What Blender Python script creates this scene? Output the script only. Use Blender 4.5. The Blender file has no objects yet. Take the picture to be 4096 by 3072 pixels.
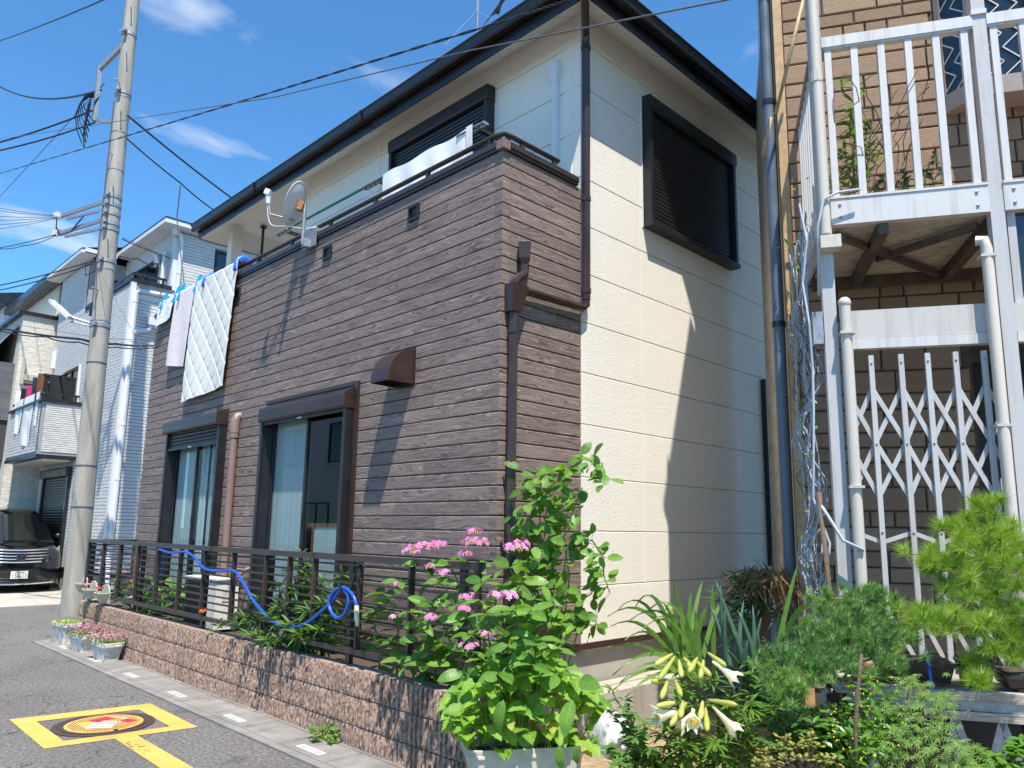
import bpy, math, random
from mathutils import Vector, Matrix
R_ = random.Random(7)
rad = math.radians
sc = bpy.context.scene
col = sc.collection

# ------------------------------------------------------------ camera
CAMH = 1.55
def cam_axes(yaw, pitch, roll):
    c, s = math.cos(yaw), math.sin(yaw)
    f = Vector((-s*math.cos(pitch), c*math.cos(pitch), math.sin(pitch)))
    r = Vector((c, s, 0)); u = r.cross(f)
    r2 = r*math.cos(roll) + u*math.sin(roll)
    return r2, r2.cross(f), f
_r, _u, _f = cam_axes(rad(45.2), rad(9.6), rad(0.88))
cd = bpy.data.cameras.new('camera'); cam = bpy.data.objects.new('camera', cd); col.objects.link(cam)
cd.sensor_width = 36; cd.lens = 26.44; cd.shift_y = 0.0181; cd.clip_start = 0.05; cd.clip_end = 3000
cam.matrix_world = Matrix(((_r.x, _u.x, -_f.x, 0), (_r.y, _u.y, -_f.y, 0), (_r.z, _u.z, -_f.z, CAMH), (0, 0, 0, 1)))
sc.camera = cam

# ------------------------------------------------------------ sky, sun, exposure
SUN = Vector((0.361, -0.228, 0.904)).normalized()
w = bpy.data.worlds.new('World'); sc.world = w; w.use_nodes = True
wn, wl = w.node_tree.nodes, w.node_tree.links
bg = wn['Background']
sky = wn.new('ShaderNodeTexSky'); sky.sky_type = 'NISHITA'; sky.sun_disc = False
sky.sun_elevation = math.asin(SUN.z); sky.sun_rotation = math.atan2(SUN.x, SUN.y)
sky.altitude = 2200; sky.air_density = 1.0; sky.dust_density = 0.05; sky.ozone_density = 2.0
hs = wn.new('ShaderNodeMix'); hs.data_type = 'RGBA'; hs.blend_type = 'MULTIPLY'; hs.inputs[0].default_value = 1.0; hs.inputs[7].default_value = (0.50, 0.89, 1.07, 1)
wl.new(sky.outputs[0], hs.inputs[6])
# thin summer clouds, procedural over the whole dome
tc = wn.new('ShaderNodeTexCoord')
sep = wn.new('ShaderNodeSeparateXYZ'); wl.new(tc.outputs['Generated'], sep.inputs[0])
zc = wn.new('ShaderNodeMath'); zc.operation = 'MAXIMUM'; zc.inputs[1].default_value = 0.05; wl.new(sep.outputs['Z'], zc.inputs[0])
def wdiv(a):
    n = wn.new('ShaderNodeMath'); n.operation = 'DIVIDE'; wl.new(a, n.inputs[0]); wl.new(zc.outputs[0], n.inputs[1]); return n.outputs[0]
cmb = wn.new('ShaderNodeCombineXYZ'); wl.new(wdiv(sep.outputs['X']), cmb.inputs[0]); wl.new(wdiv(sep.outputs['Y']), cmb.inputs[1])
mp = wn.new('ShaderNodeMapping'); mp.inputs['Location'].default_value = (5.48, 1.66, 0.0); mp.inputs['Scale'].default_value = (1.5, 1.1, 1); wl.new(cmb.outputs[0], mp.inputs[0])
cn = wn.new('ShaderNodeTexNoise'); cn.inputs['Scale'].default_value = 1.35; cn.inputs['Detail'].default_value = 8; cn.inputs['Roughness'].default_value = 0.52; cn.inputs['Distortion'].default_value = 0.35
wl.new(mp.outputs[0], cn.inputs['Vector'])
cr = wn.new('ShaderNodeValToRGB'); cr.color_ramp.elements[0].position = 0.565; cr.color_ramp.elements[1].position = 0.80
cr.color_ramp.elements[0].color = (0, 0, 0, 1); cr.color_ramp.elements[1].color = (0.85, 0.85, 0.85, 1)
wl.new(cn.outputs['Fac'], cr.inputs[0])
mx = wn.new('ShaderNodeMix'); mx.data_type = 'RGBA'; hz = wn.new('ShaderNodeMapRange'); hz.inputs[1].default_value = 0.06; hz.inputs[2].default_value = 0.3; wl.new(sep.outputs['Z'], hz.inputs[0])
hm = wn.new('ShaderNodeMath'); hm.operation = 'MULTIPLY'; wl.new(cr.outputs[0], hm.inputs[0]); wl.new(hz.outputs[0], hm.inputs[1])
wl.new(hm.outputs[0], mx.inputs[0]); wl.new(hs.outputs[2], mx.inputs[6]); mx.inputs[7].default_value = (4.3, 4.5, 4.7, 1)
wl.new(mx.outputs[2], bg.inputs['Color']); bg.inputs['Strength'].default_value = 0.15
sd = bpy.data.lights.new('sun', 'SUN'); sd.energy = 4.6; sd.angle = rad(0.53); sd.color = (1.0, 0.94, 0.84)
so = bpy.data.objects.new('sun', sd); col.objects.link(so); so.rotation_euler = SUN.to_track_quat('Z', 'Y').to_euler(); so.location = (5, -5, 20)
sc.view_settings.view_transform = 'Standard'; sc.view_settings.look = 'None'; sc.view_settings.gamma = 1
sc.view_settings.exposure = 0.85; sc.view_settings.use_curve_mapping = False
sc.cycles.max_bounces = 8; sc.cycles.transparent_max_bounces = 16; sc.cycles.diffuse_bounces = 4

# ------------------------------------------------------------ material helpers
class NT:
    def __init__(s, name):
        s.m = bpy.data.materials.new(name); s.m.use_nodes = True
        s.n, s.l = s.m.node_tree.nodes, s.m.node_tree.links
        s.b = s.n['Principled BSDF']; s.o = s.n['Material Output']
        s.pos = s.n.new('ShaderNodeNewGeometry').outputs['Position']
        s.rnd = s.n.new('ShaderNodeObjectInfo').outputs['Random']
    def _in(s, sock, v):
        if isinstance(v, bpy.types.NodeSocket): s.l.new(v, sock)
        else:
            if isinstance(v, (tuple, list)) and len(v) == 3 and sock.type == 'RGBA': v = (*v, 1)
            sock.default_value = v
    def map(s, vec, scale=(1, 1, 1), loc=(0, 0, 0), rot=(0, 0, 0)):
        n = s.n.new('ShaderNodeMapping'); s.l.new(vec, n.inputs[0]); s._in(n.inputs['Scale'], scale); s._in(n.inputs['Location'], loc); s._in(n.inputs['Rotation'], rot); return n.outputs[0]
    def noise(s, vec, scale=5, detail=4, rough=.5, dist=0, out='Fac'):
        n = s.n.new('ShaderNodeTexNoise'); s.l.new(vec, n.inputs['Vector'])
        for k, v in (('Scale', scale), ('Detail', detail), ('Roughness', rough), ('Distortion', dist)): s._in(n.inputs[k], v)
        return n.outputs[out]
    def voro(s, vec, scale=5, feature='F1', out='Distance'):
        n = s.n.new('ShaderNodeTexVoronoi'); n.feature = feature; s.l.new(vec, n.inputs['Vector']); n.inputs['Scale'].default_value = scale; return n.outputs[out]
    def wave(s, vec, scale=5, dist=2, detail=2, dscale=1, dirn='Z', typ='BANDS', prof='SIN'):
        n = s.n.new('ShaderNodeTexWave'); n.wave_type = typ; n.bands_direction = dirn; n.wave_profile = prof; s.l.new(vec, n.inputs['Vector'])
        for k, v in (('Scale', scale), ('Distortion', dist), ('Detail', detail), ('Detail Scale', dscale)): n.inputs[k].default_value = v
        return n.outputs['Fac']
    def ramp(s, fac, stops):
        n = s.n.new('ShaderNodeValToRGB'); e = n.color_ramp.elements
        while len(e) < len(stops): e.new(.5)
        for i, (p, c) in enumerate(stops):
            e[i].position = p; e[i].color = (c, c, c, 1) if not isinstance(c, (tuple, list)) else (*c, 1)
        s._in(n.inputs[0], fac); return n.outputs[0]
    def math(s, op, a, b=0, c=0):
        n = s.n.new('ShaderNodeMath'); n.operation = op; s._in(n.inputs[0], a); s._in(n.inputs[1], b); s._in(n.inputs[2], c); return n.outputs[0]
    def mix(s, fac, a, b, typ='MIX'):
        n = s.n.new('ShaderNodeMix'); n.data_type = 'RGBA'; n.blend_type = typ; s._in(n.inputs[0], fac); s._in(n.inputs[6], a); s._in(n.inputs[7], b); return n.outputs[2]
    def addv(s, a, b):
        n = s.n.new('ShaderNodeVectorMath'); n.operation = 'ADD'; s._in(n.inputs[0], a); s._in(n.inputs[1], b); return n.outputs[0]
    def comb(s, x=0, y=0, z=0):
        n = s.n.new('ShaderNodeCombineXYZ'); s._in(n.inputs[0], x); s._in(n.inputs[1], y); s._in(n.inputs[2], z); return n.outputs[0]
    def hsv(s, c, h=.5, sa=1, v=1):
        n = s.n.new('ShaderNodeHueSaturation'); s._in(n.inputs['Hue'], h); s._in(n.inputs['Saturation'], sa); s._in(n.inputs['Value'], v); s._in(n.inputs['Color'], c); return n.outputs[0]
    def bump(s, h, strength=.5, dist=.01):
        n = s.n.new('ShaderNodeBump'); n.inputs['Strength'].default_value = strength; n.inputs['Distance'].default_value = dist; s._in(n.inputs['Height'], h)
        if s.b.inputs['Normal'].links: s.l.new(s.b.inputs['Normal'].links[0].from_socket, n.inputs['Normal'])
        s.l.new(n.outputs[0], s.b.inputs['Normal']); return n.outputs[0]
    def set(s, **k):
        nm = dict(col='Base Color', rough='Roughness', metal='Metallic', spec='Specular IOR Level', coat='Coat Weight', trans='Transmission Weight', ior='IOR', alpha='Alpha', sss='Subsurface Weight', sheen='Sheen Weight')
        for a, v in k.items(): s._in(s.b.inputs[nm[a]], v)
        return s
M = {}
def simple(name, colr, rough=.5, metal=0., var=.12, scale=9., bump=.0, bscale=80., spec=.5):
    t = NT(name)
    n = t.noise(t.pos, scale, 6, .6)
    c = t.mix(t.ramp(n, [(.3, 0), (.7, 1)]), tuple(x*(1-var) for x in colr), tuple(min(1, x*(1+var)) for x in colr))
    t.set(col=c, rough=t.ramp(n, [(.3, max(0, rough-.06)), (.7, min(1, rough+.08))]), metal=metal, spec=spec)
    if bump: t.bump(t.noise(t.pos, bscale, 4, .6), bump, .004)
    M[name] = t.m; return t.m
simple('black_metal', (.016, .015, .016), .38, .0, .2, 6)
simple('brown_metal', (.040, .021, .016), .33, .0, .2, 5)
simple('bronze_metal', (.045, .034, .030), .36, .0, .15, 6)
simple('gutter_dark', (.014, .010, .010), .28, .0, .2, 4)
simple('silver_metal', (.55, .56, .58), .35, .75, .12, 12)
simple('galvanised', (.30, .31, .33), .45, .5, .25, 25)
simple('white_alu', (.62, .61, .62), .42, .0, .04, 8)
simple('beige_alu', (.50, .47, .43), .42, .0, .05, 8, spec=.4)
simple('pale_grey_alu', (.56, .56, .58), .38, .2, .05, 8)
simple('beige_pvc', (.56, .51, .44), .4, .0, .06, 7)
simple('taupe_pvc', (.22, .145, .12), .4, .0, .08, 6)
simple('blue_grey_pvc', (.10, .125, .16), .35, .0, .15, 6)
simple('white_pvc', (.66, .66, .66), .4, .0, .03, 6)
simple('cable_black', (.012, .012, .014), .5, .0, .2, 20)
simple('cable_grey', (.09, .09, .10), .5, .0, .2, 20)
simple('rope_grey', (.36, .40, .44), .8, .0, .25, 200)
simple('hose_blue', (.012, .09, .50), .28, .0, .08, 20)
simple('clip_cyan', (.0, .28, .62), .35, .0, .1, 20)
simple('peg_blue', (.02, .14, .75), .35, .0, .1, 20)
simple('green_pole', (.0, .16, .09), .3, .0, .1, 10)
simple('rust', (.42, .17, .06), .8, .2, .4, 60, .3)
simple('soil', (.07, .048, .032), .95, .0, .4, 40, .8, 60)
simple('bark', (.13, .085, .055), .9, .0, .4, 60, .9, 120)
simple('stem_green', (.13, .22, .04), .5, .0, .2, 30)
simple('terracotta', (.36, .12, .055), .8, .0, .25, 30, .2)
simple('dark_pot', (.030, .022, .019), .55, .0, .35, 15, .15)
simple('black_plastic', (.014, .014, .016), .4, .0, .2, 20)
simple('ivory_plastic', (.47, .44, .35), .45, .0, .15, 14)
simple('grey_plastic', (.55, .525, .475), .6, .0, .35, 16, .1)
simple('white_plastic', (.66, .64, .60), .45, .0, .08, 10)
simple('bamboo', (.38, .27, .13), .5, .0, .3, 20)
simple('soffit_white', (.80, .77, .70), .7, .0, .02, 4)
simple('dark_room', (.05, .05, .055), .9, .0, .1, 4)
simple('tan_trim', (.42, .26, .12), .6, .0, .3, 14, .2, 40)
simple('deck_board', (.42, .38, .32), .8, .0, .3, 12, .2)
simple('deck_beam', (.085, .065, .05), .8, .0, .4, 10, .3)
simple('white_cloth', (.84, .83, .80), .9, .0, .02, 10)
simple('pink_cloth', (.82, .70, .68), .95, .0, .05, 30, .5, 250)
simple('dark_cloth', (.012, .012, .014), .85, .0, .3, 14)
simple('brown_cloth', (.20, .085, .035), .85, .0, .2, 14)
simple('magenta_cloth', (.55, .03, .16), .85, .0, .2, 14)
simple('navy_cloth', (.03, .035, .07), .85, .0, .2, 14)
simple('slate_roof', (.035, .033, .034), .7, .0, .3, 20, .3)
simple('sack', (.66, .63, .58), .35, .0, .12, 16, .6, 40)
# ------------------------------------------------------------ special materials
def m_asphalt():
    t = NT('asphalt')
    n1 = t.noise(t.pos, 120, 3, .7); n3 = t.noise(t.pos, 34, 5, .72); n2 = t.noise(t.pos, .9, 6, .62); v = t.voro(t.pos, 48)
    g = t.math('ADD', t.math('MULTIPLY', n1, .45), t.math('MULTIPLY', n3, .55))
    c = t.mix(t.ramp(g, [(.40, 0), (.60, 1)]), (.052, .048, .045), (.255, .242, .23))
    c = t.mix(t.ramp(v, [(.0, .8), (.17, 0)]), c, (.40, .39, .375))
    c = t.mix(t.ramp(n2, [(.42, 0), (.70, .38)]), c, (.075, .068, .062))
    st = t.noise(t.pos, 2.6, 3, .5); c = t.mix(t.ramp(st, [(.64, 0), (.70, .35)]), c, (.035, .032, .030))
    cr_ = t.voro(t.addv(t.pos, t.noise(t.pos, 3, 3, .5, 0, 'Color')), .55, 'DISTANCE_TO_EDGE'); c = t.mix(t.ramp(cr_, [(.002, .75), (.006, 0)]), c, (.02, .02, .02))
    t.set(col=c, rough=.9, spec=.25); t.bump(g, 1., .014); M['asphalt'] = t.m
m_asphalt()
def m_concrete(name, a, b, stain=.5, sc_=3., fine=180, streak=False, bump=.25):
    t = NT(name)
    vec = t.map(t.pos, (1, 1, .12)) if streak else t.pos
    n = t.noise(vec, sc_, 8, .62); f = t.noise(t.pos, fine, 3, .65)
    c = t.mix(t.ramp(n, [(.32, 0), (.68, 1)]), a, b)
    c = t.mix(t.ramp(f, [(.35, .22), (.6, 0)]), c, tuple(x*.35 for x in a))
    s = t.noise(t.map(t.pos, (.7, .7, .16)), 4.2, 6, .6)
    c = t.mix(t.ramp(s, [(.54, 0), (.72, stain)]), c, (a[0]*.55, a[1]*.47, a[2]*.38))
    t.set(col=c, rough=.85, spec=.3); t.bump(f, bump, .004); t.bump(n, .15, .01); M[name] = t.m
m_concrete('concrete', (.185, .172, .158), (.30, .282, .262), .55)
m_concrete('concrete_light', (.42, .39, .35), (.56, .53, .48), .3)
m_concrete('foundation', (.36, .335, .295), (.50, .47, .42), .75, 2.2)
m_concrete('pole_concrete', (.27, .25, .215), (.43, .40, .345), .55, 7, 60, True, .5)
m_concrete('driveway_concrete', (.38, .34, .285), (.50, .455, .40), .25)
def m_earth():
    t = NT('sandy_earth'); n = t.noise(t.pos, 22, 8, .7); m = t.noise(t.pos, 3, 4, .6)
    c = t.mix(t.ramp(n, [(.3, 0), (.7, 1)]), (.22, .14, .085), (.52, .40, .28)); c = t.mix(t.ramp(m, [(.4, 0), (.7, .5)]), c, (.15, .10, .06))
    t.set(col=c, rough=.95, spec=.2); t.bump(n, .8, .02); M['sandy_earth'] = t.m
m_earth()
def m_yellow():
    t = NT('yellow_paint'); n = t.noise(t.map(t.pos, (1, 5, 1)), 9, 8, .72); f = t.noise(t.pos, 240, 2, .6)
    c = t.mix(t.ramp(t.noise(t.pos, 5, 5, .6), [(.3, 0), (.7, 1)]), (.58, .34, .075), (.68, .42, .11))
    c = t.mix(t.ramp(n, [(.26, 1), (.34, 0)]), c, (.45, .24, .05)); wr = t.noise(t.pos, 16, 7, .75); c = t.mix(t.ramp(wr, [(.30, .9), (.37, 0)]), c, (.09, .085, .08)); ty = t.noise(t.pos, 1.7, 3, .5); c = t.mix(t.ramp(ty, [(.5, 0), (.75, .35)]), c, (.30, .19, .07)); c = t.mix(t.ramp(f, [(.28, .55), (.42, 0)]), c, (.22, .13, .05))
    t.set(col=c, rough=.7, spec=.35); t.bump(n, .5, .004); t.bump(f, .3, .003); M['yellow_paint'] = t.m
m_yellow()
def m_plank():
    t = NT('plank_siding')
    s = t.n.new('ShaderNodeSeparateXYZ'); t.l.new(t.pos, s.inputs[0])
    h = t.math('ADD', s.outputs[0], s.outputs[1]); h = t.math('ADD', h, t.math('MULTIPLY', t.rnd, 61.))
    vec = t.comb(h, t.math('MULTIPLY', t.rnd, 13.), s.outputs[2])
    warp = t.noise(t.map(vec, (1.6, 1, 9)), 1.0, 3, .5)
    z2 = t.math('ADD', s.outputs[2], t.math('MULTIPLY', warp, .20))
    lines = t.noise(t.comb(t.math('MULTIPLY', h, 2.4), 0, t.math('MULTIPLY', z2, 170.)), 1.0, 3, .55, .4)
    fine = t.noise(t.comb(t.math('MULTIPLY', h, 9.), 3., t.math('MULTIPLY', z2, 330.)), 1.0, 2, .5)
    g = t.math('ADD', t.math('MULTIPLY', lines, .7), t.math('MULTIPLY', fine, .3))
    c = t.mix(t.ramp(g, [(.38, 0), (.62, 1)]), (.085, .062, .053), (.325, .242, .204))
    c = t.hsv(c, .5, 1., t.math('ADD', .86, t.math('MULTIPLY', t.rnd, .28)))
    c = t.mix(t.ramp(t.noise(t.map(t.pos, (1, 1, .3)), 1.4, 4, .5), [(.4, 0), (.75, .18)]), c, (.17, .13, .115))
    t.set(col=c, rough=.62, spec=.35); t.bump(g, .40, .005); M['plank_siding'] = t.m
m_plank()
def m_stucco(name, colr, k=1.0):
    t = NT(name)
    n = t.noise(t.pos, 34, 3, .5, 1.3); r = t.math('ABSOLUTE', t.math('SUBTRACT', n, .5))
    r = t.ramp(r, [(.0, 0), (.09, 1)]); l = t.noise(t.pos, .9, 5, .6)
    c = t.mix(t.ramp(l, [(.3, 0), (.7, 1)]), tuple(x*.94 for x in colr), colr)
    dr = t.noise(t.map(t.pos, (5, 5, .35)), 1.6, 5, .6); c = t.mix(t.ramp(dr, [(.55, 0), (.8, .22)]), c, tuple(x*.78 for x in colr))
    c = t.mix(t.ramp(r, [(.0, .10), (.6, 0)]), c, tuple(x*.82 for x in colr))
    t.set(col=c, rough=.9, spec=.08); t.bump(r, .34*k, .007); t.bump(t.noise(t.pos, 90, 3, .6), .15*k, .003); M[name] = t.m
m_stucco('cream_stucco', (.81, .76, .665)); m_stucco('white_stucco', (.80, .80, .78), .6)
def m_stone_siding(name, a, b, sx=6., sz=32., hue=None):
    t = NT(name)
    s = t.n.new('ShaderNodeSeparateXYZ'); t.l.new(t.pos, s.inputs[0]); h = t.math('ADD', s.outputs[0], s.outputs[1])
    n = t.noise(t.comb(t.math('MULTIPLY', h, sx), t.math('MULTIPLY', t.rnd, 9), t.math('MULTIPLY', s.outputs[2], sz)), 1., 3, .6)
    c = t.mix(t.ramp(n, [(.35, 0), (.65, 1)]), a, b); t.set(col=c, rough=.8, spec=.25); t.bump(n, .8, .012); M[name] = t.m
m_stone_siding('white_siding', (.56, .545, .52), (.69, .675, .65), 5, 45); simple('siding_joint', (.30, .30, .31), .9, 0, .1, 10); m_stone_siding('cream_siding', (.52, .48, .41), (.72, .67, .58), 7, 26)
m_stone_siding('grey_siding', (.10, .105, .115), (.14, .145, .155), 2, 8)
def m_brick():
    t = NT('ashlar_brick'); n = t.noise(t.pos, 26, 6, .65); f = t.noise(t.pos, 120, 4, .65)
    c = t.mix(t.rnd, (.27, .165, .10), (.38, .25, .155)); c = t.mix(t.ramp(n, [(.3, 0), (.72, .55)]), c, (.22, .15, .10))
    c = t.mix(t.ramp(f, [(.3, .5), (.5, 0)]), c, (.14, .085, .055)); t.set(col=c, rough=.82, spec=.3); t.bump(f, .6, .006); t.bump(n, .4, .01); M['ashlar_brick'] = t.m
m_brick(); simple('brick_joint', (.075, .058, .045), .9, 0, .3, 20)
def m_block():
    t = NT('split_block'); f = t.noise(t.map(t.pos, (1, 1, .5)), 55, 5, .72, .6); n = t.noise(t.pos, 4, 4, .6); l = t.noise(t.map(t.pos, (1, 1, .15)), 6, 5, .6)
    c = t.mix(t.ramp(f, [(.36, 0), (.60, 1)]), (.10, .055, .043), (.62, .44, .345)); c = t.mix(t.ramp(n, [(.4, 0), (.7, .35)]), c, (.26, .18, .145))
    c = t.mix(t.ramp(l, [(.5, 0), (.72, .5)]), c, (.12, .085, .065)); t.set(col=c, rough=.9, spec=.2); t.bump(f, 1., .012); M['split_block'] = t.m
m_block()
def m_glass():
    t = NT('window_glass')
    tr = t.n.new('ShaderNodeBsdfTransparent'); tr.inputs[0].default_value = (.80, .86, .86, 1)
    gl = t.n.new('ShaderNodeBsdfGlossy'); gl.inputs['Roughness'].default_value = .01
    lw = t.n.new('ShaderNodeLayerWeight'); lw.inputs['Blend'].default_value = .5
    fr = t.math('ADD', .07, t.math('MULTIPLY', t.math('POWER', lw.outputs['Facing'], 3.0), .24))
    mx = t.n.new('ShaderNodeMixShader'); t.l.new(fr, mx.inputs[0]); t.l.new(tr.outputs[0], mx.inputs[1]); t.l.new(gl.outputs[0], mx.inputs[2]); t.l.new(mx.outputs[0], t.o.inputs[0]); M['window_glass'] = t.m
m_glass()
t = NT('car_paint'); t.set(col=(.004, .004, .006), rough=.12, coat=1., spec=.6); M['car_paint'] = t.m
t = NT('car_glass'); t.set(col=(.012, .016, .016), rough=.04, spec=.9); M['car_glass'] = t.m
t = NT('chrome'); t.set(col=(.80, .82, .86), rough=.10, metal=1.); M['chrome'] = t.m
t = NT('lamp_clear'); t.set(col=(.62, .66, .70), rough=.08, metal=.55); t.bump(t.voro(t.pos, 40), .5, .02); M['lamp_clear'] = t.m
t = NT('rubber'); t.set(col=(.012, .012, .012), rough=.8); M['rubber'] = t.m
t = NT('cast_iron'); t.set(col=t.mix(t.noise(t.pos, 40, 4, .6), (.05, .035, .030), (.13, .085, .07)), rough=.5, metal=.35); M['cast_iron'] = t.m
t = NT('curtain_white')
s_ = t.n.new('ShaderNodeSeparateXYZ'); t.l.new(t.pos, s_.inputs[0])
t.set(col=t.mix(t.noise(t.map(t.pos, (1, 1, .02)), 7, 3, .5), (.78, .77, .74), (.86, .85, .82)), rough=.9); M['curtain_white'] = t.m
t = NT('quilt_cloth'); t.set(col=t.mix(t.noise(t.pos, 5, 4, .5), (.70, .67, .59), (.78, .755, .68)), rough=.9, spec=.2); t.bump(t.noise(t.pos, 60, 3, .5), .15, .004); M['quilt_cloth'] = t.m
t = NT('lace_towel'); v = t.voro(t.map(t.pos, (1, 1, .35)), 40); t.set(col=t.mix(t.ramp(v, [(.25, 0), (.5, 1)]), (.30, .36, .50), (.80, .82, .86)), rough=.95); M['lace_towel'] = t.m
t = NT('mesh_towel'); v = t.noise(t.map(t.pos, (1, 1, .8)), 90, 2, .5); t.set(col=t.mix(t.ramp(v, [(.38, 0), (.55, 1)]), (.58, .45, .45), (.84, .76, .74)), rough=.95); t.bump(v, .5, .004); M['mesh_towel'] = t.m
t = NT('old_timber'); g = t.noise(t.map(t.pos, (3, 3, 60)), 2, 5, .6, .5); t.set(col=t.mix(t.ramp(g, [(.3, 0), (.7, 1)]), (.20, .165, .125), (.52, .47, .40)), rough=.85); t.bump(g, .5, .005); M['old_timber'] = t.m
t = NT('perforated_soffit')
s_ = t.n.new('ShaderNodeSeparateXYZ'); t.l.new(t.pos, s_.inputs[0])
def cell(a): return t.math('ABSOLUTE', t.math('SUBTRACT', t.math('FRACT', t.math('MULTIPLY', a, 1/.028)), .5))
dd = t.math('ADD', t.math('POWER', cell(s_.outputs[0]), 2.), t.math('POWER', cell(s_.outputs[1]), 2.))
t.set(col=t.mix(t.ramp(dd, [(.035, 0), (.05, 1)]), (.16, .15, .13), (.80, .77, .70)), rough=.75); M['perforated_soffit'] = t.m

def leaf_mat(name, dark, light, trans=.35, rough=.42, vein=0., spec=.45, yellow=.0):
    t = NT(name)
    n = t.noise(t.pos, 14, 4, .6)
    c = t.mix(t.rnd, dark, light); c = t.mix(t.ramp(n, [(.35, 0), (.7, .5)]), c, tuple(x*.72 for x in dark))
    if yellow: c = t.mix(t.ramp(t.math('FRACT', t.math('MULTIPLY', t.rnd, 7.31)), [(1-yellow, 0), (1-yellow+.02, .7)]), c, (.42, .36, .06))
    if vein:
        uv = t.n.new('ShaderNodeUVMap').outputs[0]; s = t.n.new('ShaderNodeSeparateXYZ'); t.l.new(uv, s.inputs[0])
        au = t.math('ABSOLUTE', t.math('SUBTRACT', s.outputs[0], .5))
        ph = t.math('FRACT', t.math('SUBTRACT', t.math('MULTIPLY', s.outputs[1], vein), t.math('MULTIPLY', au, vein*.75)))
        vl = t.ramp(t.math('ABSOLUTE', t.math('SUBTRACT', ph, .5)), [(.0, 1), (.13, 0)]); mid = t.ramp(au, [(.012, 1), (.035, 0)])
        vv = t.math('MAXIMUM', vl, mid); c = t.mix(t.math('MULTIPLY', vv, .45), c, tuple(min(1, x*1.5+.03) for x in light))
        t.bump(vv, .45, -.004)
    t.set(col=c, rough=rough, spec=spec)
    tl = t.n.new('ShaderNodeBsdfTranslucent'); t._in(tl.inputs[0], t.hsv(c, .485, 1.15, 1.9))
    mx = t.n.new('ShaderNodeMixShader'); mx.inputs[0].default_value = trans
    t.l.new(t.b.outputs[0], mx.inputs[1]); t.l.new(tl.outputs[0], mx.inputs[2]); t.l.new(mx.outputs[0], t.o.inputs[0]); M[name] = t.m
leaf_mat('hydrangea_leaf', (.055, .15, .018), (.17, .33, .045), .30, .40, 7)
leaf_mat('vine_leaf', (.065, .18, .022), (.19, .36, .05), .36, .45, 9)
leaf_mat('shiso_leaf', (.12, .26, .03), (.28, .46, .06), .38, .5, 8, yellow=.06)
leaf_mat('willowy_leaf', (.07, .16, .03), (.17, .30, .06), .3, .5)
leaf_mat('lily_leaf', (.07, .17, .025), (.19, .33, .05), .3, .38)
leaf_mat('blade_leaf', (.08, .19, .03), (.22, .36, .06), .3, .42)
leaf_mat('onion_leaf', (.05, .115, .07), (.09, .17, .11), .12, .42)
leaf_mat('maple_leaf', (.10, .20, .04), (.22, .34, .09), .38, .5)
leaf_mat('laurel_leaf', (.04, .13, .012), (.12, .27, .03), .25, .28, spec=.6)
leaf_mat('mugwort_leaf', (.07, .17, .03), (.17, .30, .07), .35, .5)
leaf_mat('jade_leaf', (.16, .20, .03), (.32, .26, .05), .15, .3)
leaf_mat('palm_leaf', (.05, .11, .02), (.15, .20, .05), .25, .5)
leaf_mat('weed_leaf', (.06, .17, .02), (.16, .32, .05), .35, .5)
leaf_mat('clover_leaf', (.16, .27, .03), (.30, .42, .06), .35, .5)
leaf_mat('dry_leaf', (.20, .12, .05), (.36, .23, .11), .2, .8)
leaf_mat('dark_pine', (.06, .16, .03), (.20, .36, .06), .15, .45)
leaf_mat('light_pine', (.15, .28, .02), (.32, .46, .05), .18, .45)
leaf_mat('pink_petal', (.66, .24, .46), (.85, .46, .66), .35, .6)
leaf_mat('small_pink', (.62, .20, .40), (.85, .42, .58), .35, .6)
leaf_mat('white_petal', (.72, .70, .52), (.84, .83, .68), .4, .5)
leaf_mat('bud_green', (.42, .45, .10), (.58, .58, .20), .3, .45)
simple('floret_centre', (.35, .30, .08), .8, 0, .4, 200); simple('yellow_flower', (.70, .60, .02), .7); simple('orange_flower', (.85, .16, .01), .7); simple('anther', (.75, .38, .01), .8); simple('red_flower', (.55, .02, .04), .7); simple('purple_flower', (.30, .06, .30), .7)

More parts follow.
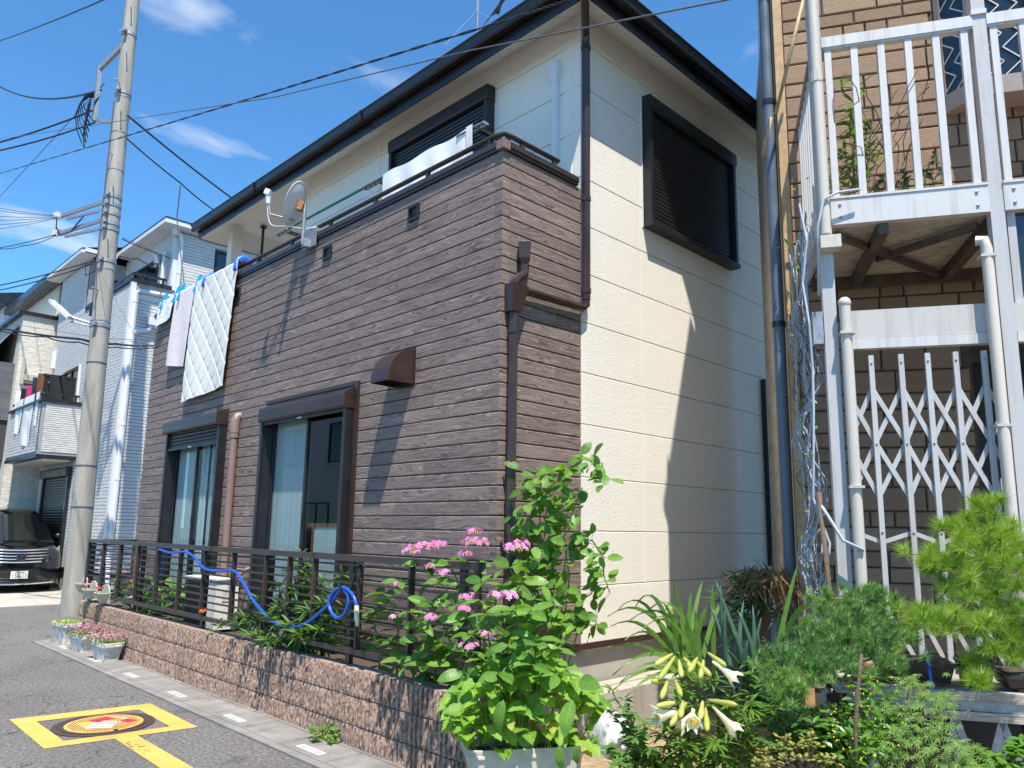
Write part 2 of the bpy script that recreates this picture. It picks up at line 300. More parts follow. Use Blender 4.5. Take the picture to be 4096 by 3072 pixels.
# ------------------------------------------------------------ mesh + object helpers
WM = {}
def wmat(o): return WM.get(o.name, Matrix.Identity(4)) if o else Matrix.Identity(4)
def tag(o, label=None, cat=None, group=None, kind=None):
    if label: o['label'] = label
    if cat: o['category'] = cat
    if group: o['group'] = group
    if kind: o['kind'] = kind
    return o
def thing(name, label, cat, loc=(0, 0, 0), group=None, parent=None):
    o = bpy.data.objects.new(name, None); o.empty_display_size = .1; col.objects.link(o)
    o.location = loc; WM[o.name] = Matrix.Translation(Vector(loc)); return tag(o, label, cat, group)
def inst(name, mesh, parent=None, mw=None, mat=None):
    o = bpy.data.objects.new(name, mesh); col.objects.link(o); mw = mw or Matrix.Identity(4)
    o.parent = parent; o.matrix_basis = wmat(parent).inverted() @ mw; WM[o.name] = mw
    return o
class MB:
    def __init__(s): s.v = []; s.f = []; s.uv = []
    def add(s, vs, fs, uvs=None):
        b = len(s.v); s.v += [tuple(x) for x in vs]; s.f += [tuple(b+i for i in f) for f in fs]
        s.uv += list(uvs) if uvs else [(0, 0)]*len(vs); return s
    def box(s, x0, x1, y0, y1, z0, z1):
        return s.add([(x0, y0, z0), (x1, y0, z0), (x1, y1, z0), (x0, y1, z0), (x0, y0, z1), (x1, y0, z1), (x1, y1, z1), (x0, y1, z1)],
            [(0, 3, 2, 1), (4, 5, 6, 7), (0, 1, 5, 4), (1, 2, 6, 5), (2, 3, 7, 6), (3, 0, 4, 7)])
    def hexa(s, p): return s.add(p, [(0, 3, 2, 1), (4, 5, 6, 7), (0, 1, 5, 4), (1, 2, 6, 5), (2, 3, 7, 6), (3, 0, 4, 7)])
    def obox(s, c, ax, ay, az):
        c, ax, ay, az = map(Vector, (c, ax, ay, az))
        return s.hexa([c-ax-ay-az, c+ax-ay-az, c+ax+ay-az, c-ax+ay-az, c-ax-ay+az, c+ax-ay+az, c+ax+ay+az, c-ax+ay+az])
    def bar(s, a, b, wd, ht, up=(0, 0, 1)):
        a, b, up = Vector(a), Vector(b), Vector(up); d = (b-a).normalized(); sd_ = d.cross(up)
        if sd_.length < 1e-4: sd_ = d.cross(Vector((1, 0, 0)))
        sd_.normalize(); uu = sd_.cross(d); return s.obox((a+b)/2, (b-a)/2, sd_*wd/2, uu*ht/2)
    def tube(s, pts, r, n=8, cap=True, flat=1.):
        pts = [Vector(p) for p in pts]; rs = r if isinstance(r, (list, tuple)) else [r]*len(pts); vs = []; fs = []
        up = None
        for i, p in enumerate(pts):
            d = (pts[min(i+1, len(pts)-1)] - pts[max(i-1, 0)]); d = d.normalized() if d.length > 1e-9 else Vector((0, 0, 1))
            if up is None: up = Vector((0, 0, 1)) if abs(d.z) < .9 else Vector((1, 0, 0))
            a = d.cross(up); a = a.normalized() if a.length > 1e-5 else d.orthogonal().normalized(); b = a.cross(d); up = b
            for k in range(n):
                t_ = 2*math.pi*k/n; vs.append(p + a*math.cos(t_)*rs[i] + b*math.sin(t_)*rs[i]*flat)
        for i in range(len(pts)-1):
            for k in range(n): fs.append((i*n+k, i*n+(k+1) % n, (i+1)*n+(k+1) % n, (i+1)*n+k))
        if cap: fs.append(tuple(range(n-1, -1, -1))); fs.append(tuple((len(pts)-1)*n+k for k in range(n)))
        return s.add(vs, fs)
    def lathe(s, c, prof, n=16, axis=(0, 0, 1), sx=1., sy=1.):
        c = Vector(c); ax = Vector(axis).normalized(); a = ax.orthogonal().normalized() if abs(ax.z) < .99 else Vector((1, 0, 0)); b = ax.cross(a); vs = []; fs = []
        for r, h in prof:
            for k in range(n):
                t_ = 2*math.pi*k/n; vs.append(c + ax*h + a*math.cos(t_)*r*sx + b*math.sin(t_)*r*sy)
        for i in range(len(prof)-1):
            for k in range(n): fs.append((i*n+k, i*n+(k+1) % n, (i+1)*n+(k+1) % n, (i+1)*n+k))
        if prof[0][0] > 1e-6: fs.append(tuple(range(n-1, -1, -1)))
        if prof[-1][0] > 1e-6: fs.append(tuple((len(prof)-1)*n+k for k in range(n)))
        return s.add(vs, fs)
    def prism(s, poly, d):
        d = Vector(d); n = len(poly); vs = [Vector(p) for p in poly]; vs += [p+d for p in vs]
        return s.add(vs, [tuple(range(n-1, -1, -1)), tuple(range(n, 2*n))] + [(i, (i+1) % n, n+(i+1) % n, n+i) for i in range(n)])
    def grid(s, fn, nu, nv):
        vs = []; uv = []
        for j in range(nv+1):
            for i in range(nu+1): vs.append(fn(i/nu, j/nv)); uv.append((i/nu, j/nv))
        return s.add(vs, [(j*(nu+1)+i, j*(nu+1)+i+1, (j+1)*(nu+1)+i+1, (j+1)*(nu+1)+i) for j in range(nv) for i in range(nu)], uv)
    def sphere(s, c, r, n=8, m=6, sc3=(1, 1, 1)):
        return s.grid(lambda u, v: (c[0]+r*sc3[0]*math.sin(math.pi*v)*math.cos(2*math.pi*u), c[1]+r*sc3[1]*math.sin(math.pi*v)*math.sin(2*math.pi*u), c[2]+r*sc3[2]*math.cos(math.pi*v)), n, m)
    def mesh(s, name, mat, smooth=False):
        me = bpy.data.meshes.new(name); me.from_pydata([tuple(v) for v in s.v], [], s.f)
        mats = mat if isinstance(mat, (list, tuple)) else [mat]
        for m_ in mats: me.materials.append(M[m_])
        if any(u != (0, 0) for u in s.uv):
            l = me.uv_layers.new(name='UVMap'); dat = [0.]*(2*len(me.loops))
            for i, lp in enumerate(me.loops): dat[2*i], dat[2*i+1] = s.uv[lp.vertex_index]
            l.data.foreach_set('uv', dat)
        if smooth: me.polygons.foreach_set('use_smooth', [True]*len(me.polygons))
        me.update(); return me
    def build(s, name, mat, parent=None, smooth=False, kind=None, label=None):
        me = s.mesh(name, mat, smooth); o = inst(name, me, parent)
        if smooth == 'auto':
            me.polygons.foreach_set('use_smooth', [True]*len(me.polygons))
            try: me.set_sharp_from_angle(angle=rad(40))
            except Exception: pass
        if kind: o['kind'] = kind
        if label: o['label'] = label
        return o
def box(name, mat, parent, x0, x1, y0, y1, z0, z1): return MB().box(x0, x1, y0, y1, z0, z1).build(name, mat, parent)
def frame(d, up=(0, 0, 1)):
    """matrix whose Y axis is d, Z close to up"""
    y = Vector(d).normalized(); up = Vector(up); x = y.cross(up)
    if x.length < 1e-4: x = y.orthogonal()
    x.normalize(); z = x.cross(y); return Matrix(((x.x, y.x, z.x), (x.y, y.y, z.y), (x.z, y.z, z.z)))
def place(d, up, loc, s=1.):
    m = frame(d, up)*1.0; m = m.to_4x4(); sx = s if isinstance(s, (tuple, list)) else (s, s, s)
    m = m @ Matrix.Diagonal((*sx, 1)); m.translation = Vector(loc); return m
def sub_intervals(a, b, cuts):
    segs = [(a, b)]
    for c0, c1 in cuts:
        out = []
        for s0, s1 in segs:
            if c1 <= s0 or c0 >= s1: out.append((s0, s1)); continue
            if c0 > s0: out.append((s0, c0))
            if c1 < s1: out.append((c1, s1))
        segs = out
    return [s for s in segs if s[1]-s[0] > .012]
def holes_grid(a0, a1, b0, b1, holes):
    A = sorted({a0, a1, *[h[0] for h in holes], *[h[1] for h in holes]}); A = [x for x in A if a0 <= x <= a1]
    Bz = sorted({b0, b1, *[h[2] for h in holes], *[h[3] for h in holes]}); Bz = [x for x in Bz if b0 <= x <= b1]
    for i in range(len(A)-1):
        for j in range(len(Bz)-1):
            ca, cb = (A[i]+A[i+1])/2, (Bz[j]+Bz[j+1])/2
            if not any(h[0] < ca < h[1] and h[2] < cb < h[3] for h in holes): yield A[i], A[i+1], Bz[j], Bz[j+1]

def weather(name, colr, rough, streak):
    t = NT(name); d = t.noise(t.map(t.pos, (14, 14, .9)), 1.5, 5, .62); f = t.noise(t.pos, 9, 5, .6)
    c = t.mix(t.ramp(d, [(.50, 0), (.74, streak)]), colr, (.24, .20, .16)); c = t.mix(t.ramp(f, [(.56, 0), (.75, streak*.7)]), c, tuple(x*.7 for x in colr))
    t.set(col=c, rough=t.ramp(f, [(.3, rough-.05), (.7, rough+.15)]), spec=.4); t.bump(f, .08, .004); M[name] = t.m
weather('white_alu', (.54, .525, .51), .40, .5); weather('pale_grey_alu', (.45, .44, .435), .36, .45); weather('beige_alu', (.48, .45, .41), .42, .4); weather('beige_pvc', (.53, .48, .41), .42, .35); weather('mauve_frame', (.29, .225, .20), .5, .3)
# ------------------------------------------------------------ ground, road, gutter
def struct(o): o['kind'] = 'structure'; return o
g = MB(); N_ = 24
g.grid(lambda u, v: (-400+800*u, -400+800*v, 0), 8, 8); struct(g.build('road', 'asphalt'))
struct(box('driveway', 'driveway_concrete', None, -40, -16.7, 3.0, 30, -.05, .006))
struct(MB().grid(lambda u, v: (-4.0+8.2*u, 3.235+6.5*v, .012+.03*math.sin(7*u+3*v)*math.sin(9*v)*.5), 24, 18).build('garden_ground', 'sandy_earth', smooth=True))
struct(box('planting_bed', 'soil', None, -11.30, -3.56, 3.354, 3.875, .0, .43))
gut = struct(box('street_gutter', 'concrete', None, -11.72, 4, 2.80, 3.226, -.05, .004))
MB().box(-11.72, 4, 2.80, 2.868, .0045, .016).build('gutter_lip', 'concrete', gut)
MB().box(-11.72, 4, 3.188, 3.228, .0045, .014).build('gutter_wall_strip', 'concrete', gut)
cov = MB().hexa([(-.288, -.153, .0045), (.288, -.153, .0045), (.288, .153, .0045), (-.288, .153, .0045), (-.284, -.149, .016), (.284, -.149, .016), (.284, .149, .016), (-.284, .149, .016)]).mesh('cover', 'concrete')
slotf = MB()
for a0, a1, b0, b1 in holes_grid(-.15, .15, -.032, .032, [(-.140+.094*i, -.140+.094*i+.086, -.024+.0175*j, -.024+.0175*j+.010) for i in range(3) for j in range(3)]): slotf.box(a0, a1, b0, b1, .0165, .0215)
slotf = slotf.mesh('slot_grate', 'white_plastic'); slotd = MB().box(-.142, .142, -.026, .026, .0162, .0172).mesh('slot_hole', 'black_plastic')
k = 0; x = -11.72+.296
while x < 3.7:
    c = inst('cover', cov, gut, Matrix.Translation((x, 3.029, R_.uniform(-.0015, .0015))))
    if abs(((x+7.39)/1.184) - round((x+7.39)/1.184)) < .2:
        inst('slot_grate', slotf, c, Matrix.Translation((x, 2.957, 0))); inst('slot_hole', slotd, c, Matrix.Translation((x, 2.957, 0)))
    x += .592; k += 1
# painted box round the manhole
def poly_sheet(name, pts, z, mat, parent=None): return MB().add([(a, b, z) for a, b in pts], [tuple(range(len(pts)))]).build(name, mat, parent)
mk = MB()
O = [(-7.274, 1.648), (-6.203, 1.635), (-6.077, 2.652), (-7.126, 2.67)]; I = [(-7.066, 1.787), (-6.324, 1.789), (-6.23, 2.501), (-6.958, 2.519)]
mk.add([(a, b, .004) for a, b in O+I], [(0, 1, 5, 4), (1, 2, 6, 5), (2, 3, 7, 6), (3, 0, 4, 7)])
struct(mk.build('yellow_road_marking', 'yellow_paint'))
struct(poly_sheet('yellow_stop_line', [(-6.168, 2.076), (-4.2, 2.045), (-4.2, 2.215), (-6.150, 2.227)], .0045, 'yellow_paint'))
scr = MB(); rr = random.Random(3)
for i in range(16):
    a = (-5.98+.022*i+rr.uniform(-.01, .01), 2.10+rr.uniform(-.02, .03), .0062); b = (a[0]+rr.uniform(-.015, .03), a[1]+rr.uniform(-.03, .05), .0062); scr.bar(a, b, .004, .0006)
struct(scr.build('road_scribble', 'brown_metal'))
mh = thing('manhole_cover', 'round manhole cover painted yellow inside the yellow road box', 'manhole cover', (-6.63, 2.15, 0))
MC = Vector((-6.63, 2.15, 0))
MB().lathe(MC, [(.362, .001), (.362, .008), (.325, .010), (.318, .004), (.305, .004)], 48).build('rim', 'cast_iron', mh, smooth='auto')
MB().lathe(MC, [(.303, .002), (.303, .009), (.285, .0095), (.0, .0095)], 48).build('iron_plate', 'cast_iron', mh, smooth='auto')
MB().lathe(MC, [(.276, .0096), (.276, .0112), (.0, .0112)], 48).build('yellow_face', 'yellow_paint', mh)
dots = MB()
for i in range(-16, 17):
    for j in range(-16, 17):
        px, py = i*.017+(.0085 if j % 2 else 0), j*.017
        if px*px+py*py < .255**2 and not (-.13 < px < .10 and -.17 < py < .02): dots.lathe(MC+Vector((px, py, 0)), [(.0042, .0113), (.0036, .0138), (.0, .0140)], 6)
dots.build('stud_pattern', 'cast_iron', mh, kind='stuff')
MB().obox(MC+Vector((.03, .165, .0125)), (.055, .02, 0), (-.014, .038, 0), (0, 0, .001)).build('red_plate', 'red_flower', mh)
MB().obox(MC+Vector((-.13, .02, .0125)), (.05, .02, 0), (-.02, .075, 0), (0, 0, .001)).build('red_plate', 'red_flower', mh)
wb = MB()
for a, b in (((-.17, .10), (-.06, .19)), ((-.06, .19), (.02, .08)), ((-.10, -.02), (.03, .12)), ((-.07, -.07), (.06, .08))): wb.bar(MC+Vector((*a, .0125)), MC+Vector((*b, .0125)), .014, .002)
wb.build('white_line', 'white_plastic', mh)
MB().obox(MC+Vector((.08, -.05, .0125)), (.05, -.03, 0), (.05, .075, 0), (0, 0, .001)).build('grey_panel', 'grey_plastic', mh)
MB().obox(MC+Vector((.262, .0, .0118)), (.016, 0, 0), (0, .014, 0), (0, 0, .0012)).build('key_slot', 'black_plastic', mh)

# ------------------------------------------------------------ split-face block wall
bw = thing('block_garden_wall', 'low pinkish brown ribbed concrete block wall under the slatted fence', 'wall', (-7.3, 3.28, 0))
def rib_block(seed):
    r = random.Random(seed); b = MB(); W_, H_ = .392, .186; xs = []
    for i in range(8):
        x0 = i*W_/8; xs += [(x0+.001, 0), (x0+.0135, 0), (x0+.0155, 2), (x0+.026, 2), (x0+.0365, 2), (x0+.0385, 1)]
    xs.append((W_, 0)); nr = 7; vs = []
    rid = [[r.uniform(-.002, .002) for _ in range(12)] for _ in range(nr+1)]
    for j in range(nr+1):
        for i, (x_, kd) in enumerate(xs):
            y = {0: .002+r.uniform(-.002, .003), 1: -.002+r.uniform(-.003, .003), 2: -.0165+r.uniform(-.006, .005)}[kd]
            if j in (0, nr): y = max(y, -.013)+.002
            vs.append((x_, y, j*H_/nr + (r.uniform(-.002, .002) if 0 < j < nr else (r.uniform(-.004, .0) if j == nr else 0))))
    n = len(xs); fs = [(j*n+i, j*n+i+1, (j+1)*n+i+1, (j+1)*n+i) for j in range(nr) for i in range(n-1)]
    b.add(vs, fs); bb = len(b.v)
    top = [(x_, -.002, H_-.001) for x_, _ in xs] + [(x_, .03, H_-.003) for x_, _ in xs]
    b.add([vs[nr*n+i] for i in range(n)] + [(x_, .04, H_-.002) for x_, _ in xs], [(i, i+1, n+i+1, n+i) for i in range(n-1)])
    b.add([(0, .0, 0), (0, .04, 0), (0, .04, H_), (0, .0, H_), (W_, .0, 0), (W_, .04, 0), (W_, .04, H_), (W_, .0, H_)], [(0, 3, 2, 1), (4, 5, 6, 7)])
    return b.mesh('block', 'split_block')
rb = [rib_block(i) for i in range(6)]
MB().box(-11.37, -3.45, 3.245, 3.352, -.05, .536).box(-11.365, -11.25, 3.352, 5.2, -.05, .53).build('core', 'concrete', bw)
for r_, z0 in enumerate((-.036, .158, .352)):
    x = -11.37 - (.2 if r_ == 1 else 0)
    while x < -3.46:
        if x >= -11.38 and x+.392 <= -3.44: inst('block', rb[R_.randrange(6)], bw, Matrix.Translation((x+.004, 3.234+R_.uniform(-.001, .001), z0)))
        elif x < -11.38: inst('block', rb[1], bw, Matrix.Translation((-11.369, 3.234, z0)) @ Matrix.Diagonal((.49, 1, 1, 1)))
        else: inst('block', rb[2], bw, Matrix.Translation((x+.004, 3.234, z0)) @ Matrix.Diagonal((max(.05, (-3.452-x)/.4), 1, 1, 1)))
        x += .4

# ------------------------------------------------------------ slatted aluminium fence
fe = thing('slatted_fence', 'dark bronze metal fence with thin horizontal slats on the block wall', 'fence', (-7.3, 3.29, .53))
XL, XR, YF = -11.37, -3.565, 3.285
b_ = MB().box(XL-.02, XR, YF-.035, YF+.03, 1.296, 1.342); b_.build('top_rail', 'bronze_metal', fe)
for i in range(4): box('rail_joint', 'black_metal', fe, XL+1.95*(i+1)-.02, XL+1.95*(i+1)+.02, YF-.037, YF+.032, 1.294, 1.344)
MB().box(XL, XR, YF-.028, YF+.012, .624, .662).build('bottom_rail', 'bronze_metal', fe)
for i in range(9): box('slat', 'bronze_metal', fe, XL, XR, YF-.008, YF+.004, .724+.0668*i, .740+.0668*i)
up = [-11.36, -10.757, -10.115, -9.51, -8.888, -8.254, -7.645, -6.997, -6.353, -5.94, -5.53, -4.886, -4.258, -3.575]
um = MB().box(-.010, .010, -.030, .016, .662, 1.296).mesh('upright', 'bronze_metal')
for x in up: inst('upright', um, fe, Matrix.Translation((x, YF, 0)))
pm = MB().box(-.026, .026, .018, .056, .52, 1.296).mesh('post', 'bronze_metal')
for x in (-11.33, -9.46, -7.69, -6.35, -5.05, -3.76): inst('post', pm, fe, Matrix.Translation((x, YF, 0)))
MB().box(XL, XL+.06, YF+.03, 3.86, 1.298, 1.338).build('return_rail', 'bronze_metal', fe)
MB().box(XL+.01, XL+.045, YF+.03, 3.86, .626, .660).build('return_rail', 'bronze_metal', fe)
for i in range(9): box('slat', 'bronze_metal', fe, XL+.022, XL+.034, YF+.03, 3.86, .7245+.0668*i, .7395+.0668*i)
for y in (3.46, 3.65, 3.83): box('upright', 'bronze_metal', fe, XL+.008, XL+.048, y-.010, y+.010, .661, 1.297)
# ------------------------------------------------------------ the brown and cream house
Xc, Yf, Yu, XLH = -4.017, 3.85, 4.81, -11.37
ho = thing('brown_and_cream_house', 'two storey house with dark brown plank cladding, balcony and cream side wall', 'house', (-7.7, 5, 0))
PF = lambda a, o, z: (a, Yf-o, z)
PU = lambda a, o, z: (a, Yu-o, z)
PS = lambda a, o, z: (Xc+o, a, z)
def fb(P, a0, a1, o0, o1, z0, z1, mb=None):
    mb = mb or MB(); return mb.hexa([P(a0, o1, z0), P(a1, o1, z0), P(a1, o0, z0), P(a0, o0, z0), P(a0, o1, z1), P(a1, o1, z1), P(a1, o0, z1), P(a0, o0, z1)])
W1 = (-10.27, -8.68, .70, 2.80); W2 = (-7.61, -5.975, .70, 2.74)
fw = MB()
for a0, a1, z0, z1 in holes_grid(XLH+.02, Xc-.02, .60, 4.54, [W1, W2]): fw.box(a0, a1, Yf+.017, Yf+.15, z0, z1)
fw = fw.build('front_wall', 'black_metal', ho)
sw = MB().box(Xc-.15, Xc-.017, Yf+.15, Yu+.1, .60, 4.54).build('side_wall', 'black_metal', ho)
pitch = .1109
def plank_mesh(n):
    h, th, c = pitch-.008, .016, .006
    return MB().add([(0, 0, 0), (1, 0, 0), (1, -th+.004, 0), (0, -th+.004, 0), (0, -th, c), (1, -th, c), (0, -th, h-c), (1, -th, h-c), (0, -th+.004, h), (1, -th+.004, h), (0, 0, h), (1, 0, h)],
        [(0, 1, 2, 3), (3, 2, 5, 4), (4, 5, 7, 6), (6, 7, 9, 8), (8, 9, 11, 10), (0, 3, 4, 6, 8, 10), (1, 11, 9, 7, 5, 2)]).mesh('plank', 'plank_siding')
pk = plank_mesh(0); rp = random.Random(11)
JX = [-8.627, -5.89, -4.10]
for r_ in range(36):
    z0 = 4.533-pitch*(r_+1)+.004
    if r_ == 35: break
    cuts = [w_[:2] for w_ in (W1, W2) if z0 < w_[3] and z0+pitch > w_[2]]
    for s0, s1 in sub_intervals(XLH, Xc-.001, cuts):
        ends = [s0]; marks = [j for j in JX if s0+.05 < j < s1-.05]
        x = s0 + rp.uniform(.25, 1.2)
        while x < s1-.3:
            if all(abs(x-j) > .15 for j in JX) and x < -4.25: marks.append(x)
            x += rp.uniform(.75, 1.65)
        ends += sorted(marks)+[s1]
        for a, b in zip(ends[:-1], ends[1:]):
            gp = .0035 if any(abs(b-j) < .01 for j in JX) else .0010
            inst('plank', pk, fw, Matrix.Translation((a, Yf+.015, z0)) @ Matrix.Diagonal((b-a-gp, 1, 1, 1)))
    RZ = Matrix.Rotation(math.pi/2, 4, 'Z')
    es = [Yf+.002, Yf+.088] + ([rp.uniform(4.25, 4.5)] if rp.random() < .55 else []) + [Yu-.006]
    for a, b in zip(es[:-1], es[1:]): inst('plank', pk, sw, Matrix.Translation((Xc-.015, a, z0)) @ RZ @ Matrix.Diagonal((b-a-.0025, 1, 1, 1)))
# light sealant in the vertical panel joints
se = MB()
for j in JX: se.box(j-.004, j-.0002, Yf+.003, Yf+.016, .62, 4.53)
se.build('joint_sealant', 'taupe_pvc', fw)
MB().box(XLH, XLH+.10, Yf+.02, Yf+1.2, .6, 4.54).build('balcony_end_wall', 'black_metal', ho)
# cream side wall in panels
cw = MB().box(Xc-.2, Xc-.016, Yu+.005, 11.2, .60, 6.4).build('cream_wall', 'cream_stucco', ho)
def panel(parent, P, a0, a1, z0, z1, g=.003, mat='cream_stucco'):
    c = .004; mb = MB(); v = [P(a0+g, 0, z0+g), P(a1-g, 0, z0+g), P(a1-g, 0, z1-g), P(a0+g, 0, z1-g), P(a0+g, .012, z0+g), P(a1-g, .012, z0+g), P(a1-g, .012, z1-g), P(a0+g, .012, z1-g), P(a0+g+c, .016, z0+g+c), P(a1-g-c, .016, z0+g+c), P(a1-g-c, .016, z1-g-c), P(a0+g+c, .016, z1-g-c)]
    mb.add(v, [(8, 9, 10, 11), (4, 5, 9, 8), (5, 6, 10, 9), (6, 7, 11, 10), (7, 4, 8, 11), (0, 1, 5, 4), (1, 2, 6, 5), (2, 3, 7, 6), (3, 0, 4, 7)])
    return mb.build('wall_panel', mat, parent)
zs = [.655] + [1.105+.4433*i for i in range(12)]; zs = [z for z in zs if z < 6.2] + [6.29]
PSi = lambda a, o, z: (Xc-.016+o, a, z)
for z0, z1 in zip(zs[:-1], zs[1:]):
    for a0, a1 in ((Yu+.003, 5.682), (5.682, 8.31), (8.31, 11.0)): panel(cw, PSi, a0, a1, z0, z1)
uw = MB().box(-8.75, Xc-.02, Yu+.016, Yu+.2, 3.5, 6.4).box(-8.95, -8.75, Yu+.02, 6.6, 3.5, 6.4).box(-11.3, -8.95, 6.5, 6.7, 3.5, 6.4).build('upper_wall', 'cream_stucco', ho)
PUi = lambda a, o, z: (a, Yu+.016-o, z)
for z0, z1 in zip(zs[:-1], zs[1:]):
    if z1 < 4.0: continue
    for a0, a1 in ((-8.75, -7.15), (-7.15, -4.115), (-4.113, Xc-.001)): panel(uw, PUi, a0, a1, z0, z1)
MB().box(-11.3, -11.14, Yu-.02, Yu+.14, 3.6, 6.26).build('corner_column', 'cream_stucco', ho)
box('balcony_floor', 'concrete', ho, XLH+.1, Xc-.16, Yf+.15, 6.5, 3.45, 3.56)
# foundation, drip edge
box('foundation', 'foundation', ho, XLH+.05, Xc-.045, Yf+.06, 11.1, -.1, .61)
MB().hexa([(Xc-.05, Yu-.9, .618), (Xc+.012, Yu-.9, .612), (Xc+.012, 11, .612), (Xc-.05, 11, .618), (Xc-.05, Yu-.9, .65), (Xc+.006, Yu-.9, .65), (Xc+.006, 11, .65), (Xc-.05, 11, .65)]).build('drip_edge', 'brown_metal', ho)
box('drip_edge', 'brown_metal', ho, XLH, Xc+.012, Yf-.012, Yf+.05, .612, .645)
# balcony coping + handrail
cp = MB().box(XLH-.02, Xc-.05, Yf-.028, Yf+.17, 4.563, 4.609).box(Xc-.155, Xc+.028, Yf+.05, Yu-.055, 4.563, 4.609)
cp.box(XLH-.005, Xc-.05, Yf-.018, Yf+.16, 4.535, 4.563).box(Xc-.15, Xc+.018, Yf+.05, Yu-.06, 4.535, 4.563); cp.build('balcony_coping', 'bronze_metal', ho)
box('coping_corner', 'taupe_pvc', ho, Xc-.05, Xc+.030, Yf-.030, Yf+.05, 4.536, 4.612)
hr = MB().tube([(-8.9, Yf+.05, 4.722), (-4.16, Yf+.05, 4.722), (-4.085, Yf+.072, 4.722), (Xc-.06, Yf+.14, 4.722), (Xc-.06, Yu-.24, 4.722)], .026, 8, flat=.75)
hr.box(-11.3, -8.9, Yf+.03, Yf+.07, 4.706, 4.738); hr = hr.build('handrail', 'bronze_metal', ho, smooth='auto')
hp = MB().box(-.020, .020, -.014, .014, 4.609, 4.715).mesh('handrail_post', 'bronze_metal')
for x in [-4.23-.8115*i for i in range(9)]: inst('handrail_post', hp, hr, Matrix.Translation((x, Yf+.05, 0)))
for y in (4.12, 4.52): inst('handrail_post', hp, hr, Matrix.Translation((Xc-.06, y, 0)) @ Matrix.Rotation(math.pi/2, 4, 'Z'))
# ---- windows
def slats(parent, P, a0, a1, z0, z1, o, ph, name='shutter_slat', mat='black_metal'):
    n = max(1, int((z1-z0)/ph))
    for i in range(n):
        z = z1-ph*(i+1); mb = MB(); g = .004
        v = [P(a0, o, z), P(a1, o, z), P(a0, o+.006, z+g), P(a1, o+.006, z+g), P(a0, o+.010, z+ph*.55), P(a1, o+.010, z+ph*.55), P(a0, o+.002, z+ph-g), P(a1, o+.002, z+ph-g), P(a0, o-.003, z+ph), P(a1, o-.003, z+ph)]
        mb.add(v, [(0, 1, 3, 2), (2, 3, 5, 4), (4, 5, 7, 6), (6, 7, 9, 8)]).build(name, mat, parent)
def shutter_box(parent, P, a0, a1, z0, z1, o, mat, slope=.05, name='shutter_box'):
    mb = MB(); e = 0
    prof = [(0, z0), (o-.012, z0), (o, z0+.02), (o, z1-.03), (o-.01, z1), (0, z1+slope)]
    n = len(prof); vs = [P(a0, p, q) for p, q in prof] + [P(a1, p, q) for p, q in prof]
    mb.add(vs, [tuple(range(n)), tuple(range(2*n-1, n-1, -1))] + [(i, (i+1) % n, n+(i+1) % n, n+i) for i in range(n)])
    bx = mb.build(name, mat, parent); return bx
def sliding_window(hole, zsh, hood, hoodmat, cur, trim):
    a0, a1, z0, z1 = hole
    fr = MB(); fo = .10
    for (p0, p1) in ((a0-.022, a0+.03), (a1-.03, a1+.022)): fb(PF, p0, p1, -.10, fo, z0-.02, z1, fr)
    fb(PF, a0+.03, a1-.03, -.10, fo, z1-.04, z1, fr); fb(PF, a0+.03, a1-.03, -.10, fo-.02, z0-.02, z0+.035, fr)
    for x_ in (a0+.032, a1-.05): fb(PF, x_, x_+.018, -.02, fo-.02, z0, z1-.04, fr)
    wd_ = fr.build('window', 'black_metal', ho); mid = (a0+a1)/2
    for i, (s0, s1, o) in enumerate(((a0+.03, mid+.02, -.030), (mid-.02, a1-.03, .0))):
        sh = MB(); t_ = .036
        fb(PF, s0, s0+t_, o-.02, o+.008, z0+.035, z1-.04, sh); fb(PF, s1-t_, s1, o-.02, o+.008, z0+.035, z1-.04, sh)
        fb(PF, s0+t_, s1-t_, o-.02, o+.008, z0+.035, z0+.035+.06, sh); fb(PF, s0+t_, s1-t_, o-.02, o+.008, z1-.04-.045, z1-.04, sh); sh.build('sash', 'black_metal', wd_)
        fb(PF, s0+t_-.004, s1-t_+.004, o-.008, o-.007, z0+.09, z1-.08).build('glass', 'window_glass', wd_)
    # room behind
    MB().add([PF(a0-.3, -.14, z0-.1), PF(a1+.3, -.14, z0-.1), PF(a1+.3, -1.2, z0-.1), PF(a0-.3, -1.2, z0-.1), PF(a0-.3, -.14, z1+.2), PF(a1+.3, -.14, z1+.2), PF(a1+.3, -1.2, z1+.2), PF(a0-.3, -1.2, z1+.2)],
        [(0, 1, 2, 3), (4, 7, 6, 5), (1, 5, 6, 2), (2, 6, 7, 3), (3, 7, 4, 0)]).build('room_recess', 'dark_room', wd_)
    for c0, c1, amp in cur:
        MB().grid(lambda u, v: PF(c0+(c1-c0)*u, -.060-.008-amp*math.sin(u*(c1-c0)*62+.6*math.sin(v*3)), z0+.01+(z1-z0-.03)*v), max(6, int((c1-c0)*70)), 6).build('curtain', 'curtain_white', wd_, smooth=True)
    shutter_box(wd_, PF, a0-.03, a1+.03, *hood, hoodmat)
    if zsh < z1: slats(wd_, PF, a0+.03, a1-.03, zsh, z1, fo-.035, .045)
    fb(PF, a0+.03, a1-.03, fo-.04, fo-.012, zsh-.03, zsh).build('shutter_bottom_bar', 'black_metal', wd_)
    fb(PF, mid-.06, mid+.03, fo-.012, fo-.002, zsh-.024, zsh-.008).build('shutter_handle', 'silver_metal', wd_)
    fb(PF, mid-.012, mid+.004, .0, .012, 1.55, 1.66).build('sash_latch', 'black_plastic', wd_)
    return wd_
wd1 = sliding_window(W1, 2.53, (2.725, 2.875, .15), 'brown_metal', [(-10.2, -9.62, .004), (-9.5, -9.24, .012), (-9.2, -8.72, .006)], None)
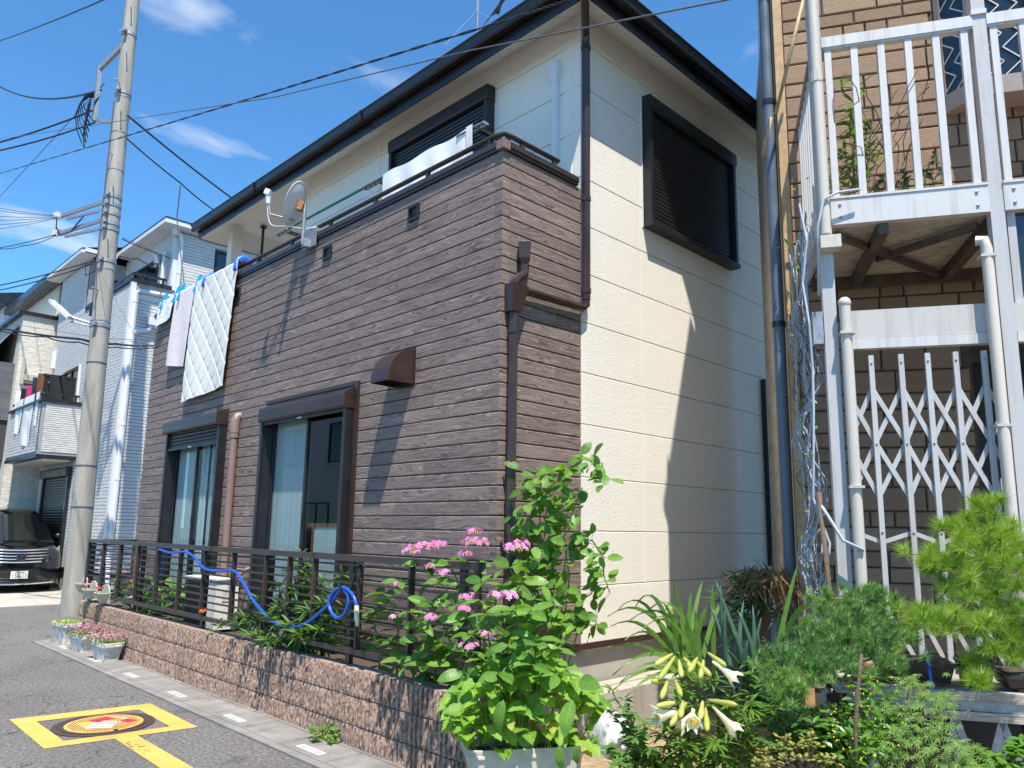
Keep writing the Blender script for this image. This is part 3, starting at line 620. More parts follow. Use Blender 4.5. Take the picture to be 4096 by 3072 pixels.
wd2 = sliding_window(W2, 2.645, (2.645, 2.80, .125), 'brown_metal', [(-7.6, -6.86, .0015)], None)
# paper screen frame seen through the right pane
sf = MB(); fb(PF, -6.82, -6.0, -.095, -.078, 1.545, 1.585, sf); fb(PF, -6.74, -6.70, -.095, -.078, .72, 1.545, sf); sf.build('inner_screen_frame', 'terracotta', wd2)
fb(PF, -6.70, -5.99, -.092, -.084, .74, 1.545).build('inner_screen', 'curtain_white', wd2)
fb(PF, -6.40, -5.99, -.30, -.29, 1.6, 2.7).build('curtain', 'curtain_white', wd2)
cs = MB(); fb(PF, -7.70, -5.885, .001, .022, 2.865, 2.90, cs); fb(PF, -5.93, -5.885, .001, .030, .68, 2.864, cs); cs.build('window_casing', 'brown_metal', wd2)
def closed_shutter(P, a0, a1, z0, z1, o, ph):
    fr = MB(); fb(P, a0, a0+.045, 0, o, z0+.045, z1-.155, fr); fb(P, a1-.045, a1, 0, o, z0+.045, z1-.155, fr); fb(P, a0-.004, a1+.004, 0, o+.02, z0, z0+.044, fr); fb(P, a0+.045, a1-.045, 0, .02, z0+.044, z1-.1, fr)
    wd_ = fr.build('window', 'black_metal', ho)
    shutter_box(wd_, P, a0-.006, a1+.006, z1-.154, z1, o+.015, 'black_metal', .012); slats(wd_, P, a0+.046, a1-.046, z0+.045, z1-.155, o-.055, ph)
    fb(P, a0-.014, a0-.007, .001, .012, z0, z1).build('caulk_line', 'white_pvc', wd_); return wd_
closed_shutter(PS, 5.742, 7.42, 4.455, 5.82, .105, .042)
closed_shutter(PU, -6.83, -5.16, 3.62, 6.0, .11, .042)
# ---- eaves: swept fascia, gutter and soffit round the rectangle of the upper walls
RX0, RX1, RY0, RY1 = -11.30, Xc, Yu, 11.0
def sweep(prof, name, mat, parent, closed=False, smooth=False):
    mb = MB(); n = len(prof); vs = []
    for cx, cy, sx, sy in ((RX0, RY0, -1, -1), (RX1, RY0, 1, -1), (RX1, RY1, 1, 1), (RX0, RY1, -1, 1)):
        vs += [(cx+sx*o, cy+sy*o, z) for o, z in prof]
    fs = []
    for k in range(4):
        for i in range(n if closed else n-1): fs.append((k*n+i, k*n+(i+1) % n, ((k+1) % 4)*n+(i+1) % n, ((k+1) % 4)*n+i))
    return mb.add(vs, fs).build(name, mat, parent, smooth)
rf = MB().add([(RX0-.42, RY0-.42, 6.285), (RX1+.42, RY0-.42, 6.285), (RX1+.42, RY1+.42, 6.285), (RX0-.42, RY1+.42, 6.285), (-8.2, 7.9, 7.6), (-7.1, 7.9, 7.6)], [(0, 1, 5, 4), (1, 2, 5), (2, 3, 4, 5), (3, 0, 4)]).build('roof', 'slate_roof', ho)
sweep([(.335, 6.05), (.355, 6.045), (.355, 6.27), (.33, 6.27)], 'fascia', 'gutter_dark', rf, True)
sweep([(.356, 6.175), (.372, 6.160), (.425, 6.165), (.440, 6.182), (.442, 6.215), (.436, 6.222), (.446, 6.262), (.458, 6.272), (.458, 6.286), (.444, 6.286), (.430, 6.27), (.425, 6.19), (.370, 6.18), (.356, 6.19)], 'gutter', 'gutter_dark', rf, True)
sf = MB(); z_in, z_out, o_ = 6.26, 6.055, .336
def soff(x0, x1, mat, side=False, nm='soffit'):
    mb = MB(); hole = mat == 'perforated_soffit'
    if not side: v = [(x0, RY0-o_, z_out), (x1, RY0-o_, z_out), (x1, RY0+.0, z_in), (x0, RY0+.0, z_in)]
    else: v = [(RX1+o_, x0, z_out), (RX1+o_, x1, z_out), (RX1, x1, z_in), (RX1, x0, z_in)]
    mb.add(v, [(0, 1, 2, 3)]).build(nm, mat, rf)
ed = [(-8.75, -7.606, 0), (-7.6, -6.756, 1), (-6.75, -4.956, 0), (-4.95, -4.066, 1)]
for a, b, k in ed: soff(a, b, 'perforated_soffit' if k else 'soffit_white')
for a, b, k in ((4.81, 5.62, 1), (5.625, 6.85, 0), (6.855, 7.75, 1), (7.755, 11, 0)): soff(a, b, 'perforated_soffit' if k else 'soffit_white', True)
MB().add([(-4.06, RY0-o_, z_out), (RX1+o_, RY0-o_, z_out), (RX1, RY0, z_in), (-4.06, RY0, z_in), (RX1+o_, 4.805, z_out), (RX1, 4.805, z_in)], [(0, 1, 2, 3), (1, 4, 5, 2)]).build('soffit', 'soffit_white', rf)
MB().add([(RX0-o_, RY0-o_, z_out), (-8.755, RY0-o_, z_out), (-8.755, RY0, z_in), (RX0, RY0, z_in), (-8.755, 6.5, z_in), (RX0, 6.5, z_in), (RX0-o_, 11, z_out), (RX0, 11, z_in)], [(0, 1, 2, 3), (3, 2, 4, 5), (0, 3, 7, 6)]).build('soffit', 'soffit_white', rf)
for x in (-6.95, -9.6): MB().box(x-.02, x+.02, RY0-.462, RY0-.40, 6.158, 6.29).build('gutter_joint', 'black_metal', rf)
# ---- rainwater pipes at the corner
dp = MB().tube([(Xc+.052, 4.815, 3.50), (Xc+.052, 4.815, 5.93), (Xc+.07, 4.79, 6.0), (Xc+.30, 4.50, 6.10), (Xc+.365, 4.43, 6.14), (Xc+.385, 4.41, 6.2)], .037, 8); dp = dp.build('downpipe', 'brown_metal', ho, smooth='auto')
for z in (5.88, 4.42, 3.58): MB().tube([(Xc+.052, 4.815, z-.022), (Xc+.052, 4.815, z+.022)], .043, 8).build('pipe_collar', 'brown_metal', dp)
MB().tube([(Xc+.052, 4.815, 3.56), (Xc+.052, 4.815, 3.455), (Xc+.052, 4.77, 3.42), (Xc+.055, 4.1, 3.40), (Xc+.055, 4.0, 3.385)], .034, 8).build('cross_pipe', 'brown_metal', dp, smooth='auto')
d2 = MB().tube([(Xc+.055, 3.935, .1), (Xc+.055, 3.935, 3.36), (Xc+.055, 3.945, 3.44), (Xc+.055, 3.99, 3.49), (Xc+.055, 4.045, 3.53), (Xc+.055, 4.05, 3.6)], .037, 8).build('downpipe', 'brown_metal', ho, smooth='auto')
MB().hexa([(Xc+.014, 3.885, 3.20), (Xc+.096, 3.885, 3.20), (Xc+.096, 3.985, 3.20), (Xc+.014, 3.985, 3.20), (Xc+.010, 3.88, 3.42), (Xc+.10, 3.88, 3.42), (Xc+.10, 4.06, 3.42), (Xc+.010, 4.06, 3.42)]).build('pipe_junction', 'brown_metal', d2)
for z in (3.05, 1.78): MB().tube([(Xc+.055, 3.935, z-.02), (Xc+.055, 3.935, z+.02)], .043, 8).build('pipe_collar', 'brown_metal', d2)
MB().lathe((Xc+.055, 4.05, 3.56), [(.036, 0), (.036, .05), (.062, .10), (.070, .22), (.072, .225), (.06, .225), (.05, .12)], 4).build('hopper_head', 'brown_metal', d2)
# taupe pipe between the front windows
tp = MB().tube([(-8.36, Yf-.048, .45), (-8.36, Yf-.048, 2.70)], .042, 10).build('drain_pipe', 'taupe_pvc', ho, smooth='auto')
MB().tube([(-8.36, Yf-.048, 2.60), (-8.36, Yf-.048, 2.74), (-8.36, Yf-.03, 2.79), (-8.36, Yf+.02, 2.80)], .056, 10).build('pipe_elbow', 'taupe_pvc', tp, smooth='auto')
MB().tube([(-8.36, Yf-.048, 2.545), (-8.36, Yf-.048, 2.60)], .052, 10).build('pipe_collar', 'taupe_pvc', tp)
# range hood outlet
vh = MB(); a0, a1, zb, zt, dep = -5.335, -5.075, 2.765, 3.065, .262; arc = []
for i in range(9):
    th = math.pi/2*i/8; arc.append((dep*math.sin(th) if i else .0, zb+.02+(zt-zb-.02)*math.cos(th)))
pr = [(0, zt)] + arc[1:] + [(dep, zb)]
n = len(pr); vs = [PF(a0, o, z) for o, z in pr] + [PF(a1, o, z) for o, z in pr]; vs2 = [PF(a0, 0, zb), PF(a1, 0, zb)]
vh.add(vs+vs2, [(i, i+1, n+i+1, n+i) for i in range(n-1)] + [tuple(list(range(n))+[2*n]), tuple(list(range(2*n-1, n-1, -1))+[2*n+1])])
vh = vh.build('vent_hood', 'aged_copper' if 'aged_copper' in M else 'brown_metal', ho)
fb(PF, a0-.015, a1+.022, .001, .008, zb-.02, zt+.02).build('hood_flange', 'brown_metal', vh); fb(PF, a0+.01, a1-.01, .0, .24, zb+.035, zb+.045).build('hood_grille', 'black_metal', vh)
# overflow scuppers
for x in (-5.153, -6.60, -8.66):
    sc_ = MB()
    for q0, q1, r0, r1 in holes_grid(x-.075, x+.075, 4.265, 4.405, [(x-.055, x+.055, 4.285, 4.385)]): fb(PF, q0, q1, .0, .022, r0, r1, sc_)
    sc_ = sc_.build('scupper', 'black_metal', ho); fb(PF, x-.056, x+.056, .0005, .003, 4.284, 4.386).build('scupper_opening', 'black_plastic', sc_)
# white air-conditioning duct cover on the upper wall
dc = MB(); fb(PU, -4.335, -4.275, .001, .05, 4.0, 5.72, dc); dc = dc.build('duct_cover', 'white_pvc', ho)
MB().hexa([PU(-4.335, .055, 5.68), PU(-4.272, .055, 5.68), PU(-4.272, .001, 5.68), PU(-4.335, .001, 5.68), PU(-4.35, .07, 5.76), PU(-4.255, .07, 5.76), PU(-4.255, .001, 5.76), PU(-4.35, .001, 5.76)]).build('duct_cap', 'white_pvc', dc)
MB().hexa([PU(-4.35, .07, 5.761), PU(-4.255, .07, 5.761), PU(-4.255, .001, 5.761), PU(-4.35, .001, 5.761), PU(-4.345, .06, 5.87), PU(-4.26, .06, 5.87), PU(-4.26, .001, 5.89), PU(-4.345, .001, 5.89)]).build('duct_cap', 'white_pvc', dc)
# clothes-pole arms fixed to the upper wall
for x in (-8.62, -6.55, -4.95):
    ar = MB(); ar.box(x-.02, x+.02, 4.42, Yu-.002, 5.285, 5.325); ar.box(x-.03, x+.03, Yu-.02, Yu-.001, 5.20, 5.38)
    ar = ar.build('pole_arm', 'black_metal', ho)
    hd = MB()
    for s in (-.03, .03): hd.tube([(x-.22, 4.36+s, 5.28), (x+.16, 4.36+s, 5.28)], .010, 6)
    for q in (-.22, -.13, -.04, .05, .15): hd.box(x+q-.008, x+q+.008, 4.33, 4.39, 5.265, 5.295)
    hd.build('pole_holder', 'galvanised', ar)
MB().tube([(-10.85, 5.15, 4.0), (-10.85, 5.15, 6.25)], .022, 8).build('ceiling_rod', 'black_metal', ho); MB().lathe((-10.85, 5.15, 6.21), [(.05, 0), (.05, .03)], 12).build('rod_flange', 'black_metal', ho)
# retaining wall beside the house
st = MB().box(-4.03, -3.90, 3.36, 6.6, -.05, .34).box(-3.90, -3.75, 4.4, 5.9, -.05, .33)
rw = thing('garden_retaining_wall', 'low stained concrete retaining wall below the cream wall', 'wall', (-3.9, 5, 0))
st.build('wall', 'foundation', rw)
# ------------------------------------------------------------ the tan brick house on the right
m_stone_siding('tan_siding', (.46, .36, .26), (.62, .50, .38), 4, 14)
A_ = rad(29.58); Ux = Vector((math.cos(A_), math.sin(A_), 0)); Wx = Vector((-math.sin(A_), math.cos(A_), 0)); P0 = Vector((-2.31, 5.08, 0))
def RB(u, w, z): return P0 + Ux*u + Wx*w + Vector((0, 0, z))
def rbox(u0, u1, w0, w1, z0, z1, mb=None):
    mb = mb or MB(); return mb.hexa([RB(u0, w0, z0), RB(u1, w0, z0), RB(u1, w1, z0), RB(u0, w1, z0), RB(u0, w0, z1), RB(u1, w0, z1), RB(u1, w1, z1), RB(u0, w1, z1)])
rh = thing('tan_brick_house', 'tan brick house with aluminium balcony and folding gate at the right edge', 'house', tuple(RB(1, 0, 0)))
bwl = MB()
for a0, a1, z0, z1 in holes_grid(.03, 7, -.05, 6.35, [(1.14, 2.2, -.05, 2.80), (1.10, 2.4, 4.55, 5.9)]): rbox(a0, a1, .012, .2, z0, z1, bwl)
bwl = bwl.build('brick_wall', 'brick_joint', rh)
sdw = MB(); rbox(.0, .2, .2, 2.9, -.05, 6.35, sdw); rbox(.2, 7, 2.7, 2.9, -.05, 6.35, sdw); sdw.build('side_wall', 'tan_siding', rh)
rr = random.Random(21); z = .55; row = 0; RBm = Matrix(((Ux.x, Wx.x, 0, 0), (Ux.y, Wx.y, 0, 0), (0, 0, 1, 0), (0, 0, 0, 1)))
bk = MB().add([(0, .014, 0), (1, .014, 0), (1, .014, 1), (0, .014, 1), (0, .004, 0), (1, .004, 0), (1, .004, 1), (0, .004, 1), (.025, -.003, .05), (.975, -.003, .05), (.975, -.003, .95), (.025, -.003, .95)],
    [(8, 9, 10, 11), (4, 5, 9, 8), (5, 6, 10, 9), (6, 7, 11, 10), (7, 4, 8, 11), (0, 1, 5, 4), (1, 2, 6, 5), (2, 3, 7, 6), (3, 0, 4, 7)]).mesh('brick', 'ashlar_brick')
hs_ = [.104, .158, .108, .160, .166, .100]
while z < 6.2:
    h = hs_[row % 6]; u = .06 - rr.uniform(0, .12); umax = 1.13 if z < 2.8 else 2.0
    while u < umax:
        L_ = rr.choice([.15, .19, .24, .28, .33]) * (1.15 if h > .12 else 1); e = min(u+L_, umax); s = max(u, .055)
        if e-s > .03:
            if not (z > 4.5 and z < 5.9 and s > 1.05) and (e-s > .05):
                ee = min(e, 1.09) if (4.45 < z < 5.9) else e
                if ee-s > .03: inst('brick', bk, bwl, Matrix.Translation(RB(s, 0, z)) @ RBm @ Matrix.Diagonal((ee-s-.011, 1, h-.011, 1)))
        u += L_
    z += h; row += 1
# tan corner trim and blue-grey downpipe
rbox(-.012, .05, -.012, .16, -.05, 6.3).build('corner_trim', 'tan_trim', rh)
bp = MB().tube([RB(-.065, .06, .1), RB(-.065, .06, 6.2)], .043, 10).build('downpipe', 'blue_grey_pvc', rh, smooth='auto')
for z_ in (4.80, 3.05): MB().tube([RB(-.065, .06, z_-.02), RB(-.065, .06, z_+.02)], .049, 10).build('pipe_band', 'black_metal', bp)
# unseen lower roof with sloping verge, set-back storey, eave, shaped for their shadow
rbox(.05, 7, .75, 2.6, 6.4, 8.2).build('unseen_upper_storey', 'cream_siding', rh)
MB().add([RB(-.02, -.25, 6.36), RB(7, -.25, 6.36), RB(7, .75, 7.05), RB(-.02, .75, 7.05), RB(-.02, -.25, 6.30), RB(7, -.25, 6.30), RB(7, .75, 6.95), RB(-.02, .75, 6.95), RB(-.02, 2.9, 6.40), RB(-.02, .2, 6.30)], [(0, 1, 2, 3), (4, 7, 6, 5), (0, 4, 5, 1), (0, 3, 7, 4)]).build('unseen_lower_roof', 'slate_roof', rh)
rbox(.0, .06, .0, .75, 6.34, 6.94).build('gable_infill', 'cream_siding', rh) if False else None
rbox(-.33, 7, .30, 3.3, 8.22, 8.42).build('unseen_upper_eave', 'gutter_dark', rh)
# doorway behind the gate
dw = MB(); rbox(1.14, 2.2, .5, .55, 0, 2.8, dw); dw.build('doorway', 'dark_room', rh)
# bay window with diamond lattice
bay = [(1.09, .0), (1.25, -.22), (1.95, -.22), (2.12, .0)]
bw_ = MB(); bw_.add([RB(u, w, 4.50) for u, w in bay]+[RB(u, w, 4.56) for u, w in bay]+[RB(1.09, .1, 4.5), RB(2.12, .1, 4.5)], [(0, 1, 5, 4), (1, 2, 6, 5), (2, 3, 7, 6), (4, 5, 6, 7), (0, 3, 2, 1)])
bw_.add([RB(u, w, 5.9) for u, w in bay]+[RB(u, w, 6.0) for u, w in bay], [(0, 1, 5, 4), (1, 2, 6, 5), (2, 3, 7, 6), (0, 3, 2, 1)])
def bsec(i, t0, t1, z0, z1, o, mb):
    a, b = Vector(bay[i]), Vector(bay[i+1]); p, q = a.lerp(b, t0), a.lerp(b, t1); n_ = Vector((-(b-a).y, (b-a).x)).normalized()*-o
    mb.hexa([RB(p.x, p.y, z0), RB(q.x, q.y, z0), RB(q.x-n_.x, q.y-n_.y, z0), RB(p.x-n_.x, p.y-n_.y, z0), RB(p.x, p.y, z1), RB(q.x, q.y, z1), RB(q.x-n_.x, q.y-n_.y, z1), RB(p.x-n_.x, p.y-n_.y, z1)])
for i in range(3):
    for t0, t1 in ((0, .16 if i != 1 else .05), (.84 if i != 1 else .95, 1)): bsec(i, t0, t1, 4.56, 5.9, .04, bw_)
    bsec(i, .1, .9, 4.56, 4.63, .04, bw_)
bw_ = bw_.build('bay_window', 'mauve_frame', rh)
for i in range(3):
    a, b = Vector(bay[i]), Vector(bay[i+1]); mb = MB(); p, q = a.lerp(b, .1), a.lerp(b, .9)
    mb.add([RB(p.x, p.y+.02, 4.6), RB(q.x, q.y+.02, 4.6), RB(q.x, q.y+.02, 5.9), RB(p.x, p.y+.02, 5.9)], [(0, 1, 2, 3)]).build('glass', 'car_glass', bw_)
    lat = MB(); wd_ = (q-p).length; n = max(1, round(wd_/.11)); st = wd_/n
    for s in (1, -1):
        for k in range(-2*12, n+24):
            for j in range(0, 13):
                x0_ = k*st + (0 if s == 1 else st); zz0 = 4.63+j*.20*.5
        for k in range(n):
            for j in range(12):
                x0_ = k/n; x1_ = (k+1)/n; c = (j % 2 == 0) == (s == 1)
                za, zb = 4.63+j*.105, 4.63+(j+1)*.105
                if not c: za, zb = zb, za
                pa, pb = p.lerp(q, x0_), p.lerp(q, x1_)
                if (j % 2 == 0) == (s == 1) or True: lat.bar(RB(pa.x, pa.y+.012, za), RB(pb.x, pb.y+.012, zb), .006, .008) if s == 1 else None
    lat.build('lattice', 'white_alu', bw_)
rbox(1.3, 1.9, .3, .31, 4.6, 5.9).build('inner_curtain', 'curtain_white', bw_)
# ---- balcony
bc = MB(); rbox(.17, 1.95, -1.04, .0, 3.36, 3.42, bc); bc = bc.build('balcony_deck', 'deck_board', rh)
for i in range(6): rbox(.18, 1.94, -1.02+.17*i, -1.02+.17*i+.163, 3.342, 3.36).build('deck_board', 'deck_board', bc)
for u in (.42, .99, 1.6): rbox(u, u+.055, -1.02, -.02, 3.27, 3.34).build('joist', 'deck_beam', bc)
rbox(.17, 1.95, -.055, -.01, 3.26, 3.34).build('ledger_beam', 'deck_beam', bc)
MB().bar(RB(.2, -.98, 3.30), RB(.95, -.10, 3.30), .03, .04).bar(RB(.95, -.95, 3.298), RB(.5, -.5, 3.298), .03, .04).build('brace', 'deck_beam', bc)
for u in (.096, .988, 1.88): rbox(u, u+.070, -1.05, -.98, -.05, 6.3 if u > .5 else 5.6).build('balcony_post', 'pale_grey_alu', rh)
for u0, u1 in ((.167, .987), (1.059, 1.879)):
    bm = MB(); rbox(u0, u1, -1.056, -1.0, 3.335, 3.492, bm); rbox(u0, u1, -1.062, -1.0, 3.493, 3.507, bm); bm = bm.build('balcony_beam', 'white_alu', rh)
    for u in (u0+.05, u1-.06):
        for z_ in (3.375, 3.455): MB().lathe(RB(u, -1.056, z_), [(.009, 0), (.009, .006), (.005, .008)], 8, axis=-Wx).build('bolt', 'galvanised', bm)
    rl = MB(); rbox(u0, u1, -1.055, -.995, 4.478, 4.545, rl); rbox(u0, u1, -1.047, -1.003, 4.466, 4.478, rl); rl.build('balcony_rail', 'white_alu', rh)
    bs = MB(); rbox(-.019, .019, -.0, .03, 0, .958, bs)
    for i in range(6): rbox(u0+.016+.148*i, u0+.054+.148*i, -1.042, -1.012, 3.507, 4.465).build('baluster', 'white_alu', rh)
rbox(.982, 1.062, -1.062, -.972, 4.546, 4.575).build('post_collar', 'white_alu', rh)
rbox(.112, .152, -.98, -.01, 4.50, 4.545).build('side_rail', 'taupe_pvc', rh); rbox(.10, .16, -.98, -.01, 3.335, 3.49).build('side_beam', 'white_alu', rh)
for i in range(8): rbox(.122, .146, -.90+.115*i, -.875+.115*i, 3.49, 4.50).build('baluster', 'white_alu', rh)
# rain pipes on the posts
up_ = MB().tube([RB(.125, -1.105, 3.26), RB(.120, -1.105, 6.0)], .030, 10).build('rain_pipe', 'beige_pvc', rh, smooth='auto')
MB().tube([RB(.122, -1.105, 4.22), RB(.122, -1.105, 4.29)], .034, 10).build('pipe_collar', 'beige_pvc', up_)
rbox(.09, .20, -1.14, -1.052, 3.17, 3.245).build('pipe_shoe', 'beige_pvc', up_)
lp = MB().tube([RB(.203, -1.10, .1), RB(.203, -1.10, 2.84)], .030, 10).sphere(RB(.203, -1.10, 2.845), .036, 10, 6).build('rain_pipe', 'beige_pvc', rh, smooth='auto')
rp_ = MB().tube([RB(.93, -1.11, .1), RB(.932, -1.11, 3.10), RB(.925, -1.105, 3.15), RB(.89, -1.09, 3.155)], .029, 10).build('rain_pipe', 'beige_pvc', rh, smooth='auto')
for q, u, zz in ((lp, .203, 2.66), (lp, .203, 1.80), (rp_, .93, 3.05), (rp_, .93, 2.12)): rbox(u-.036, u+.04, -1.14, -1.065, zz, zz+.014).build('pipe_clip', 'beige_alu', q)
# gate head panel
rbox(.235, .945, -1.045, -1.0, 2.648, 2.812).build('gate_panel', 'beige_alu', rh); rbox(.235, .945, -1.052, -1.0, 2.588, 2.645).build('gate_track', 'white_alu', rh)
rbox(1.06, 1.9, -1.045, -1.0, 2.648, 2.805).build('gate_panel', 'beige_alu', rh); rbox(1.06, 1.9, -1.052, -1.0, 2.588, 2.645).build('gate_track', 'white_alu', rh)
rbox(.035, .090, -1.06, -1.0, 2.625, 2.815).build('wall_bracket', 'galvanised', rh)
so_ = MB(); rbox(1.075, 1.9, -1.02, -.98, 2.80, 2.84, so_); rbox(1.075, 1.115, -1.02, -.98, 2.84, 3.335, so_); so_.build('side_window', 'pale_grey_alu', rh); rbox(1.115, 1.9, -1.0, -.995, 2.84, 3.33).build('side_glass', 'car_glass', rh)
# folding gate
fg = thing('folding_gate', 'pale grey scissor lattice gate between the balcony posts', 'gate', tuple(RB(.6, -1.05, 0)))
gu = [.329, .481, .614, .752, .890]
for u in gu:
    z1 = 2.545; mb = MB(); rbox(u-.013, u+.013, -1.062, -1.038, .25, z1, mb); mb.build('gate_upright', 'pale_grey_alu', fg)
lv = [2.36, 2.055, 1.755]
pins = MB()
us = [.19]+gu+[1.03]
for k in range(len(us)-1):
    a, b = us[k], us[k+1]
    for j in range(2):
        MB().bar(RB(a, -1.036, lv[j]), RB(b, -1.036, lv[j+1]), .006, .024, up=tuple(Ux)).build('lattice_bar', 'pale_grey_alu', fg)
        MB().bar(RB(a, -1.028, lv[j+1]), RB(b, -1.028, lv[j]), .006, .024, up=tuple(Ux)).build('lattice_bar', 'pale_grey_alu', fg)
    m_ = (a+b)/2
    s = 1 if k % 2 == 0 else -1
    MB().bar(RB(a, -1.034, 1.54+.027*s), RB(b, -1.034, 1.54-.027*s), .006, .022).build('lattice_bar', 'pale_grey_alu', fg)
    for j in range(3):
        MB().bar(RB(a, -1.036, 1.16-.3*j), RB(b, -1.036, .86-.3*j), .006, .022, up=tuple(Ux)).build('lattice_bar', 'pale_grey_alu', fg)
for u in gu:
    for z_ in (2.045, 2.50, 1.567): MB().lathe(RB(u, -1.062, z_), [(.006, 0), (.006, .004), (.003, .006)], 8, axis=-Wx).build('rivet', 'galvanised', fg)
# netting with dead vines between wall and post
nt = thing('garden_net', 'grey nylon net with dead vines hanging between brick corner and balcony post', 'net', tuple(RB(.03, -.5, .6)))
rn = random.Random(5); strands = MB(); cols, rows_ = 15, 58
gp = [[(.03+rn.uniform(-.018, .018)+.05*math.sin(j*.4), -1.0+.92*i/cols+rn.uniform(-.018, .018)+(.03 if j % 2 else 0), 3.45-2.75*j/rows_+rn.uniform(-.012, .012)) for i in range(cols+1)] for j in range(rows_+1)]
for j in range(rows_):
    for i in range(cols+1):
        strands.tube([RB(*gp[j][i]), RB(*gp[j+1][i])], .0022, 3, cap=False)
        if (i+j) % 2 == 0 and i < cols: strands.tube([RB(*gp[j][i]), RB(*gp[j+1][i+1])], .0018, 3, cap=False)
strands.build('net_mesh', 'rope_grey', nt, kind='stuff')
for q in range(7):
    w0 = -1.0+.14*q+rn.uniform(-.04, .04); pts = [RB(.03+rn.uniform(-.04, .04), w0+rn.uniform(-.03, .03), 3.5-.25*i) for i in range(12)]; MB().tube(pts, .008 if q % 3 == 0 else .005, 5).build('rope', 'rope_grey', nt)
vm = MB()
for q in range(26):
    w0 = rn.uniform(-1.0, -.02); z0 = rn.uniform(1.0, 3.6); pts = [RB(.03+rn.uniform(-.05, .05), w0+rn.uniform(-.05, .05), z0-.10*i) for i in range(rn.randrange(4, 12))]; vm.tube(pts, .003, 4)
vm.build('dead_vine', 'bark', nt, kind='stuff')
# ------------------------------------------------------------ white three-storey neighbour
XB, YB = -17.7, 5.4
nb = thing('white_neighbour_house', 'tall white lap sided house with small balconies behind the utility pole', 'house', (-20.5, 6, 0))
core = MB().box(-23.6, XB, YB, 14, .35, 6.97).box(-23.6, -21.05, YB+.001, 14, 6.97, 8.35).box(-21.05, XB, 6.25, 14, 6.97, 8.45).build('wall', 'siding_joint', nb)
def lap(mb, P, a0, a1, z0, z1, ph=.0758, cuts=()):
    z = z0
    while z < z1-.01:
        e = min(z+ph, z1)
        for s0, s1 in sub_intervals(a0, a1, [(c[0], c[1]) for c in cuts if z < c[3] and e > c[2]]):
            v = [P(s0, .001, z+.009), P(s1, .001, z+.009), P(s1, .017, z+.010), P(s0, .017, z+.010), P(s1, .019, e-.003), P(s0, .019, e-.003), P(s1, .001, e), P(s0, .001, e)]
            mb.add(v, [(0, 1, 2, 3), (3, 2, 4, 5), (5, 4, 6, 7)])
        z += ph
    return mb
PB = lambda a, o, z: (a, YB-o, z)
PBS = lambda a, o, z: (XB+o, a, z)
lb = lap(MB(), PB, -23.6, -17.78, .5, 6.9, cuts=[(-23.1, -21.2, .3, 2.9), (-22.3, -20.9, 3.1, 5.5)]); lap(lb, PB, -23.6, -21.12, 6.9, 8.3); lb.build('front_lap_boards', 'white_siding', core, kind='stuff')
ls = lap(MB(), PBS, 5.48, 14, .5, 6.70); lap(ls, PBS, 6.34, 14, 6.9, 8.4, cuts=[(7.2, 8.1, 7.2, 8.25)]); ls.build('side_lap_boards', 'white_siding', core, kind='stuff')
lu = lap(MB(), lambda a, o, z: (a, 6.25-o, z), -21.04, -17.8, 6.95, 8.45, cuts=[(-20.3, -18.6, 6.9, 8.0)]); lu.build('upper_lap_boards', 'white_siding', core, kind='stuff')
for a in ((XB-.09, XB+.022, YB-.022, YB+.09, .5, 7.0), (XB-.09, XB+.022, 6.228, 6.34, 6.97, 8.42)): box('corner_board', 'white_pvc', nb, *a)
box('base_course', 'black_metal', nb, -23.6, XB+.02, YB-.02, 14, .40, .50); box('footing', 'foundation', nb, -23.58, XB-.02, YB+.02, 13.9, -.05, .40)
# eaves and roof
rB = MB().add([(-24.0, 5.04, 8.47), (-20.7, 5.04, 8.47), (-20.7, 6.2, 8.80), (-24.0, 6.2, 8.80), (-20.7, 5.87, 8.59), (-17.36, 5.87, 8.59), (-17.36, 14.3, 8.59), (-20.7, 9, 9.9), (-24.0, 14.3, 8.7), (-23, 9, 9.9)], [(0, 1, 2, 3), (4, 5, 7), (5, 6, 7), (6, 8, 9, 7), (3, 9, 8), (2, 4, 7, 9, 3)]).build('roof', 'slate_roof', nb)
ev = MB().box(-23.95, -20.75, 5.12, 5.4, 8.34, 8.38).box(-23.98, -20.72, 5.05, 5.13, 8.36, 8.46).box(-20.75, -17.45, 5.95, 6.25, 8.44, 8.48).box(-20.72, -17.38, 5.88, 5.96, 8.46, 8.57).box(XB, -17.45, 6.25, 14, 8.44, 8.48).box(-17.46, -17.38, 5.96, 14, 8.461, 8.571).box(-20.78, -20.70, 5.13, 5.9, 8.40, 8.50)
ev.build('eaves', 'white_pvc', rB)
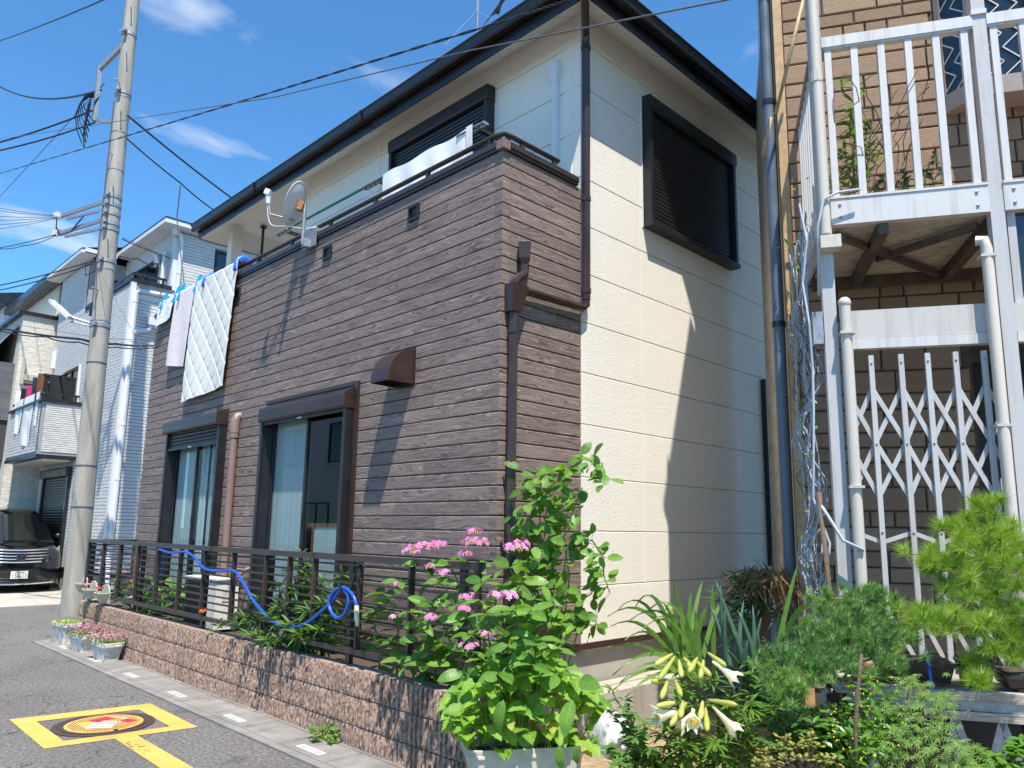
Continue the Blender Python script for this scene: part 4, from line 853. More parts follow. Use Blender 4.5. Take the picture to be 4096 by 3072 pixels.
# third-floor balcony coping and rail
MB().box(-20.95, XB+.03, YB-.05, YB+.12, 6.97, 7.05).box(XB-.12, XB+.05, YB+.12, 6.25, 6.97, 7.05).build('balcony_coping', 'black_metal', nb)
rl = MB().box(-20.4, XB-.03, YB+.01, YB+.05, 7.16, 7.21).box(XB-.05, XB-.01, YB+.05, 6.15, 7.16, 7.21)
for x in (-20.2, -19.4, -18.6): rl.box(x, x+.04, YB+.02, YB+.05, 7.05, 7.16)
for y in (5.6, 6.05): rl.box(XB-.05, XB-.02, y, y+.04, 7.05, 7.16)
rl.build('balcony_rail', 'black_metal', nb)
MB().box(XB-.001, XB+.02, 5.5, 6.3, 6.62, 6.72).build('trim_board', 'white_pvc', nb)
def simple_window(P, a0, a1, z0, z1, parent, glassmat='car_glass', t=.05, o=.05):
    mb = MB()
    for q0, q1, r0, r1 in holes_grid(a0, a1, z0, z1, [(a0+t, a1-t, z0+t, z1-t)]): fb(P, q0, q1, 0, o, r0, r1, mb)
    fr = mb.build('window', 'black_metal', parent); fb(P, a0+t, a1-t, .004, .012, z0+t, z1-t).build('pane', glassmat, fr); fb(P, (a0+a1)/2-.02, (a0+a1)/2+.02, .012, .035, z0+t, z1-t).build('mullion', 'black_metal', fr); return fr
PB3 = lambda a, o, z: (a, 6.25-o, z)
simple_window(PB3, -20.3, -18.6, 6.95, 7.98, nb); simple_window(PBS, 7.22, 8.1, 7.25, 8.22, nb); simple_window(PB, -22.25, -21.0, 3.2, 5.47, nb)
simple_window(lambda a, o, z: (-21.05+o, a, z), 5.55, 6.15, 7.05, 7.9, nb)
MB().box(-21.06, -20.3, YB-.04, YB+.02, 6.98, 7.04).build('window_sill', 'black_metal', nb)
dk = MB(); fb(PB, -22.95, -22.85, 0, .10, .5, 2.8, dk); fb(PB, -20.75, -20.65, 0, .10, .5, 2.8, dk); dk = dk.build('shutter_door', 'black_metal', nb); shutter_box(dk, PB, -22.98, -20.62, 2.68, 2.9, .16, 'black_metal', .02); slats(dk, PB, -22.85, -20.75, .5, 2.68, .05, .07)
fb(PB, -20.95, -20.9, .0, .06, 4.9, 5.5).build('duct_cover', 'white_pvc', nb); fb(PB, -20.93, -20.85, .001, .07, 3.2, 5.2).build('duct_cover', 'white_pvc', nb)
wp = MB().tube([(XB+.08, 6.2, 8.40), (XB+.10, 6.33, 8.30), (XB+.07, 6.37, 8.18), (XB+.07, 6.37, 6.86), (XB+.07, 6.33, 6.79), (XB+.07, 5.56, 6.77), (XB+.07, 5.49, 6.70), (XB+.07, 5.485, .3)], .052, 8).build('downpipe', 'white_pvc', nb, smooth='auto')
for z in (8.0, 7.4, 6.5, 5.6, 3.7, 2.5, 1.6): MB().tube([(XB+.07, 6.37 if z > 6.8 else 5.488, z-.025), (XB+.07, 6.37 if z > 6.8 else 5.488, z+.025)], .059, 8).build('pipe_collar', 'white_pvc', wp)
MB().lathe((XB+.12, 6.2, 8.28), [(.07, 0), (.11, .2), (.11, .22)], 4).build('rain_hopper', 'white_pvc', wp)
MB().box(XB, XB+.16, 5.78, 5.95, 6.02, 6.22).tube([(XB+.08, 5.86, 6.02), (XB+.08, 5.82, 5.9), (XB+.07, 5.6, 5.83), (XB+.07, 5.49, 5.76)], .05, 8).build('overflow_box', 'white_pvc', wp)
MB().lathe((-18.25, 6.1, 7.72), [(.1, -.02), (.1, .16), (.07, .20)], 10).build('vent_cowl', 'galvanised', nb)
MB().tube([(-18.0, 6.17, 7.95), (-17.95, 6.12, 7.9), (-17.95, 6.12, 7.0)], .045, 8).build('downpipe', 'white_pvc', nb)
fb(PB, -23.95, -23.65, .0, .12, 6.2, 6.9).build('meter_box', 'white_pvc', nb) if False else MB().box(-23.6, -23.38, YB-.12, YB-.02, 5.75, 6.25).build('meter_box', 'white_pvc', nb)
# second-floor balcony
b2 = MB().box(-23.55, -20.39, 4.53, YB, 3.14, 4.40).build('balcony_box', 'siding_joint', nb)
lq = lap(MB(), lambda a, o, z: (a, 4.53-o, z), -23.5, -20.45, 3.2, 4.36); lap(lq, lambda a, o, z: (-20.39+o, a, z), 4.6, YB, 3.2, 4.36, .05); lq.build('balcony_boards', 'white_siding', b2, kind='stuff')
MB().box(-23.6, -20.33, 4.47, 4.62, 4.40, 4.46).box(-20.46, -20.33, 4.62, YB, 4.40, 4.46).build('balcony_coping', 'black_metal', b2)
MB().box(-23.5, -20.37, 4.53, 4.56, 4.58, 4.63).box(-20.42, -20.38, 4.56, 5.3, 4.58, 4.63).box(-20.42, -20.38, 4.6, 4.64, 4.46, 4.58).box(-20.42, -20.38, 5.2, 5.24, 4.46, 4.58).build('balcony_rail', 'black_metal', b2)
MB().box(-23.55, -20.37, 4.51, YB, 3.06, 3.13).build('balcony_base', 'black_metal', b2); MB().box(-23.3, -20.6, 4.7, 5.3, 3.02, 3.055).build('balcony_soffit', 'soffit_white', b2)
MB().tube([(-23.4, 4.95, 5.13), (-20.5, 4.95, 5.13)], .02, 6).build('drying_pole', 'black_metal', b2)
MB().tube([(-23.4, 4.72, 4.95), (-20.9, 4.72, 4.95)], .015, 6).build('drying_pole', 'silver_metal', b2)
for x in (-22.9, -21.0): MB().box(x, x+.05, 4.6, YB, 5.1, 5.16).build('pole_arm', 'black_metal', b2)
# washing on that balcony
def cloth(name, label, cat, x0, x1, y, z1, z0, mat, wav=.03, dirn=0, group='washing on the white house balcony', taper=0.):
    w_ = x1-x0; ph = R_.uniform(0, 6)
    def f(u, v):
        x = x0+w_*(.5+(u-.5)*(1-taper*(1-v))); o = wav*math.sin(u*9+ph+2*v)*(1.1-v)
        return (x, y+o, z0+(z1-z0)*v+.02*math.sin(u*5+ph)*(1-v)) if not dirn else (y+o, x, z0+(z1-z0)*v)
    o = MB().grid(f, 14, 8).build(name, mat, smooth=True); return tag(o, label, cat, group)
cloth('jacket', 'black jacket hanging on the white house balcony', 'jacket', 4.62, 5.32, -20.95, 5.16, 4.3, 'dark_cloth', .06, 1)
cloth('shirt', 'brown shirt hanging left of the black jacket', 'shirt', 4.55, 5.1, -21.25, 5.2, 4.3, 'brown_cloth', .05, 1)
cloth('trousers', 'dark navy trousers hanging left of the brown shirt', 'trousers', 4.52, 4.95, -21.6, 5.14, 4.25, 'navy_cloth', .05, 1)
cloth('vest', 'magenta vest hanging among small washing on the white house balcony', 'vest', 4.52, 4.85, -22.1, 5.0, 4.5, 'magenta_cloth', .03, 1)
cloth('socks', 'dark socks hanging left of the magenta vest', 'socks', 4.5, 4.78, -22.6, 4.98, 4.55, 'dark_cloth', .03, 1)
cloth('undershirt', 'pale undershirt hanging at the left of the balcony washing', 'undershirt', 4.5, 4.8, -23.1, 4.98, 4.45, 'white_cloth', .03, 1)
cloth('small_towel', 'white towel hung over the balcony nearest the balcony corner', 'towel', -20.95, -20.6, 4.50, 4.66, 3.85, 'lace_towel', .012)
cloth('bath_sheet', 'long pinkish white sheet hung over the white house balcony', 'sheet', -22.1, -21.1, 4.50, 4.66, 3.42, 'white_cloth', .015)
cloth('white_shirt', 'white shirt hung over the far left of the white house balcony', 'shirt', -22.9, -22.2, 4.50, 4.66, 3.8, 'white_cloth', .015)

# ------------------------------------------------------------ cream neighbour further left
ch = thing('cream_neighbour_house', 'cream stone sided house with black roof edge left of the white house', 'house', (-26, 6, 0))
MB().box(-29, -24.0, 4.62, 14, .3, 7.28).box(-29, -24.4, 5.5, 14, 7.28, 8.6).build('wall', 'cream_siding', ch)
MB().box(-24.05, -23.93, 4.55, 5.55, 7.26, 7.36).box(-29, -24.0, 4.5, 4.7, 7.27, 7.37).build('parapet_cap', 'black_metal', ch)
MB().add([(-24.15, 5.1, 8.62), (-29.5, 5.1, 8.62), (-29.5, 14, 9.6), (-24.15, 14, 9.6), (-24.15, 5.1, 8.42), (-29.5, 5.1, 8.42), (-29.5, 14, 8.5), (-24.15, 14, 8.5)], [(0, 3, 2, 1), (0, 1, 5, 4), (0, 4, 7, 3), (4, 5, 6, 7)]).build('roof', 'gutter_dark', ch)
simple_window(lambda a, o, z: (-24.4+o, a, z), 5.7, 6.6, 7.3, 8.1, ch)
MB().box(-24.0, -23.9, 4.75, 5.35, 5.42, 5.58).box(-24.0, -23.88, 4.72, 4.78, 5.3, 6.0).build('cable_shelf', 'ivory_plastic', ch)
MB().box(-30, -24.3, 3.9, 4.62, 4.3, 5.9).add([(-24.3, 3.9, 5.9), (-30, 3.9, 5.9), (-30, 4.6, 7.0), (-24.3, 4.6, 7.0)], [(0, 1, 2, 3)]).build('grey_bay', 'grey_siding', ch)
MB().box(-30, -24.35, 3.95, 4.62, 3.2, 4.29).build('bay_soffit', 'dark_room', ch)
MB().box(-30, -24.25, 3.85, 3.98, 5.88, 5.96).build('bay_cap', 'blue_grey_pvc', ch)
dk = MB(); fb(lambda a, o, z: (a, 4.62-o, z), -26.6, -26.5, 0, .1, .4, 3.0, dk); dk = dk.build('shutter_door', 'black_metal', ch)
PC = lambda a, o, z: (a, 4.62-o, z)
slats(dk, PC, -28.2, -26.6, .4, 2.7, .04, .07); shutter_box(dk, PC, -28.3, -26.45, 2.7, 2.95, .15, 'black_metal', .02)
box('grey_balcony', 'grey_siding', ch, -29.5, -24.6, 3.6, 4.61, 2.95, 4.1)
fh = thing('far_grey_house', 'far house with black gable roof at the left edge', 'house', (-33, 6, 0))
MB().box(-38, -30.0, 5.2, 14, 0, 8.9).build('wall', 'white_stucco', fh); MB().add([(-29.6, 4.6, 9.1), (-39, 4.6, 9.1), (-39, 12, 11), (-29.6, 12, 11), (-29.6, 4.6, 8.85), (-39, 4.6, 8.85), (-39, 12, 8.9), (-29.6, 12, 8.9)], [(0, 3, 2, 1), (0, 1, 5, 4), (0, 4, 7, 3), (4, 5, 6, 7)]).build('roof', 'gutter_dark', fh)

# ------------------------------------------------------------ utility pole
PBs = Vector((-14.62, 4.05, 0)); PTp = Vector((-15.06, 4.05, 13.2))
def pp(z, ang=None, r=0.):
    c = PBs.lerp(PTp, z/13.2); return c + (Vector((math.cos(ang), math.sin(ang), 0))*(prad(z)+r) if ang is not None else Vector((0, 0, 0)))
def prad(z): return .185-.0052*z
po = thing('utility_pole', 'tall grey concrete utility pole with cables and bands beside the fence', 'utility pole', tuple(PBs))
MB().tube([pp(z) for z in (-.1, 2, 4, 6, 8, 10, 12, 13.2)], [prad(z) for z in (0, 2, 4, 6, 8, 10, 12, 13.2)], 20).build('shaft', 'pole_concrete', po, smooth='auto')
for z in (9.7, 8.95, 8.17, 6.18, 5.19, 4.4, 2.54, 1.82): MB().tube([pp(z-.012), pp(z+.012)], prad(z)+.006, 20).build('wire_band', 'galvanised' if z > 4.6 else 'cable_grey', po)
for z in (11.07, 9.79, 7.62, 7.45, 7.27, 7.08, 6.97, 6.34, 5.10):
    bd = MB().tube([pp(z-.032), pp(z+.032)], prad(z)+.012, 20); a0 = -.5
    for a in (-.75, 2.4): bd.obox(pp(z, a, .04), (.05, -.04, 0), (.02, .025, 0), (0, 0, .03))
    bd.build('clamp_band', 'galvanised', po)
for i, z in enumerate([11.55, 11.0, 10.55, 9.95, 9.3, 8.45, 7.75, 7.2, 6.7, 5.75]): MB().tube([pp(z, -.9 if i % 2 else -.35), pp(z, -.9 if i % 2 else -.35, .15)], .010, 6).lathe(pp(z, -.9 if i % 2 else -.35, .15), [(.018, -.004), (.018, .004)], 8, axis=(math.cos(-.6), math.sin(-.6), 0)).build('step_bolt', 'galvanised', po)
for z in (8.3, 6.75): MB().tube([pp(z, 2.6), pp(z, 2.6, .22)], .010, 6).build('step_bolt', 'galvanised', po)
MB().bar(pp(10.95, 3.4), (-15.62, 3.75, 10.5), .07, .09).bar((-15.62, 3.75, 10.55), (-15.55, 3.75, 9.35), .07, .09).bar((-15.56, 3.75, 9.4), pp(9.2, 3.5), .06, .07).build('cable_bracket', 'galvanised', po)
for z0, z1 in ((7.62, 7.50), (7.25, 7.13)):
    MB().bar(pp(z0-.02, 3.5), (-16.25, 3.55, z0-.10), .05, .07).bar(pp(z0-.20, 3.5), (-16.05, 3.6, z0-.20), .04, .05).bar((-16.25, 3.55, z0-.14), (-16.25, 3.55, z0-.02), .04, .05).build('crossarm', 'galvanised', po)
    MB().obox((-16.35, 3.5, z0-.08), (.07, .02, 0), (-.01, .05, 0), (0, 0, .05)).build('splice_case', 'white_pvc', po)
lo = MB()
for k in range(6):
    c = Vector((-15.75-.1*k*.5, 3.7, 9.75-.05*k)); lo.tube([c+Vector((.42*math.cos(t/12*2*math.pi)*(.6+.1*k), .1*math.sin(t), (.28+.05*k)*math.sin(t/12*2*math.pi))) for t in range(13)], .011, 5)
lo.build('cable_loops', 'cable_black', po)
lo = MB()
for k in range(3): lo.tube([(-16.4, 3.5, 7.55), (-16.35, 3.5, 7.3-.04*k), (-16.15, 3.55, 7.08), (-15.9, 3.65, 7.12), (-15.7+.1*k, 3.75, 7.35)], .010, 5)
lo.tube([(-15.0, 3.95, 6.4), (-15.2, 3.8, 6.3), (-15.15, 3.8, 6.1), (-14.95, 3.9, 6.15), (-14.93, 3.9, 6.45)], .012, 5); lo.build('cable_loops', 'cable_black', po)
MB().tube([pp(9.6, -1.8, .01), pp(8, -1.75, .01), pp(6.2, -1.9, .01), pp(5.4, -2.0, .012)], .010, 5).tube([pp(6.2, -1.4, .01), pp(5.2, -.9, .01)], .008, 5).build('riser_cable', 'cable_grey', po)
MB().obox(pp(5.4, -1.9, .02), (.03, .0, 0), (0, .02, 0), (0, 0, .12)).build('cable_joint', 'black_plastic', po)
lmp = thing('street_lamp', 'slim white lamp fixed to the utility pole above the cables', 'street lamp', (-15.0, 3.8, 5.1))
MB().bar((-15.06, 3.62, 5.22), (-15.66, 3.42, 5.62), .11, .06).build('lamp_body', 'white_pvc', lmp); MB().tube([pp(5.15, -2.3), (-15.06, 3.64, 5.24)], .02, 6).tube([pp(5.1, -2.6), (-15.15, 3.66, 5.18), (-15.3, 3.7, 5.2)], .014, 6).build('lamp_arm', 'galvanised', lmp)
# ------------------------------------------------------------ overhead cables
def cable(label, pts, r, sag=.0, mat='cable_black', twist=0, name='overhead_cable'):
    pts = [Vector(p) for p in pts]; out = []
    for i in range(len(pts)-1):
        n = 16 if sag else 8
        for k in range(n + (i == len(pts)-2)):
            t_ = k/n; p = pts[i].lerp(pts[i+1], t_); p.z -= sag*4*t_*(1-t_); out.append(p)
    mb = MB()
    if twist:
        L = sum((out[i+1]-out[i]).length for i in range(len(out)-1)); m = int(L/.06); fine = []
        for k in range(m+1):
            s = k/m*(len(out)-1); i = min(int(s), len(out)-2); fine.append(out[i].lerp(out[i+1], s-i))
        for ph in (0, math.pi): mb.tube([p+Vector((0, math.cos(k*twist+ph), math.sin(k*twist+ph)))*r*1.1 for k, p in enumerate(fine)], r, 5)
    else: mb.tube(out, r, 6)
    return tag(mb.build(name, mat, smooth=True), label, 'cable', 'overhead cables')
cable('thick black cable leaving the pole level to the left edge', [(-23.08, 3.0, 13.22), (-15.52, 3.80, 10.03)], .020, .35)
cable('upper of two thick cables falling left from the pole bracket', [(-18.06, 2.50, 9.29), (-15.62, 3.76, 9.63)], .017, .05)
cable('lower of two thick cables falling left from the pole bracket', [(-17.21, 2.40, 8.77), (-15.6, 3.78, 9.35)], .015, .05)
cable('thin wire high across the top left corner of the sky', [(-19.98, 2.5, 12.54), (-10.03, 2.5, 8.42)], .011, .04)
cable('twisted black service wire crossing from left edge over the roof eave', [(-18.23, 2.6, 8.68), (-9.70, 2.6, 6.28), (-5.45, 2.6, 5.09), (-2.56, 2.6, 4.29), (-2.0, 2.6, 4.15)], .0042, .0, 'cable_black', .55)
cable('thin grey wire crossing the cream corner below the eave', [(-15.95, 2.2, 8.46), (-4.61, 2.2, 4.50), (-2.55, 2.2, 3.87), (-1.0, 2.2, 3.35)], .0035, .0, 'cable_grey')
cable('steep thin wire falling from the pole to the left edge', [(-27.29, 4.0, 11.23), (-15.55, 3.85, 10.2)], .008, .0)
cable('upper black cable descending right from pole behind the roof', [(-14.75, 4.1, 9.3), (-15.97, 6.75, 8.9), (-17.3, 9.6, 8.5)], .019, .03)
cable('lower black cable descending right from pole to the clamp', [(-14.75, 4.1, 8.85), (-14.99, 5.29, 8.4), (-15.53, 6.18, 8.3), (-16.6, 8.0, 8.1)], .014, .02)
cable('grey drop cable hanging from the clamp toward the white house', [(-14.99, 5.29, 8.38), (-15.2, 5.35, 7.75), (-15.1, 5.45, 7.0), (-14.95, 5.5, 6.45), (-14.9, 5.55, 6.0)], .011, .0, 'cable_grey')
for i, (z0, y0) in enumerate(((7.26, 2.4), (7.19, 2.4), (7.06, 2.42), (6.96, 2.4), (6.87, 2.45), (6.75, 2.4))): cable(('topmost', 'second', 'third', 'fourth', 'fifth', 'lowest')[i]+' of six thin wires fanning left from the upper crossarm', [(-16.03+.05*i, y0, z0), (-16.38, 3.5, 7.55-.012*i)], .006, .02, 'cable_grey')
cable('thin wire falling left from the lower crossarm', [(-15.79, 2.4, 6.37), (-16.3, 3.5, 7.13)], .009, .02); cable('looped wire falling left from the lower crossarm', [(-15.82, 2.4, 6.43), (-15.9, 2.9, 6.62), (-16.3, 3.5, 7.12)], .008, .05)
cable('black wire descending right from pole past the white house eave', [(-14.6, 4.2, 6.78), (-17.62, 6.0, 7.73), (-21.9, 9.0, 8.93)], .012, .02); cable('black wire with clamp descending right toward white house balcony', [(-14.6, 4.2, 6.44), (-16.21, 5.0, 7.02), (-22.4, 8.0, 8.84)], .014, .02)
cable('faint thin wire running right from pole to the white house wall', [(-14.6, 4.2, 6.82), (-22.56, 9.0, 9.24)], .005, .02, 'cable_grey')
cable('thick black cable bundle crossing low behind the pole', [(-17.98, 3.0, 5.46), (-14.75, 3.75, 4.80), (-14.85, 4.35, 4.84), (-17.35, 6.0, 5.54)], .022, .03); cable('thin wire just above the low black bundle', [(-18.01, 3.0, 5.58), (-15.4, 4.35, 5.03), (-17.37, 6.0, 5.66)], .005, .0, 'cable_grey')
cable('second black cable of the low bundle', [(-17.95, 3.0, 5.41), (-15.83, 3.45, 4.97), (-14.75, 3.72, 4.74), (-14.85, 4.36, 4.78), (-17.35, 6.0, 5.50)], .013, .04)
cable('upper black wire from the pole collar falling to the left edge', [(-16.07, 2.6, 5.80), (-14.95, 3.87, 6.36)], .010, .03); cable('lower black wire from the pole collar falling to the left edge', [(-16.04, 2.6, 5.70), (-14.95, 3.87, 6.30)], .010, .04)
cable('faint wire falling from the pole collar down to the planked house', [(-14.85, 3.9, 6.22), (-11.4, 3.95, 3.7)], .004, .0, 'cable_grey')

# ------------------------------------------------------------ black minivan
cx, cy = -19.75, 4.32
ca = thing('parked_minivan', 'black minivan with chrome grille parked in front of the white house', 'car', (cx-2.3, cy, 0))
def ring(x, hw, zb, zt, k=.16):
    pts = []
    for a, b in ((-1, -1), (-1, -.35), (-1.0, .25), (-.96, .72), (-.82, 1), (-.4, 1.03), (0, 1.04), (.4, 1.03), (.82, 1), (.96, .72), (1.0, .25), (1, -.35), (1, -1), (.8, -1.06), (0, -1.06), (-.8, -1.06)):
        pts.append((cx+x, cy+a*hw, (zb+zt)/2+b*(zt-zb)/2))
    return pts
def loft(rings, name, mat, parent):
    n = len(rings[0]); mb = MB(); mb.add([p for r in rings for p in r], [(i*n+k, i*n+(k+1) % n, (i+1)*n+(k+1) % n, (i+1)*n+k) for i in range(len(rings)-1) for k in range(n)] + [tuple(range(n-1, -1, -1)), tuple((len(rings)-1)*n+k for k in range(n))]); return mb.build(name, mat, parent, smooth='auto')
loft([ring(.0, .60, .30, .72), ring(-.04, .70, .22, .84), ring(-.12, .80, .18, .95), ring(-.30, .87, .17, 1.03), ring(-.65, .90, .17, 1.10), ring(-1.0, .91, .18, 1.16), ring(-2.5, .915, .18, 1.18), ring(-4.4, .90, .2, 1.16), ring(-4.7, .84, .25, 1.1)], 'body', 'car_paint', ca)
loft([ring(-.72, .80, 1.08, 1.13), ring(-1.05, .78, 1.08, 1.42), ring(-1.45, .73, 1.08, 1.74), ring(-1.75, .70, 1.08, 1.84), ring(-2.4, .70, 1.1, 1.90), ring(-4.2, .68, 1.1, 1.88), ring(-4.65, .66, 1.1, 1.78)], 'cabin', 'car_paint', ca)
ws = MB().grid(lambda u, v: (cx-.70-.73*v+.02-.10*(2*u-1)**2*.8, cy+(2*u-1)*(.735-.10*v), 1.135+.60*v-.035*(2*u-1)**2), 10, 6).build('windscreen', 'car_glass', ca, smooth=True)
for s in (-1, 1): MB().add([(cx-1.15, cy+s*.80, 1.15), (cx-2.6, cy+s*.82, 1.15), (cx-2.6, cy+s*.725, 1.72), (cx-1.60, cy+s*.735, 1.68)], [(0, 1, 2, 3)]).build('side_window', 'car_glass', ca)
gr = MB().grid(lambda u, v: (cx+.035-.09*(2*u-1)**2, cy+(2*u-1)*(.50+.03*v), .66+.28*v), 10, 2).build('grille', 'black_plastic', ca)
for i in range(5):
    z = .675+.066*i; MB().tube([(cx+.055-.10*t**2, cy+t*(.50+.03*i/4), z+.012*abs(t)) for t in [k/6-1 for k in range(13)]], .016 if i in (0, 4) else .012, 6).build('grille_bar', 'chrome', gr)
em = MB(); E_ = lambda y, z: (cx+.075, cy+y, z)
for a, b in (((-.10, .86), (-.065, .72)), ((.10, .86), (.065, .72)), ((-.065, .72), (.065, .72))): em.bar(E_(*a), E_(*b), .02, .022)
for d in (-.03, .012): em.bar(E_(d-.012, .755), E_(d+.035, .835), .016, .016)
em.build('emblem', 'chrome', gr)
MB().obox((cx+.062, cy, .79), (.004, 0, 0), (0, .09, 0), (0, 0, .07)).build('emblem_plate', 'black_plastic', gr)
for s in (-1, 1):
    hl = MB().grid(lambda u, v: (cx+.0-.30*u-.02*v, cy+s*(.53+.30*u), .70+.02*u+(.24-.02*(1-u))*v*(.55+.45*u)+.08*u), 6, 4).build('headlight', 'lamp_clear', ca, smooth=True); MB().sphere((cx-.02, cy+s*.62, .77), .05, 10, 6).build('projector_lens', 'car_glass', hl)
    MB().tube([(cx+.01, cy+s*.52, .695), (cx-.15, cy+s*.72, .71), (cx-.30, cy+s*.84, .80)], .012, 6).build('lamp_trim', 'chrome', hl)
    MB().obox((cx-.11, cy+s*.70, .36), (-.03, s*.085, 0), (.01, 0, 0), (0, 0, .055)).build('fog_lamp', 'lamp_clear', ca)
    mr = MB().sphere((cx-1.25, cy+s*1.0, 1.22), .1, 10, 6, (.7, .9, .9)).build('wing_mirror', 'car_paint', ca, smooth=True)
    wh = MB().lathe((cx-.85, cy+s*.70, .33), [(.33, -.11), (.33, .11), (.24, .115), (.24, -.115)], 24, axis=(0, 1, 0)).build('tyre', 'rubber', ca, smooth='auto'); MB().lathe((cx-.85, cy+s*.72, .33), [(.235, -.08), (.235, .09), (.05, .10)], 16, axis=(0, s, 0)).build('rim', 'silver_metal', wh)
    MB().lathe((cx-3.75, cy+s*.70, .33), [(.33, -.11), (.33, .11)], 24, axis=(0, 1, 0)).build('tyre', 'rubber', ca)
MB().grid(lambda u, v: (cx+.03-.09*(2*u-1)**2, cy+(2*u-1)*.62, .24+.22*v), 10, 2).build('lower_intake', 'black_plastic', ca)
for z in (.27, .33): MB().tube([(cx+.045-.09*t**2, cy+t*.62, z) for t in [k/6-1 for k in range(13)]], .008, 5).build('intake_bar', 'gutter_dark', ca)
MB().tube([(cx+.06-.09*t**2, cy+t*.70, .20+.03*t*t) for t in [k/6-1 for k in range(13)]], .012, 5).build('bumper_lip', 'chrome', ca)
npl = MB().obox((cx+.062, cy-.0, .405), (.006, 0, 0), (0, .165, 0), (0, 0, .0825)).build('number_plate', 'white_plastic', ca)
t = NT('plate_ink'); t.set(col=(.01, .06, .03), rough=.5); M['plate_ink'] = t.m
def text(body, size, loc, rot, parent, mat, name='lettering', ext=.001, align='CENTER'):
    cu = bpy.data.curves.new('txt', 'FONT'); cu.body = body; cu.size = size; cu.extrude = ext; cu.align_x = align; cu.align_y = 'CENTER'
    ob = bpy.data.objects.new('txt', cu); col.objects.link(ob); dg = bpy.context.evaluated_depsgraph_get(); me = bpy.data.meshes.new_from_object(ob.evaluated_get(dg)); bpy.data.objects.remove(ob)
    me.materials.clear(); me.materials.append(M[mat]); m_ = rot.to_4x4(); m_.translation = Vector(loc); return inst(name, me, parent, m_)
RX = Matrix(((0, 0, 1), (1, 0, 0), (0, 1, 0)))
text('56-11', .105, (cx+.0695, cy+.03, .375), RX, npl, 'plate_ink'); text('川口 300', .05, (cx+.0695, cy, .452), RX, npl, 'plate_ink'); text('す', .05, (cx+.0695, cy-.125, .375), RX, npl, 'plate_ink')
# ------------------------------------------------------------ foliage helpers
rv = random.Random(99)
def leaf_mesh(name, mat, width, n=6, fold=.25, curl=.25, serr=0., shape='ovate', across=4, tipw=0.):
    """leaf of length 1 along +Y, normal +Z"""
    mb = MB(); vs = []; uv = []
    for j in range(n+1):
        t_ = j/n
        if shape == 'ovate': wv = 1.82*(t_**.62)*(1-t_)**.72
        elif shape == 'heart': wv = (math.sin(math.pi*min(1, (t_*.94+.06)**.55))**.8)
        elif shape == 'lance': wv = math.sin(math.pi*min(1, t_**.85))
        else: wv = 1-t_**3
        wv = max(wv, .02)*width/2
        if serr and 0 < j < n: wv *= 1+serr*(1 if j % 2 else -1)
        for i in range(across+1):
            a = 2*i/across-1; z = fold*abs(a)*wv + .04*math.sin(t_*11+abs(a)*2)*wv - curl*t_*t_*.5
            vs.append((a*wv, t_*(1-.12*curl*t_) + (-.05 if shape == 'heart' and j == 0 and abs(a) > .5 else 0), z)); uv.append((i/across, t_))
    m_ = across+1
    mb.add(vs, [(j*m_+i, j*m_+i+1, (j+1)*m_+i+1, (j+1)*m_+i) for j in range(n) for i in range(across)], uv)
    return mb.mesh(name, mat, smooth=True)
def add_leaf(mb, d, up, loc, L, width, n=4, fold=.3, curl=.3, shape='lance'):
    m = place(d, up, loc, L); vs = []
    for j in range(n+1):
        t_ = j/n; wv = (math.sin(math.pi*min(1, max(.0, t_)**.85)) if shape == 'lance' else (1-t_**2.2)*min(1, .5+t_*3))*width/2
        for a in (-1, 0, 1): vs.append(m @ Vector((a*wv/L, t_, (fold*abs(a)*wv/L)-curl*t_*t_*.5)))
    mb.add(vs, [(j*3+i, j*3+i+1, (j+1)*3+i+1, (j+1)*3+i) for j in range(n) for i in range(2)])
def rdir(r, zlo=-.2, zhi=.6):
    a = r.uniform(0, 2*math.pi); z = r.uniform(zlo, zhi); return Vector((math.cos(a), math.sin(a), z)).normalized()
CAMD = Vector((0, 0, CAMH))
def curve(p0, p1, n=6, bow=(0, 0, .1), jit=.0, r=None):
    p0, p1, bow = Vector(p0), Vector(p1), Vector(bow); out = []
    for i in range(n+1):
        t_ = i/n; p = p0.lerp(p1, t_)+bow*4*t_*(1-t_)
        if jit and 0 < i < n: p += Vector((r.uniform(-jit, jit), r.uniform(-jit, jit), r.uniform(-jit, jit)))
        out.append(p)
    return out
def floret_head(name, loc, R, n, mats, parent, seed, petal=.022, flat=.55):
    r = random.Random(seed); mb = MB(); loc = Vector(loc); cm = MB()
    for i in range(n):
        d = rdir(r, -.05, 1.); d.z *= flat; rim = r.random() < .75
        p = loc + Vector((d.x*R*(1 if rim else .5), d.y*R*(1 if rim else .5), d.z*R*.9+.01)); nn = (d+Vector((.15, -.3, .45))).normalized(); a0 = r.uniform(0, 6)
        e1 = nn.orthogonal().normalized(); e2 = nn.cross(e1)
        for layer in range(2):
            for k in range(5):
                an = a0+k*2*math.pi/5+layer*.6; L = petal*(1-.3*layer)*r.uniform(.85, 1.1); dd = e1*math.cos(an)+e2*math.sin(an); sd_ = nn.cross(dd); q = p+nn*.004*layer
                mb.add([q, q+dd*L*.55+sd_*L*.26+nn*.002, q+dd*L+nn*.0015, q+dd*L*.55-sd_*L*.26+nn*.002], [(0, 1, 2, 3)])
    for i in range(int(n*1.6)):
        d = rdir(r, .1, 1.); p = loc+Vector((d.x*R*.65, d.y*R*.65, d.z*R*.5)); cm.sphere(p, .006, 5, 3)
    o = mb.build(name, mats[0], parent, kind='stuff'); cm.build('bud_cluster', mats[1], o, kind='stuff'); return o

